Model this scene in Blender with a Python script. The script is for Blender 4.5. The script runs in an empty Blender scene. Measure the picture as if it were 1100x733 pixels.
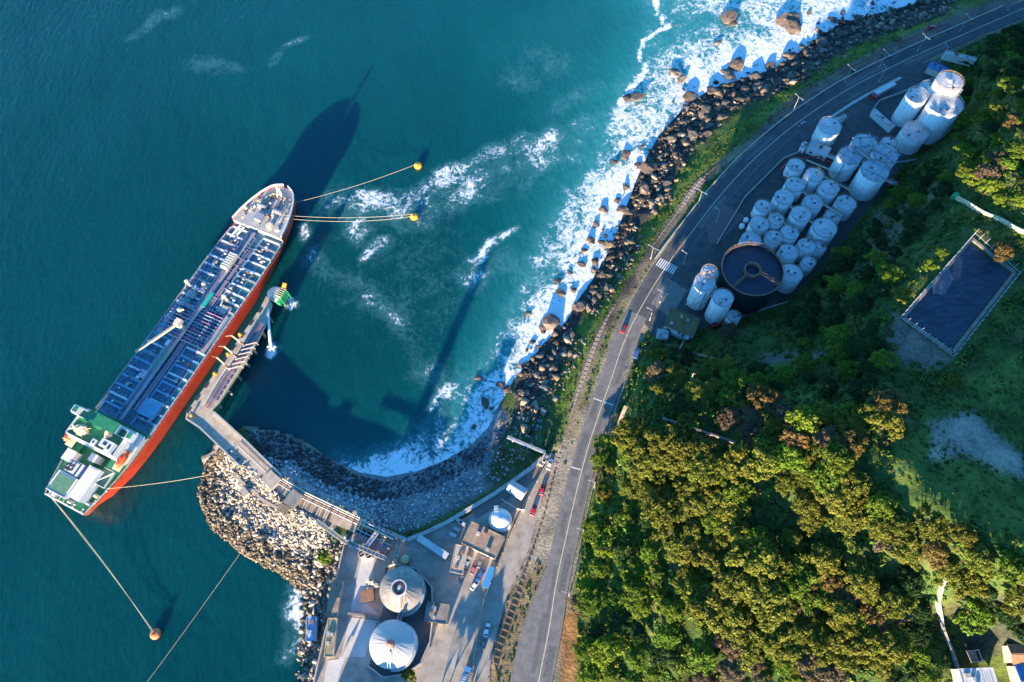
import bpy, bmesh, math, random
import numpy as np
from mathutils import Matrix, Vector

random.seed(7); rr = random.Random(5)
rng = np.random.default_rng(11)
SC = bpy.context.scene
COL = SC.collection
R_ = math.radians

# ------------------------------------------------------------------ camera
F, H = 743.0, 275.0                      # focal length (px of a 1100 px wide picture), flying height in metres
_d = np.array([(590 - 550) / F, -(713 - 366.5) / F, -1.0]); _d /= np.linalg.norm(_d)
_u = -_d
_x = np.array([1.0, 0, 0]); _x = _x - _u * _x.dot(_u); _x /= np.linalg.norm(_x)
_y = np.cross(_u, _x)
RC = np.array([_x, _y, _u])              # camera axes -> world
cam_d = bpy.data.cameras.new("camera"); cam = bpy.data.objects.new("camera", cam_d); COL.objects.link(cam)
cam.matrix_world = Matrix([list(RC[0]) + [0], list(RC[1]) + [0], list(RC[2]) + [H], [0, 0, 0, 1]])
cam_d.sensor_width = 36; cam_d.lens = F / 1100 * 36; cam_d.clip_start = 1; cam_d.clip_end = 60000
SC.camera = cam

# ------------------------------------------------------------------ world, sun, exposure
SHD = np.array([0.34, 0.94]); SHD /= np.linalg.norm(SHD)     # ground direction in which shadows fall
ELEV = R_(10.0)
w = bpy.data.worlds.new("World"); SC.world = w; w.use_nodes = True
nt = w.node_tree; nt.nodes.clear()
sky = nt.nodes.new("ShaderNodeTexSky"); sky.sky_type = 'NISHITA'; sky.sun_disc = False
sky.sun_elevation = ELEV; sky.sun_rotation = math.atan2(-SHD[0], -SHD[1]) % (2 * math.pi)
sky.altitude = 0; sky.air_density = 1.0; sky.dust_density = 0.0; sky.ozone_density = 6.0
bg = nt.nodes.new("ShaderNodeBackground"); bg.inputs[1].default_value = 0.128
out = nt.nodes.new("ShaderNodeOutputWorld")
tint = nt.nodes.new("ShaderNodeMixRGB"); tint.blend_type = 'MULTIPLY'; tint.inputs[0].default_value = 1.0; tint.inputs[2].default_value = (0.72, 1.06, 1.06, 1)   # blue-green tint added to the sky light, to colour the shade
nt.links.new(sky.outputs[0], tint.inputs[1]); nt.links.new(tint.outputs[0], bg.inputs[0]); nt.links.new(bg.outputs[0], out.inputs[0])
sun_d = bpy.data.lights.new("sun", 'SUN'); sun_d.energy = 5.0; sun_d.angle = R_(0.5); sun_d.color = (1.0, 0.80, 0.56)
sun = bpy.data.objects.new("sun", sun_d); COL.objects.link(sun)
_sd = Vector((SHD[0] * math.cos(ELEV), SHD[1] * math.cos(ELEV), -math.sin(ELEV)))
sun.rotation_euler = _sd.to_track_quat('-Z', 'Y').to_euler()
vs = SC.view_settings
vs.view_transform = 'Standard'; vs.look = 'None'; vs.gamma = 1.0; vs.use_curve_mapping = False
vs.exposure = 2.2
SC.cycles.max_bounces = 5; SC.cycles.diffuse_bounces = 2; SC.cycles.glossy_bounces = 2
SC.cycles.transparent_max_bounces = 6; SC.cycles.use_denoising = True

# ------------------------------------------------------------------ measuring: picture point + height -> world point
def G(px, py, z=0.0):
    c = np.array([(px - 550) / F, (366.5 - py) / F, -1.0]); v = RC @ c
    t = (H - z) / -v[2]
    return Vector((v[0] * t, v[1] * t, z))
def proj(X, Y, Z):
    D = np.stack([X, Y, np.asarray(Z) - H], -1) @ RC
    return 550 + F * D[..., 0] / -D[..., 2], 366.5 - F * D[..., 1] / -D[..., 2]
def GL(pts, z): return [G(p[0], p[1], p[2] if len(p) > 2 else z) for p in pts]

# ------------------------------------------------------------------ materials
def ramp_node(t, stops, inp, mode='LINEAR'):
    r = t.nodes.new("ShaderNodeValToRGB"); r.color_ramp.interpolation = mode
    e = r.color_ramp.elements
    while len(e) < len(stops): e.new(0.5)
    for i, (p, c) in enumerate(stops):
        e[i].position = p; e[i].color = (*c, 1) if len(c) == 3 else c
    if inp is not None: t.links.new(inp, r.inputs[0])
    return r
def noise_node(t, scale, detail=4, rough=0.55, vec=None, dist=0.0):
    n = t.nodes.new("ShaderNodeTexNoise"); n.inputs["Scale"].default_value = scale
    n.inputs["Detail"].default_value = detail; n.inputs["Roughness"].default_value = rough
    n.inputs["Distortion"].default_value = dist
    if vec is not None: t.links.new(vec, n.inputs["Vector"])
    return n
MATS = {}
def mat(name, col, rough=0.6, metal=0.0, var=0.25, scale=1.2, bump=0.0, tint=None, objvar=0.0, emit=None, spec=None, trans=None):
    """base colour with world-scale wear, optional per-object variation"""
    if name in MATS: return MATS[name]
    m = bpy.data.materials.new(name); m.use_nodes = True; t = m.node_tree
    b = t.nodes["Principled BSDF"]
    b.inputs["Roughness"].default_value = rough; b.inputs["Metallic"].default_value = metal
    if spec is not None: b.inputs["Specular IOR Level"].default_value = spec
    geo = t.nodes.new("ShaderNodeNewGeometry")
    n = noise_node(t, scale, 6, 0.65, geo.outputs["Position"])
    c0 = [max(0, x * (1 - var)) for x in col]; c1 = [min(1, x * (1 + var)) for x in col]
    if tint: c0 = [a * (1 - 0.5) + b_ * 0.5 for a, b_ in zip(c0, tint)]
    r = ramp_node(t, [(0.3, c0), (0.5, col), (0.72, c1)], n.outputs["Fac"])
    src = r.outputs[0]
    if objvar > 0:
        oi = t.nodes.new("ShaderNodeObjectInfo")
        hs = t.nodes.new("ShaderNodeHueSaturation")
        mr = t.nodes.new("ShaderNodeMapRange"); mr.inputs[3].default_value = 1 - objvar; mr.inputs[4].default_value = 1 + objvar
        t.links.new(oi.outputs["Random"], mr.inputs[0]); t.links.new(mr.outputs[0], hs.inputs["Value"])
        mh = t.nodes.new("ShaderNodeMapRange"); mh.inputs[3].default_value = 0.5 - objvar * 0.07; mh.inputs[4].default_value = 0.5 + objvar * 0.05
        fr = t.nodes.new("ShaderNodeMath"); fr.operation = 'FRACT'
        mu = t.nodes.new("ShaderNodeMath"); mu.operation = 'MULTIPLY'; mu.inputs[1].default_value = 7.31
        t.links.new(oi.outputs["Random"], mu.inputs[0]); t.links.new(mu.outputs[0], fr.inputs[0]); t.links.new(fr.outputs[0], mh.inputs[0])
        t.links.new(mh.outputs[0], hs.inputs["Hue"]); t.links.new(src, hs.inputs["Color"]); src = hs.outputs[0]
    t.links.new(src, b.inputs["Base Color"])
    if bump > 0:
        n2 = noise_node(t, scale * 4, 5, 0.6, geo.outputs["Position"])
        bp = t.nodes.new("ShaderNodeBump"); bp.inputs["Strength"].default_value = bump; bp.inputs["Distance"].default_value = 0.3
        t.links.new(n2.outputs["Fac"], bp.inputs["Height"]); t.links.new(bp.outputs[0], b.inputs["Normal"])
    MATS[name] = m
    return m

# ------------------------------------------------------------------ mesh builder
class MB:
    def __init__(s): s.v = []; s.f = []
    def add(s, vs, fs):
        o = len(s.v); s.v += [tuple(p) for p in vs]; s.f += [tuple(i + o for i in f) for f in fs]; return s
    def box(s, c, size, rz=0.0, taper=1.0, rx=0.0):
        x, y, z = size[0] / 2, size[1] / 2, size[2] / 2
        pts = []
        M = Matrix.Rotation(rz, 3, 'Z') @ Matrix.Rotation(rx, 3, 'X')
        for k, (sx, sy, sz) in enumerate([(-1,-1,-1),(1,-1,-1),(1,1,-1),(-1,1,-1),(-1,-1,1),(1,-1,1),(1,1,1),(-1,1,1)]):
            tp = taper if sz > 0 else 1
            p = M @ Vector((sx * x * tp, sy * y * tp, sz * z)); pts.append((p.x + c[0], p.y + c[1], p.z + c[2]))
        return s.add(pts, [(3,2,1,0),(4,5,6,7),(0,1,5,4),(1,2,6,5),(2,3,7,6),(3,0,4,7)])
    def beam(s, a, b, wdt, hgt):
        a = Vector(a); b = Vector(b); d = b - a; L = d.length
        if L < 1e-6: return s
        q = d.to_track_quat('Y', 'Z').to_matrix()
        pts = []
        for (sx, sy, sz) in [(-1,0,-1),(1,0,-1),(1,1,-1),(-1,1,-1),(-1,0,1),(1,0,1),(1,1,1),(-1,1,1)]:
            p = a + q @ Vector((sx * wdt / 2, sy * L, sz * hgt / 2)); pts.append(tuple(p))
        return s.add(pts, [(3,2,1,0),(4,5,6,7),(0,1,5,4),(1,2,6,5),(2,3,7,6),(3,0,4,7)])
    def cyl(s, a, b, r0, r1=None, n=12, caps=True):
        r1 = r0 if r1 is None else r1
        a = Vector(a); b = Vector(b); q = (b - a).to_track_quat('Z', 'Y').to_matrix()
        pts = []
        for P, r in ((a, r0), (b, r1)):
            for i in range(n):
                t = 2 * math.pi * i / n; pts.append(tuple(P + q @ Vector((r * math.cos(t), r * math.sin(t), 0))))
        fs = [(i, (i + 1) % n, n + (i + 1) % n, n + i) for i in range(n)]
        if caps: fs += [tuple(range(n - 1, -1, -1)), tuple(range(n, 2 * n))]
        return s.add(pts, fs)
    def tube(s, pts, r, n=6):
        for a, b in zip(pts[:-1], pts[1:]): s.cyl(a, b, r, r, n)
        return s
    def lathe(s, prof, n=24, c=(0, 0, 0), close=False):
        pts = []; m = len(prof)
        for (r, z) in prof:
            for i in range(n):
                t = 2 * math.pi * i / n; pts.append((c[0] + r * math.cos(t), c[1] + r * math.sin(t), c[2] + z))
        fs = []
        for k in range(m - 1):
            for i in range(n): fs.append((k*n+i, k*n+(i+1)%n, (k+1)*n+(i+1)%n, (k+1)*n+i))
        if prof[-1][0] > 1e-4: fs.append(tuple(range((m-1)*n, m*n)))
        return s.add(pts, fs)
    def ring(s, c, r0, r1, z0, z1, n=24):
        return s.lathe([(r0, z0), (r1, z0), (r1, z1), (r0, z1), (r0, z0 + 0.001)], n, c) if False else s._ring(c, r0, r1, z0, z1, n)
    def _ring(s, c, r0, r1, z0, z1, n):
        pts = []
        for (r, z) in ((r0, z0), (r1, z0), (r1, z1), (r0, z1)):
            for i in range(n):
                t = 2 * math.pi * i / n; pts.append((c[0] + r * math.cos(t), c[1] + r * math.sin(t), c[2] + z))
        fs = []
        for k in range(4):
            for i in range(n): fs.append((k*n+i, k*n+(i+1)%n, ((k+1)%4)*n+(i+1)%n, ((k+1)%4)*n+i))
        return s.add(pts, fs)
    def prism(s, poly, z0, z1):
        n = len(poly)
        A = sum(poly[i][0]*poly[(i+1)%n][1]-poly[(i+1)%n][0]*poly[i][1] for i in range(n))
        if A < 0: poly = poly[::-1]
        pts = [(p[0], p[1], z0) for p in poly] + [(p[0], p[1], z1) for p in poly]
        return s.add(pts, [tuple(range(n-1,-1,-1)), tuple(range(n,2*n))] + [(i,(i+1)%n,n+(i+1)%n,n+i) for i in range(n)])
    def build(s, name, m, parent=None, smooth=False, loc=None, rz=None):
        me = bpy.data.meshes.new(name); me.from_pydata(s.v, [], s.f); me.update()
        if smooth: me.polygons.foreach_set("use_smooth", [True] * len(me.polygons))
        if m is not None: me.materials.append(m)
        return link(name, me, parent, loc, rz)
def link(name, me, parent=None, loc=None, rz=None):
    o = bpy.data.objects.new(name, me); COL.objects.link(o)
    if parent is not None: o.parent = parent
    if loc is not None: o.location = loc
    if rz is not None: o.rotation_euler = (0, 0, rz)
    return o
def tag(o, label, cat, group=None):
    o["label"] = label; o["category"] = cat
    if group: o["group"] = group
    return o
def thing(name, label, cat, loc=(0, 0, 0), rz=0.0, group=None):
    o = bpy.data.objects.new(name, None); COL.objects.link(o); o.empty_display_size = 0.5
    o.location = loc; o.rotation_euler = (0, 0, rz)
    return tag(o, label, cat, group)
def struct(o, label=None):
    o["kind"] = "structure"
    if label: o["label"] = label
    return o
def copy_tree(root, loc, rz, label=None, group=None):
    def rec(o, parent):
        c = o.copy(); COL.objects.link(c)
        if parent is not None: c.parent = parent; c.matrix_parent_inverse = o.matrix_parent_inverse
        for ch in kids[o.name]: rec(ch, c)
        return c
    kids = {}
    def walk(o):
        kids[o.name] = list(o.children)
        for ch in kids[o.name]: walk(ch)
    walk(root)
    r = rec(root, None); r.location = loc; r.rotation_euler = (0, 0, rz)
    if label: r["label"] = label
    if group: r["group"] = group
    return r

# ------------------------------------------------------------------ 2-D helpers (numpy)
def seg_dist(X, Y, poly, closed=False):
    P = np.array([(p[0], p[1]) for p in poly], float); Q = np.roll(P, -1, 0)
    if not closed: P, Q = P[:-1], Q[:-1]
    best = np.full(X.shape, 1e18); tbest = np.zeros(X.shape); ibest = np.zeros(X.shape, int)
    for i, (a, b) in enumerate(zip(P, Q)):
        d = b - a; L2 = d.dot(d) + 1e-12
        t = np.clip(((X - a[0]) * d[0] + (Y - a[1]) * d[1]) / L2, 0, 1)
        dd = (X - a[0] - t * d[0])**2 + (Y - a[1] - t * d[1])**2
        m = dd < best; best = np.where(m, dd, best); tbest = np.where(m, t, tbest); ibest = np.where(m, i, ibest)
    return np.sqrt(best), ibest + tbest
def inside(X, Y, poly):
    r = np.zeros(X.shape, bool); n = len(poly); j = n - 1
    for i in range(n):
        xi, yi = poly[i][0], poly[i][1]; xj, yj = poly[j][0], poly[j][1]
        c = ((yi > Y) != (yj > Y)) & (X < (xj - xi) * (Y - yi) / (yj - yi + 1e-12) + xi)
        r ^= c; j = i
    return r
def sdist(X, Y, poly):
    d, _ = seg_dist(X, Y, poly, True); return np.where(inside(X, Y, poly), d, -d)
def sstep(a, b, x):
    t = np.clip((x - a) / (b - a), 0, 1); return t * t * (3 - 2 * t)
def _hash(ix, iy, s):
    n = np.sin(ix * 127.1 + iy * 311.7 + s * 74.7) * 43758.5453; return n - np.floor(n)
def vnoise(X, Y, s=0):
    ix, iy = np.floor(X), np.floor(Y); fx, fy = X - ix, Y - iy
    fx = fx * fx * (3 - 2 * fx); fy = fy * fy * (3 - 2 * fy)
    a, b = _hash(ix, iy, s), _hash(ix + 1, iy, s); c, d = _hash(ix, iy + 1, s), _hash(ix + 1, iy + 1, s)
    return a + (b - a) * fx + (c - a) * fy + (a - b - c + d) * fx * fy
def fbm(X, Y, o=4, s=0):
    r = 0; a = 0.5
    for k in range(o): r = r + a * vnoise(X * 2**k, Y * 2**k, s + k); a *= 0.5
    return r
# ================================================================== the setting: coast, hill, sea
ROAD_PX = [(563,820),(572,770),(580,725),(590,675),(600,614),(625,505),(641,452),(655,412),(671,366),(690,328),(716,286),(745,247),(773,211),(808,173),(850,137),(884,113),(918,92),(964,69),(1010,48),(1100,9),(1180,-25)]
RAIL_PX = [(515,790),(535,700),(560,630),(585,560),(600,500),(612,467),(628,407),(648,355),(674,314),(707,262),(730,230),(750,198),(790,165),(830,136),(880,95),(940,60),(1000,33),(1080,0),(1140,-30)]
SHORE_PX = [(1240,-160),(1060,-60),(1000,-20),(985,5),(945,15),(905,25),(880,40),(855,60),(830,75),(800,85),(770,95),(745,110),(730,125),(712,145),(700,165),(688,190),(678,215),(668,240),(660,260),(650,280),(635,305),(620,325),(610,345),(590,365),(572,385),(552,410),(535,440),(525,460),(505,480),(480,495),(450,508),(415,516),(385,512),(360,500),(335,485),(310,475),(285,470),(266,468),(250,474),(240,483),(222,500),(216,530),(225,560),(260,590),(300,610),(320,620),(329,640),(327,680),(325,733),(318,800),(290,900)]
Z_ROAD, Z_RAIL, Z_YARD, Z_FARM, Z_POND = 7.0, 6.2, 5.0, 7.0, 40.0
def spline(pts, step):
    """Catmull-Rom resample of 2-D/3-D points"""
    P = [np.array(p, float) for p in pts]; P = [2*P[0]-P[1]] + P + [2*P[-1]-P[-2]]
    o = []
    for i in range(1, len(P) - 2):
        n = max(1, int(np.linalg.norm(P[i+1] - P[i]) / step))
        for k in range(n):
            t = k / n
            o.append(0.5*((2*P[i])+(-P[i-1]+P[i+1])*t+(2*P[i-1]-5*P[i]+4*P[i+1]-P[i+2])*t*t+(-P[i-1]+3*P[i]-3*P[i+1]+P[i+2])*t**3))
    o.append(P[-2]); return o
ROAD = spline([tuple(G(x, y, Z_ROAD))[:2] for x, y in ROAD_PX], 4)
RAIL = spline([tuple(G(x, y, Z_RAIL))[:2] for x, y in RAIL_PX], 4)
SHORE = [tuple(G(x, y, 0))[:2] for x, y in SHORE_PX]
LAND = SHORE + [(-60, -400), (900, -400), (1500, 300), (1500, 900), (700, 900)]
YARD_PX = [(338,790),(338,733),(354,660),(371,582),(383,570),(398,565),(437,580),(500,556),(540,530),(575,500),(592,487),(604,492),(590,530),(572,580),(545,640),(528,700),(522,790)]
FARM_PX = [(690,345),(712,300),(745,258),(790,205),(835,160),(880,125),(940,92),(985,68),(1012,66),(1035,85),(1020,120),(985,160),(955,195),(925,230),(890,275),(860,310),(815,335),(790,345),(755,352),(728,362),(704,362)]
POND_PX = [(1045,253),(1093,294),(1022,382),(967,342)]
YARD = [tuple(G(x, y, Z_YARD))[:2] for x, y in YARD_PX]
FARM = [tuple(G(x, y, Z_FARM))[:2] for x, y in FARM_PX]
POND = [tuple(G(x, y, Z_POND))[:2] for x, y in POND_PX]
MOLE = [tuple(G(x, y, 5))[:2] for x, y in [(252,466),(285,500),(318,530),(360,552),(400,570)]]
CTRL = [(450,530,3),(400,540,3.5),(350,520,3),(500,520,3),(540,490,3),(480,560,5),(540,530,5),(430,590,5),(400,650,5),(480,650,5),(530,690,6),(350,700,5),(560,580,6),(400,780,5),(330,800,5),(300,570,3),(330,590,3),(260,540,2.5),
 (560,440,3),(600,400,4),(640,320,4),(690,240,4),(730,180,4),(800,120,4),(880,60,4),(950,30,4),
 (720,330,7),(760,290,7),(800,220,7),(850,180,7),(900,130,7),(960,100,7),(1000,75,7),(830,300,7),(880,260,7),(930,200,7),(960,160,7),(1000,130,7.5),
 (850,325,10),(900,280,15),(950,220,16),(1000,180,16),(1030,140,16),(1050,90,18),(1060,50,14),(1110,30,13),
 (700,390,14),(690,362,9),(750,372,11),(800,352,12),(715,420,26),(780,420,29),(850,400,29),(900,340,28),(960,300,36),(950,380,36),(1000,400,40),(1000,240,30),(1040,200,34),(1080,160,40),(1090,100,42),(1060,230,39),(1110,250,45),(1110,350,44),
 (650,470,9),(640,520,8),(690,470,21),(680,520,16),(660,580,12),(640,640,10),(630,700,9),(700,600,18),(700,680,15),(760,480,31),(760,560,27),(760,640,23),(760,720,20),(850,460,40),(850,540,36),(850,620,31),(850,710,26),(950,450,50),(950,540,49),(930,620,38),(950,710,32),(1010,540,54),(1060,590,58),(1095,620,60),(1040,650,36),(1070,690,33),(1095,730,30),(1020,720,31),(1000,480,47),(1060,480,44),(1110,450,46),(1110,540,48),
 (1250,100,60),(1250,300,56),(1250,500,60),(1250,680,55),(1250,860,40),(1050,900,24),(850,900,18),(700,900,10),(1300,-60,40),(1450,200,80),(1450,600,80),(600,900,7)]
for p in ROAD_PX: CTRL.append((*p, Z_ROAD))
for p in RAIL_PX: CTRL.append((*p, Z_RAIL))
for p in POND_PX + [(1030,318)]: CTRL.append((*p, Z_POND))
_c = np.array([tuple(G(*p)) for p in CTRL])
def _tps():
    n = len(_c); S = 100.0; P = _c[:, :2] / S
    d2 = ((P[:, None] - P[None])**2).sum(-1); K = 0.5 * d2 * np.log(d2 + 1e-12) + np.eye(n) * 2e-4
    A = np.zeros((n+3, n+3)); A[:n, :n] = K; A[:n, n] = 1; A[:n, n+1:] = P; A[n, :n] = 1; A[n+1:, :n] = P.T
    b = np.zeros(n+3); b[:n] = _c[:, 2]
    return np.linalg.solve(A, b), P, S
_wt, _Pt, _S = _tps()
def tps(X, Y):
    x, y = (X / _S).ravel(), (Y / _S).ravel(); o = _wt[-3] + _wt[-2] * x + _wt[-1] * y
    for i in range(len(_Pt)):
        d2 = (x - _Pt[i, 0])**2 + (y - _Pt[i, 1])**2; o = o + _wt[i] * 0.5 * d2 * np.log(d2 + 1e-12)
    return o.reshape(X.shape)
def terrain(X, Y, detail=True):
    X = np.asarray(X, float); Y = np.asarray(Y, float)
    Xc, Yc = np.clip(X, -160, 420), np.clip(Y, -70, 430)
    z = np.clip(tps(Xc, Yc), 0.5, 90)
    if detail:
        hilly = sstep(7.5, 14, z)
        z = z + hilly * ((fbm(X * 0.05, Y * 0.05, 4, 3) - 0.47) * 7 + (fbm(X * 0.16, Y * 0.16, 3, 8) - 0.44) * 2.2)
    sd = sdist(X, Y, LAND)
    rough = (fbm(X * 0.25, Y * 0.25, 4, 21) - 0.45) * 3.2 * sstep(0, 6, sd) * (1 - sstep(16, 30, sd)) if detail else 0
    zs = np.where(sd > 0, 0.3 + (z - 0.3) * sstep(0, 24, sd) + rough, np.maximum(-5, 0.28 * sd))
    zs = np.where((sd > 0) & (sd < 40), np.maximum(zs, 0.15), zs)
    # mole (breakwater) crest
    dm, tm = seg_dist(X, Y, MOLE); zm = 4.7 - np.clip(dm - 6, 0, 50) * 0.42
    zs = np.where(zm > zs, np.where(sd > -3, zm, zs), zs)
    # platforms
    for poly, zp, fe in ((YARD, Z_YARD - 0.25, 5), (FARM, Z_FARM - 0.25, 7), (POND, Z_POND - 0.5, 5)):
        s = sdist(X, Y, poly); zs = zs + (zp - zs) * sstep(-fe, 0, s)
    dr, _ = seg_dist(X, Y, RAIL); zs = zs + (Z_RAIL - 0.3 - zs) * (1 - sstep(3.5, 9, dr)) * np.where(sdist(X, Y, YARD) > -2, 0, 1)
    dr, _ = seg_dist(X, Y, ROAD); zs = zs + (Z_ROAD - 0.3 - zs) * (1 - sstep(7.5, 14, dr))
    return zs
def GT(px, py, lift=0.0):
    z = 10.0
    for _ in range(12):
        p = G(px, py, z); z = 0.5 * z + 0.5 * tz_grid(p.x, p.y)
    p = G(px, py, z); return Vector((p.x, p.y, z + lift))
def TZ(x, y): return float(tz_grid(x, y))

def axis(a, b, step, far):
    core = np.arange(a, b + step / 2, step); e = []; s = step; p = b
    while p < far: s *= 1.45; p += s; e.append(p)
    e2 = []; s = step; p = a
    while p > -far: s *= 1.45; p -= s; e2.append(p)
    return np.array(e2[::-1] + list(core) + e)
def grid_mesh(name, xs, ys, Z, m, keep=None):
    nx, ny = len(xs), len(ys); X, Y = np.meshgrid(xs, ys)
    V = np.stack([X, Y, Z], -1).reshape(-1, 3)
    i = np.arange(nx * ny).reshape(ny, nx)
    Fq = np.stack([i[:-1, :-1], i[:-1, 1:], i[1:, 1:], i[1:, :-1]], -1).reshape(-1, 4)
    if keep is not None:
        kq = keep.reshape(-1)[Fq].any(1); Fq = Fq[kq]
        used = np.zeros(len(V), bool); used[Fq.ravel()] = True; rem = np.cumsum(used) - 1
        V = V[used]; Fq = rem[Fq]
    else: used = np.ones(len(V), bool)
    me = bpy.data.meshes.new(name)
    me.vertices.add(len(V)); me.vertices.foreach_set("co", V.astype(np.float32).ravel())
    me.loops.add(Fq.size); me.loops.foreach_set("vertex_index", Fq.astype(np.int32).ravel())
    me.polygons.add(len(Fq)); me.polygons.foreach_set("loop_start", np.arange(0, Fq.size, 4, dtype=np.int32))
    me.update(calc_edges=True); me.polygons.foreach_set("use_smooth", np.ones(len(Fq), bool)); me.materials.append(m)
    return link(name, me), used
def fattr(me, name, vals):
    a = me.attributes.new(name, 'FLOAT', 'POINT'); a.data.foreach_set("value", np.asarray(vals, np.float32).ravel())
def cattr(me, name, vals):
    a = me.color_attributes.new(name, 'FLOAT_COLOR', 'POINT')
    v = np.concatenate([vals, np.ones((len(vals), 1))], 1); a.data.foreach_set("color", v.astype(np.float32).ravel())

# ---- land sheet
def land_material():
    m = bpy.data.materials.new("land"); m.use_nodes = True; t = m.node_tree; b = t.nodes["Principled BSDF"]
    b.inputs["Roughness"].default_value = 0.95; b.inputs["Specular IOR Level"].default_value = 0.15
    a = t.nodes.new("ShaderNodeAttribute"); a.attribute_name = "ground"
    g = t.nodes.new("ShaderNodeNewGeometry")
    n1 = noise_node(t, 0.9, 8, 0.7, g.outputs["Position"]); n2 = noise_node(t, 0.12, 5, 0.6, g.outputs["Position"])
    mx = t.nodes.new("ShaderNodeMath"); mx.operation = 'ADD'
    t.links.new(n1.outputs["Fac"], mx.inputs[0]); t.links.new(n2.outputs["Fac"], mx.inputs[1])
    r = ramp_node(t, [(0.36, (0.35, 0.35, 0.38)), (0.5, (0.95, 0.95, 0.95)), (0.66, (1.7, 1.65, 1.45))], None)
    h = t.nodes.new("ShaderNodeMath"); h.operation = 'MULTIPLY'; h.inputs[1].default_value = 0.5
    t.links.new(mx.outputs[0], h.inputs[0]); t.links.new(h.outputs[0], r.inputs[0])
    mm = t.nodes.new("ShaderNodeMixRGB"); mm.blend_type = 'MULTIPLY'; mm.inputs[0].default_value = 1
    t.links.new(a.outputs["Color"], mm.inputs[1]); t.links.new(r.outputs[0], mm.inputs[2]); t.links.new(mm.outputs[0], b.inputs["Base Color"])
    bp = t.nodes.new("ShaderNodeBump"); bp.inputs["Strength"].default_value = 0.9; bp.inputs["Distance"].default_value = 0.5
    t.links.new(n1.outputs["Fac"], bp.inputs["Height"]); t.links.new(bp.outputs[0], b.inputs["Normal"])
    return m
lx, ly = axis(-130, 330, 1.6, 3500), axis(-40, 375, 1.6, 3500)
LX, LY = np.meshgrid(lx, ly); LZ = terrain(LX, LY); LSD = sdist(LX, LY, LAND)
LPX, LPY = proj(LX, LY, LZ)
def tz_grid(x, y):
    i = min(max(np.searchsorted(lx, x) - 1, 0), len(lx) - 2); j = min(max(np.searchsorted(ly, y) - 1, 0), len(ly) - 2)
    a = (x - lx[i]) / (lx[i+1] - lx[i]); b = (y - ly[j]) / (ly[j+1] - ly[j])
    return float((LZ[j, i] * (1 - a) + LZ[j, i+1] * a) * (1 - b) + (LZ[j+1, i] * (1 - a) + LZ[j+1, i+1] * a) * b)
gcol = np.zeros(LX.shape + (3,))
def setc(mask, c):
    global gcol
    gcol = gcol * (1 - mask[..., None]) + np.array(c) * mask[..., None]
_nz = fbm(LX * 0.03, LY * 0.03, 4, 40); _nf = fbm(LX * 0.2, LY * 0.2, 3, 44)
gcol[:] = (0.06, 0.10, 0.025)
setc(sstep(0.5, 0.62, _nz) * 0.8, (0.075, 0.10, 0.022)); setc(sstep(0.56, 0.64, _nf) * 0.5, (0.12, 0.10, 0.05))
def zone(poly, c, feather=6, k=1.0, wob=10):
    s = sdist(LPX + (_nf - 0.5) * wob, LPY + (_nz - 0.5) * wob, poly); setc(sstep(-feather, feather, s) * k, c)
# grass and scrub on the coastal strip, dirt by the railway, shore rock, bay cobbles
_dr, _ = seg_dist(LX, LY, RAIL); _do, _ = seg_dist(LX, LY, ROAD)
setc((1 - sstep(1.6, 3.4, _dr + (_nf - 0.5) * 3)) * 0.9, (0.24, 0.18, 0.11))
setc((1 - sstep(5.3, 7.4, _do + (_nf - 0.5) * 2.0)) * 0.9, (0.29, 0.235, 0.165))
setc((1 - sstep(12, 21, LSD + (_nf - 0.5) * 14)) * (LX > -12), (0.055, 0.05, 0.045))
setc(sstep(2.0, 3.6, _dr + (_nf - .5) * 2) * (1 - sstep(9, 13, _dr + (_nf - .5) * 6)) * sstep(5.6, 7.5, _do) * (LPY < 505), (0.095, 0.145, 0.025))
zone([(262,460),(300,462),(360,490),(420,505),(480,485),(530,430),(570,470),(560,500),(500,540),(430,572),(360,552)], (0.20, 0.20, 0.20), 6)
zone([(545,455),(590,430),(600,470),(585,490),(540,520),(520,520),(530,480)], (0.05, 0.075, 0.03), 8)
zone([(216,480),(250,470),(300,520),(360,560),(352,600),(330,640),(300,620),(240,580),(210,540)], (0.33, 0.29, 0.24), 6)
zone([(800,150),(840,110),(900,75),(960,42),(1010,22),(1090,-10),(1090,10),(1010,40),(950,66),(890,103),(830,145)], (0.16, 0.115, 0.09), 5)   # earth track
zone([(605,470),(622,480),(612,560),(580,610),(545,640),(528,740),(500,740),(540,600),(590,490)], (0.30, 0.25, 0.18), 5)      # dirt lot
zone([(520,740),(545,640),(575,605),(590,610),(570,680),(556,740)], (0.20, 0.15, 0.085), 5)
zone([(602,655),(617,655),(622,700),(622,760),(602,760)], (0.30, 0.15, 0.06), 3)
zone([(955,330),(985,350),(1020,385),(1005,395),(965,385),(952,360)], (0.20, 0.17, 0.13), 8)
zone([(1000,455),(1045,440),(1060,460),(1100,490),(1100,515),(1040,490),(1000,495)], (0.33, 0.28, 0.22), 6)
zone([(820,380),(900,374),(960,385),(960,392),(900,383),(820,390)], (0.16, 0.14, 0.11), 4)
zone([(940,230),(1000,195),(1030,185),(1010,215),(960,265),(930,290)], (0.15, 0.12, 0.09), 10, 0.7, 30)
zone([(905,290),(950,262),(960,275),(920,300)], (0.15, 0.13, 0.10), 6, 0.7)
zone([(1035,400),(1100,380),(1100,560),(1080,590),(1030,560),(960,560),(950,500)], (0.085, 0.14, 0.03), 10, 0.8)
zone([(1000,455),(1045,440),(1060,460),(1100,490),(1100,515),(1040,490),(1000,495)], (0.33, 0.28, 0.22), 6)
zone([(690,600),(705,600),(712,680),(695,690)], (0.22, 0.16, 0.09), 8, 0.8)
zone([(1025,640),(1100,640),(1100,700),(1030,715)], (0.05, 0.05, 0.04), 6, 0.8)
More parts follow.
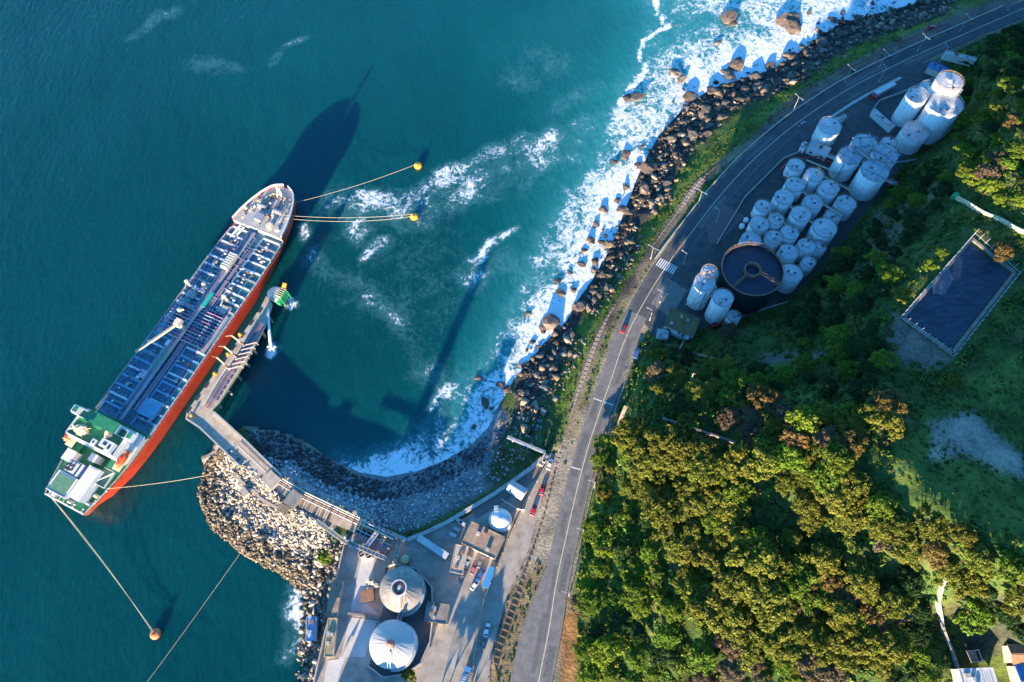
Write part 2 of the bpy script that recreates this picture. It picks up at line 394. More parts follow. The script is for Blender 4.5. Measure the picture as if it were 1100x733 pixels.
zone([(622,520),(660,520),(690,600),(720,700),(720,740),(620,740)], (0.10, 0.16, 0.03), 10, 0.7)
zone([(316,640),(345,600),(372,578),(352,660),(338,735),(312,740)], (0.14, 0.12, 0.10), 6)
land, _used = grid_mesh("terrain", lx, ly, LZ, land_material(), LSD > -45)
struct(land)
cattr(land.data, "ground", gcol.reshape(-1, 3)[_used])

# ---- sea sheet
def sea_material():
    m = bpy.data.materials.new("sea_water"); m.use_nodes = True; t = m.node_tree; L = t.links
    b = t.nodes["Principled BSDF"]
    g = t.nodes.new("ShaderNodeNewGeometry"); P = g.outputs["Position"]
    af = t.nodes.new("ShaderNodeAttribute"); af.attribute_name = "foam"
    sh = t.nodes.new("ShaderNodeAttribute"); sh.attribute_name = "shallow_sheen"
    big = noise_node(t, 0.012, 4, 0.5, P)
    def math_(op, a, b_=None, c=None):
        n = t.nodes.new("ShaderNodeMath"); n.operation = op
        for i, v in enumerate((a, b_, c)):
            if v is None: continue
            if isinstance(v, (int, float)): n.inputs[i].default_value = v
            else: L.new(v, n.inputs[i])
        return n.outputs[0]
    sea_tone = math_('ADD', sh.outputs["Fac"], math_('MULTIPLY', math_('SUBTRACT', big.outputs["Fac"], 0.5), 0.45))
    wc = ramp_node(t, [(0.0, (0.0008, 0.050, 0.054)), (0.45, (0.002, 0.090, 0.092)), (1.0, (0.018, 0.22, 0.22))], sea_tone)
    # lacy foam: warped cells + fractal patches against the foam density
    wn = noise_node(t, 0.10, 4, 0.6, P)
    wv = t.nodes.new("ShaderNodeVectorMath"); wv.operation = 'MULTIPLY_ADD'; wv.inputs[1].default_value = (9, 9, 0)
    L.new(wn.outputs["Color"], wv.inputs[0]); L.new(P, wv.inputs[2])
    vor = t.nodes.new("ShaderNodeTexVoronoi"); vor.feature = 'DISTANCE_TO_EDGE'; vor.inputs["Scale"].default_value = 0.28
    L.new(wv.outputs[0], vor.inputs["Vector"])
    lace = math_('SUBTRACT', 1.0, math_('MULTIPLY', vor.outputs["Distance"], 2.6))
    n1 = noise_node(t, 0.055, 8, 0.70, wv.outputs[0], 1.2); n2 = noise_node(t, 0.8, 4, 0.7, P); n3 = noise_node(t, 0.16, 6, 0.62, wv.outputs[0], 2.2)
    ridge = math_('SUBTRACT', 1.0, math_('MULTIPLY', math_('ABSOLUTE', math_('SUBTRACT', n3.outputs["Fac"], 0.5)), 5.0))
    pat = math_('ADD', math_('ADD', math_('MULTIPLY', n1.outputs["Fac"], 0.55), math_('MULTIPLY', ridge, 0.13)), math_('ADD', math_('MULTIPLY', lace, 0.07), math_('MULTIPLY', n2.outputs["Fac"], 0.26)))
    s = math_('ADD', pat, math_('SUBTRACT', af.outputs["Fac"], 1.0))
    mr = t.nodes.new("ShaderNodeMapRange"); mr.interpolation_type = 'SMOOTHSTEP'; mr.inputs[1].default_value = 0.0; mr.inputs[2].default_value = 0.13
    L.new(s, mr.inputs[0]); foam = mr.outputs[0]
    mf = t.nodes.new("ShaderNodeMapRange"); mf.interpolation_type = 'SMOOTHSTEP'; mf.inputs[1].default_value = -0.22; mf.inputs[2].default_value = 0.10; mf.inputs[4].default_value = 0.42
    L.new(s, mf.inputs[0]); film = t.nodes.new("ShaderNodeMixRGB"); L.new(mf.outputs[0], film.inputs[0]); L.new(wc.outputs[0], film.inputs[1]); film.inputs[2].default_value = (0.10, 0.30, 0.32, 1)
    mix = t.nodes.new("ShaderNodeMixRGB"); L.new(foam, mix.inputs[0]); L.new(film.outputs[0], mix.inputs[1]); mix.inputs[2].default_value = (0.72, 0.73, 0.72, 1)
    L.new(mix.outputs[0], b.inputs["Base Color"])
    rr = t.nodes.new("ShaderNodeMapRange"); rr.inputs[3].default_value = 0.16; rr.inputs[4].default_value = 0.9
    L.new(foam, rr.inputs[0]); L.new(rr.outputs[0], b.inputs["Roughness"])
    sw_ = math_('SUBTRACT', 1.0, foam); L.new(sw_, b.inputs["Subsurface Weight"])      # light travels some metres inside the water and softens shadows
    b.inputs["Subsurface Radius"].default_value = (0.3, 1.0, 1.0); b.inputs["Subsurface Scale"].default_value = 20.0
    b.inputs["IOR"].default_value = 1.33; b.inputs["Specular IOR Level"].default_value = 0.5
    # wind waves + chop
    map_ = t.nodes.new("ShaderNodeMapping"); map_.inputs["Rotation"].default_value = (0, 0, R_(35)); map_.inputs["Scale"].default_value = (1, 0.45, 1)
    L.new(P, map_.inputs[0])
    w1 = noise_node(t, 0.10, 3, 0.5, map_.outputs[0]); w2 = noise_node(t, 0.45, 5, 0.6, map_.outputs[0])
    hh = math_('ADD', math_('MULTIPLY', w1.outputs["Fac"], 1.6), math_('MULTIPLY', w2.outputs["Fac"], 1.3))
    bp = t.nodes.new("ShaderNodeBump"); bp.inputs["Strength"].default_value = 0.35; bp.inputs["Distance"].default_value = 1.2
    L.new(hh, bp.inputs["Height"]); L.new(bp.outputs[0], b.inputs["Normal"])
    return m
sx, sy = axis(-340, 260, 2.5, 16000), axis(-60, 400, 2.5, 16000)
SX, SY = np.meshgrid(sx, sy)
SSD = -sdist(SX, SY, LAND)                                    # metres from the shore, seaward positive
OUTER = [tuple(G(x, y, 0))[:2] for x, y in [(640,-120),(690,-10),(702,20),(690,70),(668,100),(652,140),(640,175),(622,195),(598,235),(575,272),(562,305),(545,340),(530,370),(508,400),(490,430),(465,455),(430,480),(385,494),(360,498)]]
SURF = OUTER + [tuple(G(x, y, 0))[:2] for x, y in SHORE_PX[1:33]][::-1]
d_out, _ = seg_dist(SX, SY, OUTER); in_s = inside(SX, SY, SURF)
foam = np.where(in_s, 0.46 + 0.145 * (d_out / (d_out + np.maximum(SSD, 0.5)))**0.9, 0.43 - d_out / 42)
foam = np.where(SSD < 0, 0.55, foam) + (.20 * (fbm(SX * .028, SY * .028, 3, 230) - .47) - .012 + .012 * (1 - sstep(10, 60, SX))) * in_s; foam = np.clip(foam, 0, 1)
shallow_sheen = 0.10 + 0.38 * np.exp(-np.maximum(SSD, 0) / 70) * (SX > -40) + 0.45 * np.where(in_s, 1, np.exp(-d_out / 22))
shallow_sheen = shallow_sheen + 0.30 * sstep(120, 340, SY) * sstep(-330, 40, SX)  # lighter toward the far right: shallower water plus sky reflection put into the colour
STREAKS = [([(372,213),(400,213),(440,207),(480,192),(520,178),(560,165),(600,152)], 9, .43), ([(440,228),(480,216),(520,200),(560,186),(610,166),(640,140)], 9, .41),
 ([(395,276),(410,262),(422,255)], 5, .44), ([(508,277),(520,260),(535,248),(552,240)], 4.0, .44), ([(332,282),(360,298),(400,318),(430,350)], 9, .37), ([(440,212),(400,225),(385,245)], 9, .42),
 ([(150,35),(185,15)], 7, .32), ([(200,75),(248,78)], 7, .29), ([(290,68),(325,45)], 5, .31), ([(704,-5),(708,14),(718,30),(705,34),(690,45),(687,60),(694,75),(680,92),(664,112)], 1.5, .56),
 ([(291,374),(291,379)], 2.8, .66), ([(307,323),(313,327)], 3.0, .62), ([(326,243),(328,255)], 3.5, .46), ([(330,596),(325,625),(325,650)], 5, .46), ([(324,655),(323,700)], 4, .42), ([(500,300),(540,280),(560,290)], 9, .36),
 ([(430,330),(440,380),(470,400)], 10, .30), ([(355,510),(380,498),(400,500)], 4, .45), ([(545,80),(600,65)], 14, .28), ([(600,120),(650,95)], 8, .34), ([(490,410),(470,440)], 6, .5)]
WX = SX + (fbm(SX * .045, SY * .045, 3, 201) - .45) * 26; WY = SY + (fbm(SX * .045, SY * .045, 3, 207) - .45) * 26; WK = .72 + .55 * fbm(SX * .06, SY * .06, 3, 211)
for pts, wd, k in STREAKS:
    d, _ = seg_dist(SX if wd < 4 else WX, SY if wd < 4 else WY, [tuple(G(x, y, 0))[:2] for x, y in pts]); foam = np.maximum(foam, (k + .06) * (WK if wd >= 4 else 1) * (1 - sstep(wd * 0.2, wd * 2.2, d)))
c0 = G(440, 300, 0); foam = np.maximum(foam, 0.33 * np.exp(-(((SX - c0.x) / 60)**2 + ((SY - c0.y) / 60)**2)))
SWELL = 0.25 * np.sin(SX * 0.06 - SY * 0.045) * np.exp(-((SX / 800)**2 + (SY / 800)**2)) - 0.25
sea, _ = grid_mesh("sea", sx, sy, SWELL, sea_material())
struct(sea); fattr(sea.data, "foam", foam); fattr(sea.data, "shallow_sheen", shallow_sheen)
# ================================================================== the tanker
M_HULL = mat("hull_orange_paint", (0.55, 0.055, 0.020), 0.45, var=0.18, scale=0.35, tint=(0.30, 0.05, 0.03))
M_DECKB = mat("deck_blue_paint", (0.075, 0.17, 0.225), 0.55, var=0.55, scale=0.5, tint=(0.02, 0.09, 0.19))
M_DECKLB = mat("light_blue_paint", (0.14, 0.32, 0.45), 0.55, var=0.2, scale=0.5)
M_DECKG = mat("deck_green_paint", (0.018, 0.19, 0.08), 0.6, var=0.35, scale=0.5)
M_GREENL = mat("weathered_green_paint", (0.10, 0.22, 0.13), 0.65, var=0.3, scale=0.7)
M_FOC = mat("forecastle_grey", (0.36, 0.345, 0.32), 0.7, var=0.3, scale=0.6)
M_WHITE = mat("white_paint", (0.66, 0.65, 0.62), 0.5, var=0.10, scale=0.8)
M_CREAM = mat("cream_paint", (0.74, 0.58, 0.36), 0.5, var=0.15, scale=0.8)
M_STEEL = mat("pipe_steel", (0.36, 0.35, 0.36), 0.45, 0.3, var=0.25, scale=1.0)
M_PIPEB = mat("pipe_blue_grey", (0.16, 0.24, 0.33), 0.45, 0.2, var=0.25, scale=1.0)
M_PIPEM = mat("pipe_mauve", (0.30, 0.14, 0.26), 0.5, var=0.25, scale=1.0)
M_TEAL = mat("teal_paint", (0.02, 0.36, 0.28), 0.5, var=0.2, scale=0.8)
M_RUST = mat("rusty_brown", (0.24, 0.12, 0.07), 0.8, var=0.35, scale=1.0)
M_BOAT = mat("lifeboat_orange", (0.80, 0.12, 0.03), 0.4, var=0.1)
M_DARK = mat("dark_steel", (0.045, 0.045, 0.05), 0.5, 0.2, var=0.3)
M_NAVY = mat("navy_blue_paint", (0.012, 0.05, 0.22), 0.5, var=0.1)
M_GLASS = mat("dark_window_glass", (0.015, 0.02, 0.03), 0.08, var=0.1)
SHIP_O = Vector((-191.3, 57.2, -3.0)); SHIP_A = -math.atan2(0.42, 0.9075)
ship = thing("tanker", "long orange hulled tanker with blue pipe covered deck moored at the pier", "tanker", SHIP_O, SHIP_A)
def hb_deck(s): return float(np.interp(s, [0, 6, 14, 25, 40, 118, 128, 138, 146, 153, 159, 163, 165.2, 166.2], [10.4, 11.9, 13.3, 14.6, 15.0, 15.0, 14.8, 14.2, 13.1, 11.3, 9.0, 6.5, 3.9, 0.7]))
def hb_wl(s): return float(np.interp(s, [0, 5, 10, 20, 34, 112, 122, 132, 142, 150, 156, 160, 166], [3.5, 6.5, 9.2, 12.8, 14.5, 14.5, 13.2, 10.8, 7.4, 4.2, 1.8, 0.4, 0.1]))
ST = [0, 3, 6, 10, 14, 20, 28, 36, 50, 70, 90, 110, 118, 124, 130, 136, 139.9, 140.1, 144, 148, 152, 155, 158, 160.5, 162.5, 164, 165.2, 166]
def zdeck(s): return 10.0 if s < 140 else 13.2 + (s - 140) * 0.02
LV = [(-3.0, 0.0), (0.0, 0.0), (3.0, 0.35), (7.0, 0.8), (None, 1.0)]
hv, hf = [], []
for s in ST:
    wl, dk = hb_wl(s), hb_deck(s); row = []
    top = zdeck(s) + 0.3
    for side in (1, -1):
        for (z, k) in LV:
            zz = top if z is None else z
            if zz == top or z is None: k = 1
            y = s + (0.0 if s < 150 else (k - 1) * 2.0) + (0.0 if s > 6 else (1 - k) * 2.5)
            row.append((side * (wl + (dk - wl) * k**0.8), y, zz))
    hv += row
nl = len(LV)
for i in range(len(ST) - 1):
    for sd in (0, 1):
        for k in range(nl - 1):
            a = i * 2 * nl + sd * nl + k; b_ = a + 2 * nl
            hf.append((a, b_, b_ + 1, a + 1) if sd == 0 else (a + 1, b_ + 1, b_, a))
for k in range(nl - 1):
    hf.append((k, k + 1, nl + k + 1, nl + k))
hull = MB().add(hv, hf).build("hull", M_HULL, ship, True)
hull.data.polygons.foreach_set("use_smooth", [True] * len(hull.data.polygons))
# boot-top line and rubbing strake
for sd in (1, -1):
    bt = MB()
    for i in range(len(ST) - 1):
        s0, s1 = ST[i], ST[i+1]
        if s0 < 8 or s1 > 138: continue
        bt.beam((sd * (hb_deck(s0) + 0.06), s0, 9.2), (sd * (hb_deck(s1) + 0.06), s1, 9.2), 0.25, 0.35)
    bt.build("rubbing_strake", M_HULL, ship)
def deck(name, s0, s1, z, m, inset=0.25, parent=ship):
    ss = [s0] + [s for s in np.arange(math.ceil(s0), s1, 2.0) if s > s0] + [s1]
    v = []; f = []
    for s in ss:
        h = max(0.05, hb_deck(s) - inset); v += [(-h, s, z), (h, s, z)]
    for i in range(len(ss) - 1): f.append((2*i, 2*i+1, 2*i+3, 2*i+2))
    return MB().add(v, f).build(name, m, parent)
main_deck = deck("main_deck", 37.5, 140.1, 9.9, M_DECKB)
poop = deck("poop_deck", 0.3, 37.5, 9.9, M_DECKG)
foc = deck("forecastle_deck", 140.1, 165.4, 13.15, M_FOC, 0.35)
MB().box((0, 140.2, 11.5), (2 * hb_deck(140) - 0.7, 0.3, 3.3)).build("forecastle_bulkhead", M_FOC, foc)
def side_rail(name, s0, s1, z, m, step=3.0, hgt=1.1, inset=0.4, parent=ship):
    ss = np.arange(s0, s1 + 0.1, step)
    for sd in (1, -1):
        b = MB(); pts = [(sd * (hb_deck(s) - inset), s, z) for s in ss]
        for p in pts: b.box((p[0], p[1], z + hgt / 2), (0.12, 0.12, hgt))
        for p, q in zip(pts[:-1], pts[1:]):
            for k in (hgt, hgt * 0.5): b.beam((p[0], p[1], z + k), (q[0], q[1], z + k), 0.10, 0.10)
        b.build(name, m, parent)
side_rail("railing", 38, 138, 9.9, M_WHITE); side_rail("railing", 1, 36, 9.9, M_WHITE, 2.5)
# white capped bulwark round the bow
ss = list(np.arange(140.5, 165.5, 1.5)) + [166.0]
for sd in (1, -1):
    bw = MB()
    for a, b_ in zip(ss[:-1], ss[1:]):
        bw.beam((sd * (hb_deck(a) - 0.1), a, zdeck(a) + 0.75), (sd * (hb_deck(b_) - 0.1), b_, zdeck(b_) + 0.75), 0.35, 1.1)
    bw.build("bulwark", M_WHITE, foc)
# transom + stern bulwark
MB().beam((-10.1, 0.25, 10.35), (10.1, 0.25, 10.35), 0.5, 0.9).build("stern_bulwark", M_WHITE, poop)
# transverse deck girders with lit tops
for i, s in enumerate(np.arange(42, 138, 4.35)):
    h = hb_deck(s) - 1.0
    for sd in (1, -1):
        if sd == 1 and 78 < s < 96: continue
        x0 = 4.4; L = h - x0
        g = MB(); n = 5
        g.box((sd * (x0 + L / 2), s, 10.35), (L, 0.28, 0.9)); g.box((sd * (x0 + L / 2), s, 10.85), (L, 0.9, 0.10))
        for k in range(n): g.box((sd * (x0 + L * (k + 0.5) / n), s + 0.35, 10.25), (0.12, 0.5, 0.7))
        g.build("deck_girder", (M_WHITE if (i * 7 + sd) % 4 else M_FOC) if s > 92 else (M_DECKLB if (i + sd) % 3 else M_WHITE), main_deck)
for sd in (1, -1):
    MB().box((sd * 12.9, 88, 10.15), (0.35, 98, 0.5)).build("gutter_bar", M_TEAL if sd > 0 else M_PIPEB, main_deck)
    MB().box((sd * 4.1, 88, 10.5), (0.4, 100, 1.2)).build("longitudinal_girder", M_DECKLB, main_deck)
# centre pipe rack with cargo lines and raised walkway
for k, x in enumerate([-3.2, -2.6, -2.0, -1.4, 1.5, 2.1, 2.7, 3.3]):
    s1 = [136, 120, 132, 110, 136, 124, 130, 108][k]
    b = MB(); b.cyl((x, 44, 11.6), (x, s1, 11.6), 0.22, n=8)
    for s in np.arange(48, s1, 9): b.cyl((x, s, 11.6), (x, s + 0.25, 11.6), 0.36, n=8)
    b.build("cargo_pipe", [M_STEEL, M_PIPEB, M_PIPEM, M_STEEL, M_PIPEB, M_STEEL, M_PIPEM, M_STEEL][k], ship)
for s in np.arange(46, 137, 6.5):
    b = MB(); b.box((0, s, 11.2), (8.2, 0.3, 0.3))
    for x in (-4, -1, 1, 4): b.box((x, s, 10.6), (0.25, 0.25, 1.3))
    b.build("pipe_support", M_PIPEB, ship)
cw = MB(); cw.box((0, 88, 12.6), (1.5, 100, 0.12))
for s in np.arange(40, 138, 4): 
    for sd in (-0.75, 0.75): cw.box((sd, s, 13.1), (0.08, 0.08, 1.0)); cw.box((sd * 0.9, s, 11.3), (0.16, 0.16, 2.6))
for sd in (-0.75, 0.75): cw.box((sd, 88, 13.6), (0.08, 100, 0.08))
cw.build("catwalk", M_STEEL, ship)
for k in range(14):
    x = rr.choice([-1, 1]) * rr.uniform(4.6, 12.4); s0 = rr.uniform(44, 110); L_ = rr.uniform(10, 26)
    MB().cyl((x, s0, 10.95), (x, min(136, s0 + L_), 10.95), rr.choice([.1, .14, .18]), n=6).build("service_pipe", rr.choice([M_STEEL, M_WHITE, M_PIPEB, M_PIPEM, M_TEAL]), ship)
for k in range(16):
    s0 = 44 + k * 5.8; sd = 1 if k % 2 else -1; MB().cyl((sd * 3.5, s0, 11.2), (sd * (8 + 4 * rr.random()), s0, 11.2), .13, n=6).build("branch_pipe", rr.choice([M_STEEL, M_WHITE, M_FOC]), ship)
# cargo manifold amidships
for k, s in enumerate(np.arange(78.5, 95.5, 1.6)):
    b = MB()
    for sd in (1, -1):
        b.cyl((0.5 * sd, s, 12.1), (11.8 * sd, s, 12.1), 0.26, n=8); b.cyl((11.8 * sd, s, 12.1), (12.1 * sd, s, 12.1), 0.5, n=10)
        b.cyl((8.0 * sd, s, 12.1), (8.0 * sd, s, 13.0), 0.16, n=6); b.cyl((8.0 * sd, s, 13.0), (8.0 * sd, s, 13.08), 0.45, n=8)
    b.build("manifold_pipe", [M_STEEL, M_PIPEM, M_PIPEB][k % 3], ship)
for sd in (1, -1):
    b = MB(); b.box((sd * 12.0, 87, 10.6), (2.6, 19, 0.5)); b.build("drip_tray", M_STEEL, ship)
    b = MB()
    for s in np.arange(78, 97, 3): b.box((sd * 7, s, 11.1), (6, 0.25, 0.25)); b.box((sd * 5, s, 10.5), (0.25, 0.25, 1.2)); b.box((sd * 9.5, s, 10.5), (0.25, 0.25, 1.2))
    b.build("manifold_frame", M_PIPEB, ship)
# hose crane
cr = MB(); cr.lathe([(1.1, 0), (1.1, 5.6), (1.5, 5.7), (1.5, 6.4)], 14, (-1.6, 83.4, 9.9)); crane = cr.build("crane", M_CREAM, ship)
b = MB(); b.beam((-1.6, 83.4, 17.0), (-8.2, 64.5, 19.5), 0.9, 1.0); b.box((-1.6, 83.9, 17.2), (2.6, 3.0, 2.0)); b.build("boom", M_CREAM, crane)
b = MB(); b.tube([(-1.6, 83.4, 19.0), (-8.2, 64.5, 20.1)], 0.07, 5); b.cyl((-8.2, 64.5, 19.4), (-8.2, 64.5, 15.5), 0.07, n=5); b.box((-8.2, 64.5, 15.3), (0.5, 0.5, 0.7)); b.build("hoist_cable", M_DARK, crane)
# midships crane posts, vents
def vent_post(x, s, hgt, arm):
    b = MB(); b.lathe([(0.7, 0), (0.5, hgt * 0.5), (0.45, hgt), (1.0, hgt), (1.0, hgt + 1.0), (0.3, hgt + 1.3)], 12, (x, s, 9.9))
    b.beam((x, s, 9.9 + hgt + 0.3), (x + arm[0], s + arm[1], 9.9 + hgt + 0.5), 0.55, 0.55)
    b.build("vent_post", M_CREAM, ship)
for a in [(-12.6, 103, 4.2, (1.5, -3.2)), (-4.6, 105, 4.0, (2, -2.6)), (7.6, 103.5, 4.2, (1.4, -4.4)), (-7.5, 90, 3.4, (1.8, 0.8))]: vent_post(*a)
def deck_house(name, x, s, z0, sx, sy, sz, m, parent=ship, ribs=0, mr=None):
    b = MB(); b.box((x, s, z0 + sz / 2), (sx, sy, sz)); b.box((x, s, z0 + sz + 0.04), (sx + 0.25, sy + 0.25, 0.16))
    o = b.build(name, m, parent)
    if ribs:
        r = MB()
        for k in range(ribs): r.box((x, s - sy / 2 + sy * (k + 0.5) / ribs, z0 + sz + 0.22), (sx, 0.3, 0.28))
        r.build("rib", mr or m, o)
    return o
deck_house("slatted_locker", -1.6, 120, 12.7, 3.4, 8.5, 1.6, M_CREAM, ship, 7, M_WHITE)
deck_house("teal_cover", 0.9, 99.3, 12.7, 1.7, 7.5, 0.9, M_TEAL)
deck_house("teal_cover", -9.0, 96, 9.9, 2.2, 1.6, 1.4, M_TEAL)
deck_house("long_green_cover", -1.2, 68.0, 10.9, 2.6, 12.5, 1.4, M_GREENL, ship, 5, M_TEAL)
deck_house("hatch_cover", -4.8, 58.6, 9.9, 4.0, 3.2, 1.3, M_WHITE, ship, 3, M_STEEL)
deck_house("raised_platform", 7.4, 47.0, 10.0, 8.0, 7.0, 1.6, M_DECKLB)
deck_house("stores_box", -3.6, 75.0, 9.9, 2.6, 2.6, 1.6, M_WHITE)
deck_house("stores_box", 8.6, 98.6, 9.9, 4.2, 3.6, 1.5, M_FOC)
deck_house("stores_box", -9.5, 99.3, 9.9, 4.4, 3.2, 1.0, M_FOC)
for (x, s) in [(-8, 112), (8, 116), (-8, 124), (8.5, 128), (-9, 68), (9.5, 62), (-9, 52), (10, 55), (-8, 132), (7, 133)]:
    b = MB(); b.lathe([(0.9, 0), (0.9, 0.8), (0.75, 1.0), (0.0, 1.05)], 12, (x, s, 9.95)); b.box((x, s + 0.9, 10.3), (0.5, 0.8, 0.5)); b.build("tank_hatch", M_STEEL, ship)

for k in range(120):
    x = rr.choice([-1, 1]) * rr.uniform(4.8, 12); s = rr.uniform(76, 100) if k < 50 else (rr.uniform(100, 138) if k < 90 else rr.uniform(42, 76))
    x = max(-hb_deck(s) + 2, min(hb_deck(s) - 2, x)); hgt = rr.uniform(0.6, 2.0)
    b = MB(); b.cyl((x, s, 9.9), (x, s, 9.9 + hgt), 0.18, n=6); b.box((x, s, 9.9 + hgt), (rr.uniform(0.5, 1.6), rr.uniform(0.5, 1.2), 0.35)); b.build("deck_valve", rr.choice([M_STEEL, M_CREAM, M_PIPEM, M_WHITE, M_RUST]), ship)
b = MB()
for k in range(7): b.box((-10.2 + k * 0.5, 133.0 + k * 0.9, 10.2 + k * 0.42), (2.6, 0.35, 0.12))
b.beam((-11.4, 132.5, 10.2), (-8.4, 139, 13.2), 0.12, 0.5); b.beam((-9, 132.0, 10.2), (-6.0, 138.5, 13.2), 0.12, 0.5); b.build("forecastle_stair", M_WHITE, ship)
# forecastle gear
b = MB(); b.lathe([(0.75, 0), (0.5, 4), (0.35, 6.8), (0.1, 7)], 10, (0, 161.3, 13.2)); b.box((0, 161.3, 18.0), (2.6, 0.4, 0.4)); b.box((0, 161.3, 19.6), (1.3, 0.9, 0.9)); b.beam((0, 158.2, 13.4), (0, 161.0, 18.5), 0.25, 0.25); b.build("foremast", M_CREAM, foc)
for (x, s, rz) in [(-4.4, 151.5, 0.3), (4.4, 151.5, -0.3)]:
    b = MB()
    for dx in (-1.3, 0, 1.3): b.cyl((x + dx - 0.45, s, 14.4), (x + dx + 0.45, s, 14.4), 0.9, n=14)
    b.box((x, s, 13.6), (4.4, 2.6, 0.5)); b.box((x + 2.4, s, 14.3), (0.9, 1.4, 1.5)); b.build("mooring_winch", M_STEEL, foc)
    b = MB(); b.tube([(x * 0.8, s + 1, 14.0), (x * 0.55, s + 5.5, 13.7), (x * 0.5, s + 8, 13.9)], 0.25, 6); b.build("anchor_chain", M_RUST, foc)
for (x, s) in [(-8.6, 148), (8.6, 148), (-6.6, 154), (6.6, 154), (-3.6, 159), (3.6, 159), (-9.5, 143.5), (9.5, 143.5)]:
    b = MB(); [b.cyl((x, s + d, 13.2), (x, s + d, 14.3), 0.32, n=8) for d in (-0.6, 0.6)]; b.box((x, s, 13.3), (0.9, 2.2, 0.2)); b.build("bollard", M_CREAM, foc)
for k in range(46):
    s = rr.uniform(142, 161); x = rr.uniform(-1, 1) * (hb_deck(s) - 1.6); hgt = rr.uniform(.3, 1.3)
    MB().box((x, s, 13.2 + hgt / 2), (rr.uniform(.3, 1.3), rr.uniform(.3, 1.6), hgt), rr.uniform(0, 3)).build("deck_fitting", rr.choice([M_STEEL, M_CREAM, M_DARK, M_PIPEB, M_WHITE, M_RUST]), foc)
dw = MB()
dw.ring((0, 154.5, 13.2), 0.0 + 6.0, 6.35, 0.0, 0.7, 26); dw.build("winch_coaming", M_CREAM, foc)
deck_house("paint_store", -1.5, 145.5, 13.2, 3.6, 3.4, 2.0, M_STEEL, foc); deck_house("vent_house", 5.5, 143.5, 13.2, 2.2, 2.2, 1.6, M_CREAM, foc)
# accommodation block
acc = MB(); acc.box((1.0, 29.6, 14.95), (25, 11.5, 10.1)); acc = acc.build("accommodation_block", M_WHITE, ship)
MB().box((1.0, 29.6, 20.08), (24.2, 10.8, 0.12)).build("top_deck", M_DECKG, acc)
for z in (12.4, 15.0, 17.6):
    b = MB(); b.box((1.0, 29.6, z), (26.4, 13.0, 0.18)); b.build("deck_ledge", M_WHITE, acc)
    for k in range(9):
        MB().box((1.0 - 11 + k * 2.75, 35.38, z + 1.3), (1.1, 0.06, 0.8)).build("window", M_GLASS, acc)
        MB().box((1.0 - 11 + k * 2.75, 23.82, z + 1.3), (1.1, 0.06, 0.8)).build("window", M_GLASS, acc)
b = MB(); b.box((1.0, 33.6, 19.9), (31, 3.4, 0.3)); b.build("bridge_wing", M_DECKG, acc)
b = MB(); b.box((1.0, 33.8, 21.4), (15, 4.0, 2.6)); wh = b.build("wheelhouse", M_WHITE, acc)
MB().box((1.0, 33.8, 22.78), (15.6, 4.6, 0.16)).build("wheelhouse_roof", M_DECKG, wh)
MB().box((1.0, 35.85, 21.8), (14, 0.08, 0.9)).build("window", M_GLASS, wh)
for (x0, x1, s0, s1, z) in [(-14.5, 16.5, 31.9, 35.3, 20.05), (-11, 13, 24.3, 35, 20.1)]:
    b = MB()
    for (a, c) in [((x0, s0), (x1, s0)), ((x1, s0), (x1, s1)), ((x1, s1), (x0, s1)), ((x0, s1), (x0, s0))]:
        b.beam((*a, z + 1.05), (*c, z + 1.05), 0.3, 0.2); b.beam((*a, z + 0.5), (*c, z + 0.5), 0.12, 0.9)
    b.build("railing", M_WHITE, acc)
for x in (-12.8, 14.8):
    b = MB(); b.box((x, 33.6, 21.3), (3.0, 3.0, 2.4)); o = b.build("wing_cab", M_WHITE, acc); MB().box((x, 33.6, 22.56), (2.2, 2.2, 0.14)).build("cab_roof", M_DECKG, o)
rm = MB(); rm.lathe([(1.6, 0), (1.0, 1.5), (0.6, 5.5), (0.4, 8)], 10, (-4.5, 27.5, 20.1)); rm = rm.build("radar_mast", M_CREAM, acc)
b = MB()
for z, L, a in ((24, 5.0, 0.2), (25.6, 6.4, 0.5), (27.0, 3.6, -0.3)): b.box((-4.5, 27.5, z), (L, 0.45, 0.45), a)
for a in range(6): b.beam((-4.5 + 2.6 * math.cos(a), 27.5 + 2.6 * math.sin(a), 20.2), (-4.5, 27.5, 25.0), 0.16, 0.16)
for z, r in ((22.6, 2.3), (24.9, 1.7)): b.cyl((-4.5, 27.5, z), (-4.5, 27.5, z + 0.15), r, n=10)
b.build("mast_arm", M_CREAM, rm)
b = MB(); b.lathe([(0.9, 0), (1.0, 0.7), (0.6, 1.5), (0.0, 1.8)], 12, (4.6, 31.2, 20.1)); b.lathe([(0.5, 0), (0.5, 1.2), (0.7, 1.3), (0.5, 1.9), (0, 2.1)], 10, (6.2, 29.8, 20.1)); b.box((5.3, 30.5, 20.4), (3.2, 2.2, 0.5), 0.6); b.build("satellite_dome", M_CREAM, acc)
for (x, s, sx, sy, sz) in [(7.8, 27.0, 4.2, 3.0, 2.2), (2.6, 25.6, 1.8, 2.2, 1.6), (10.6, 26.5, 2.6, 4.2, 2.8)]:
    o = deck_house("penthouse", x, s, 20.1, sx, sy, sz, M_WHITE, acc); MB().box((x, s, 20.1 + sz + 0.16), (sx * 0.45, sy * 0.4, 0.1)).build("skylight", M_DARK, o)
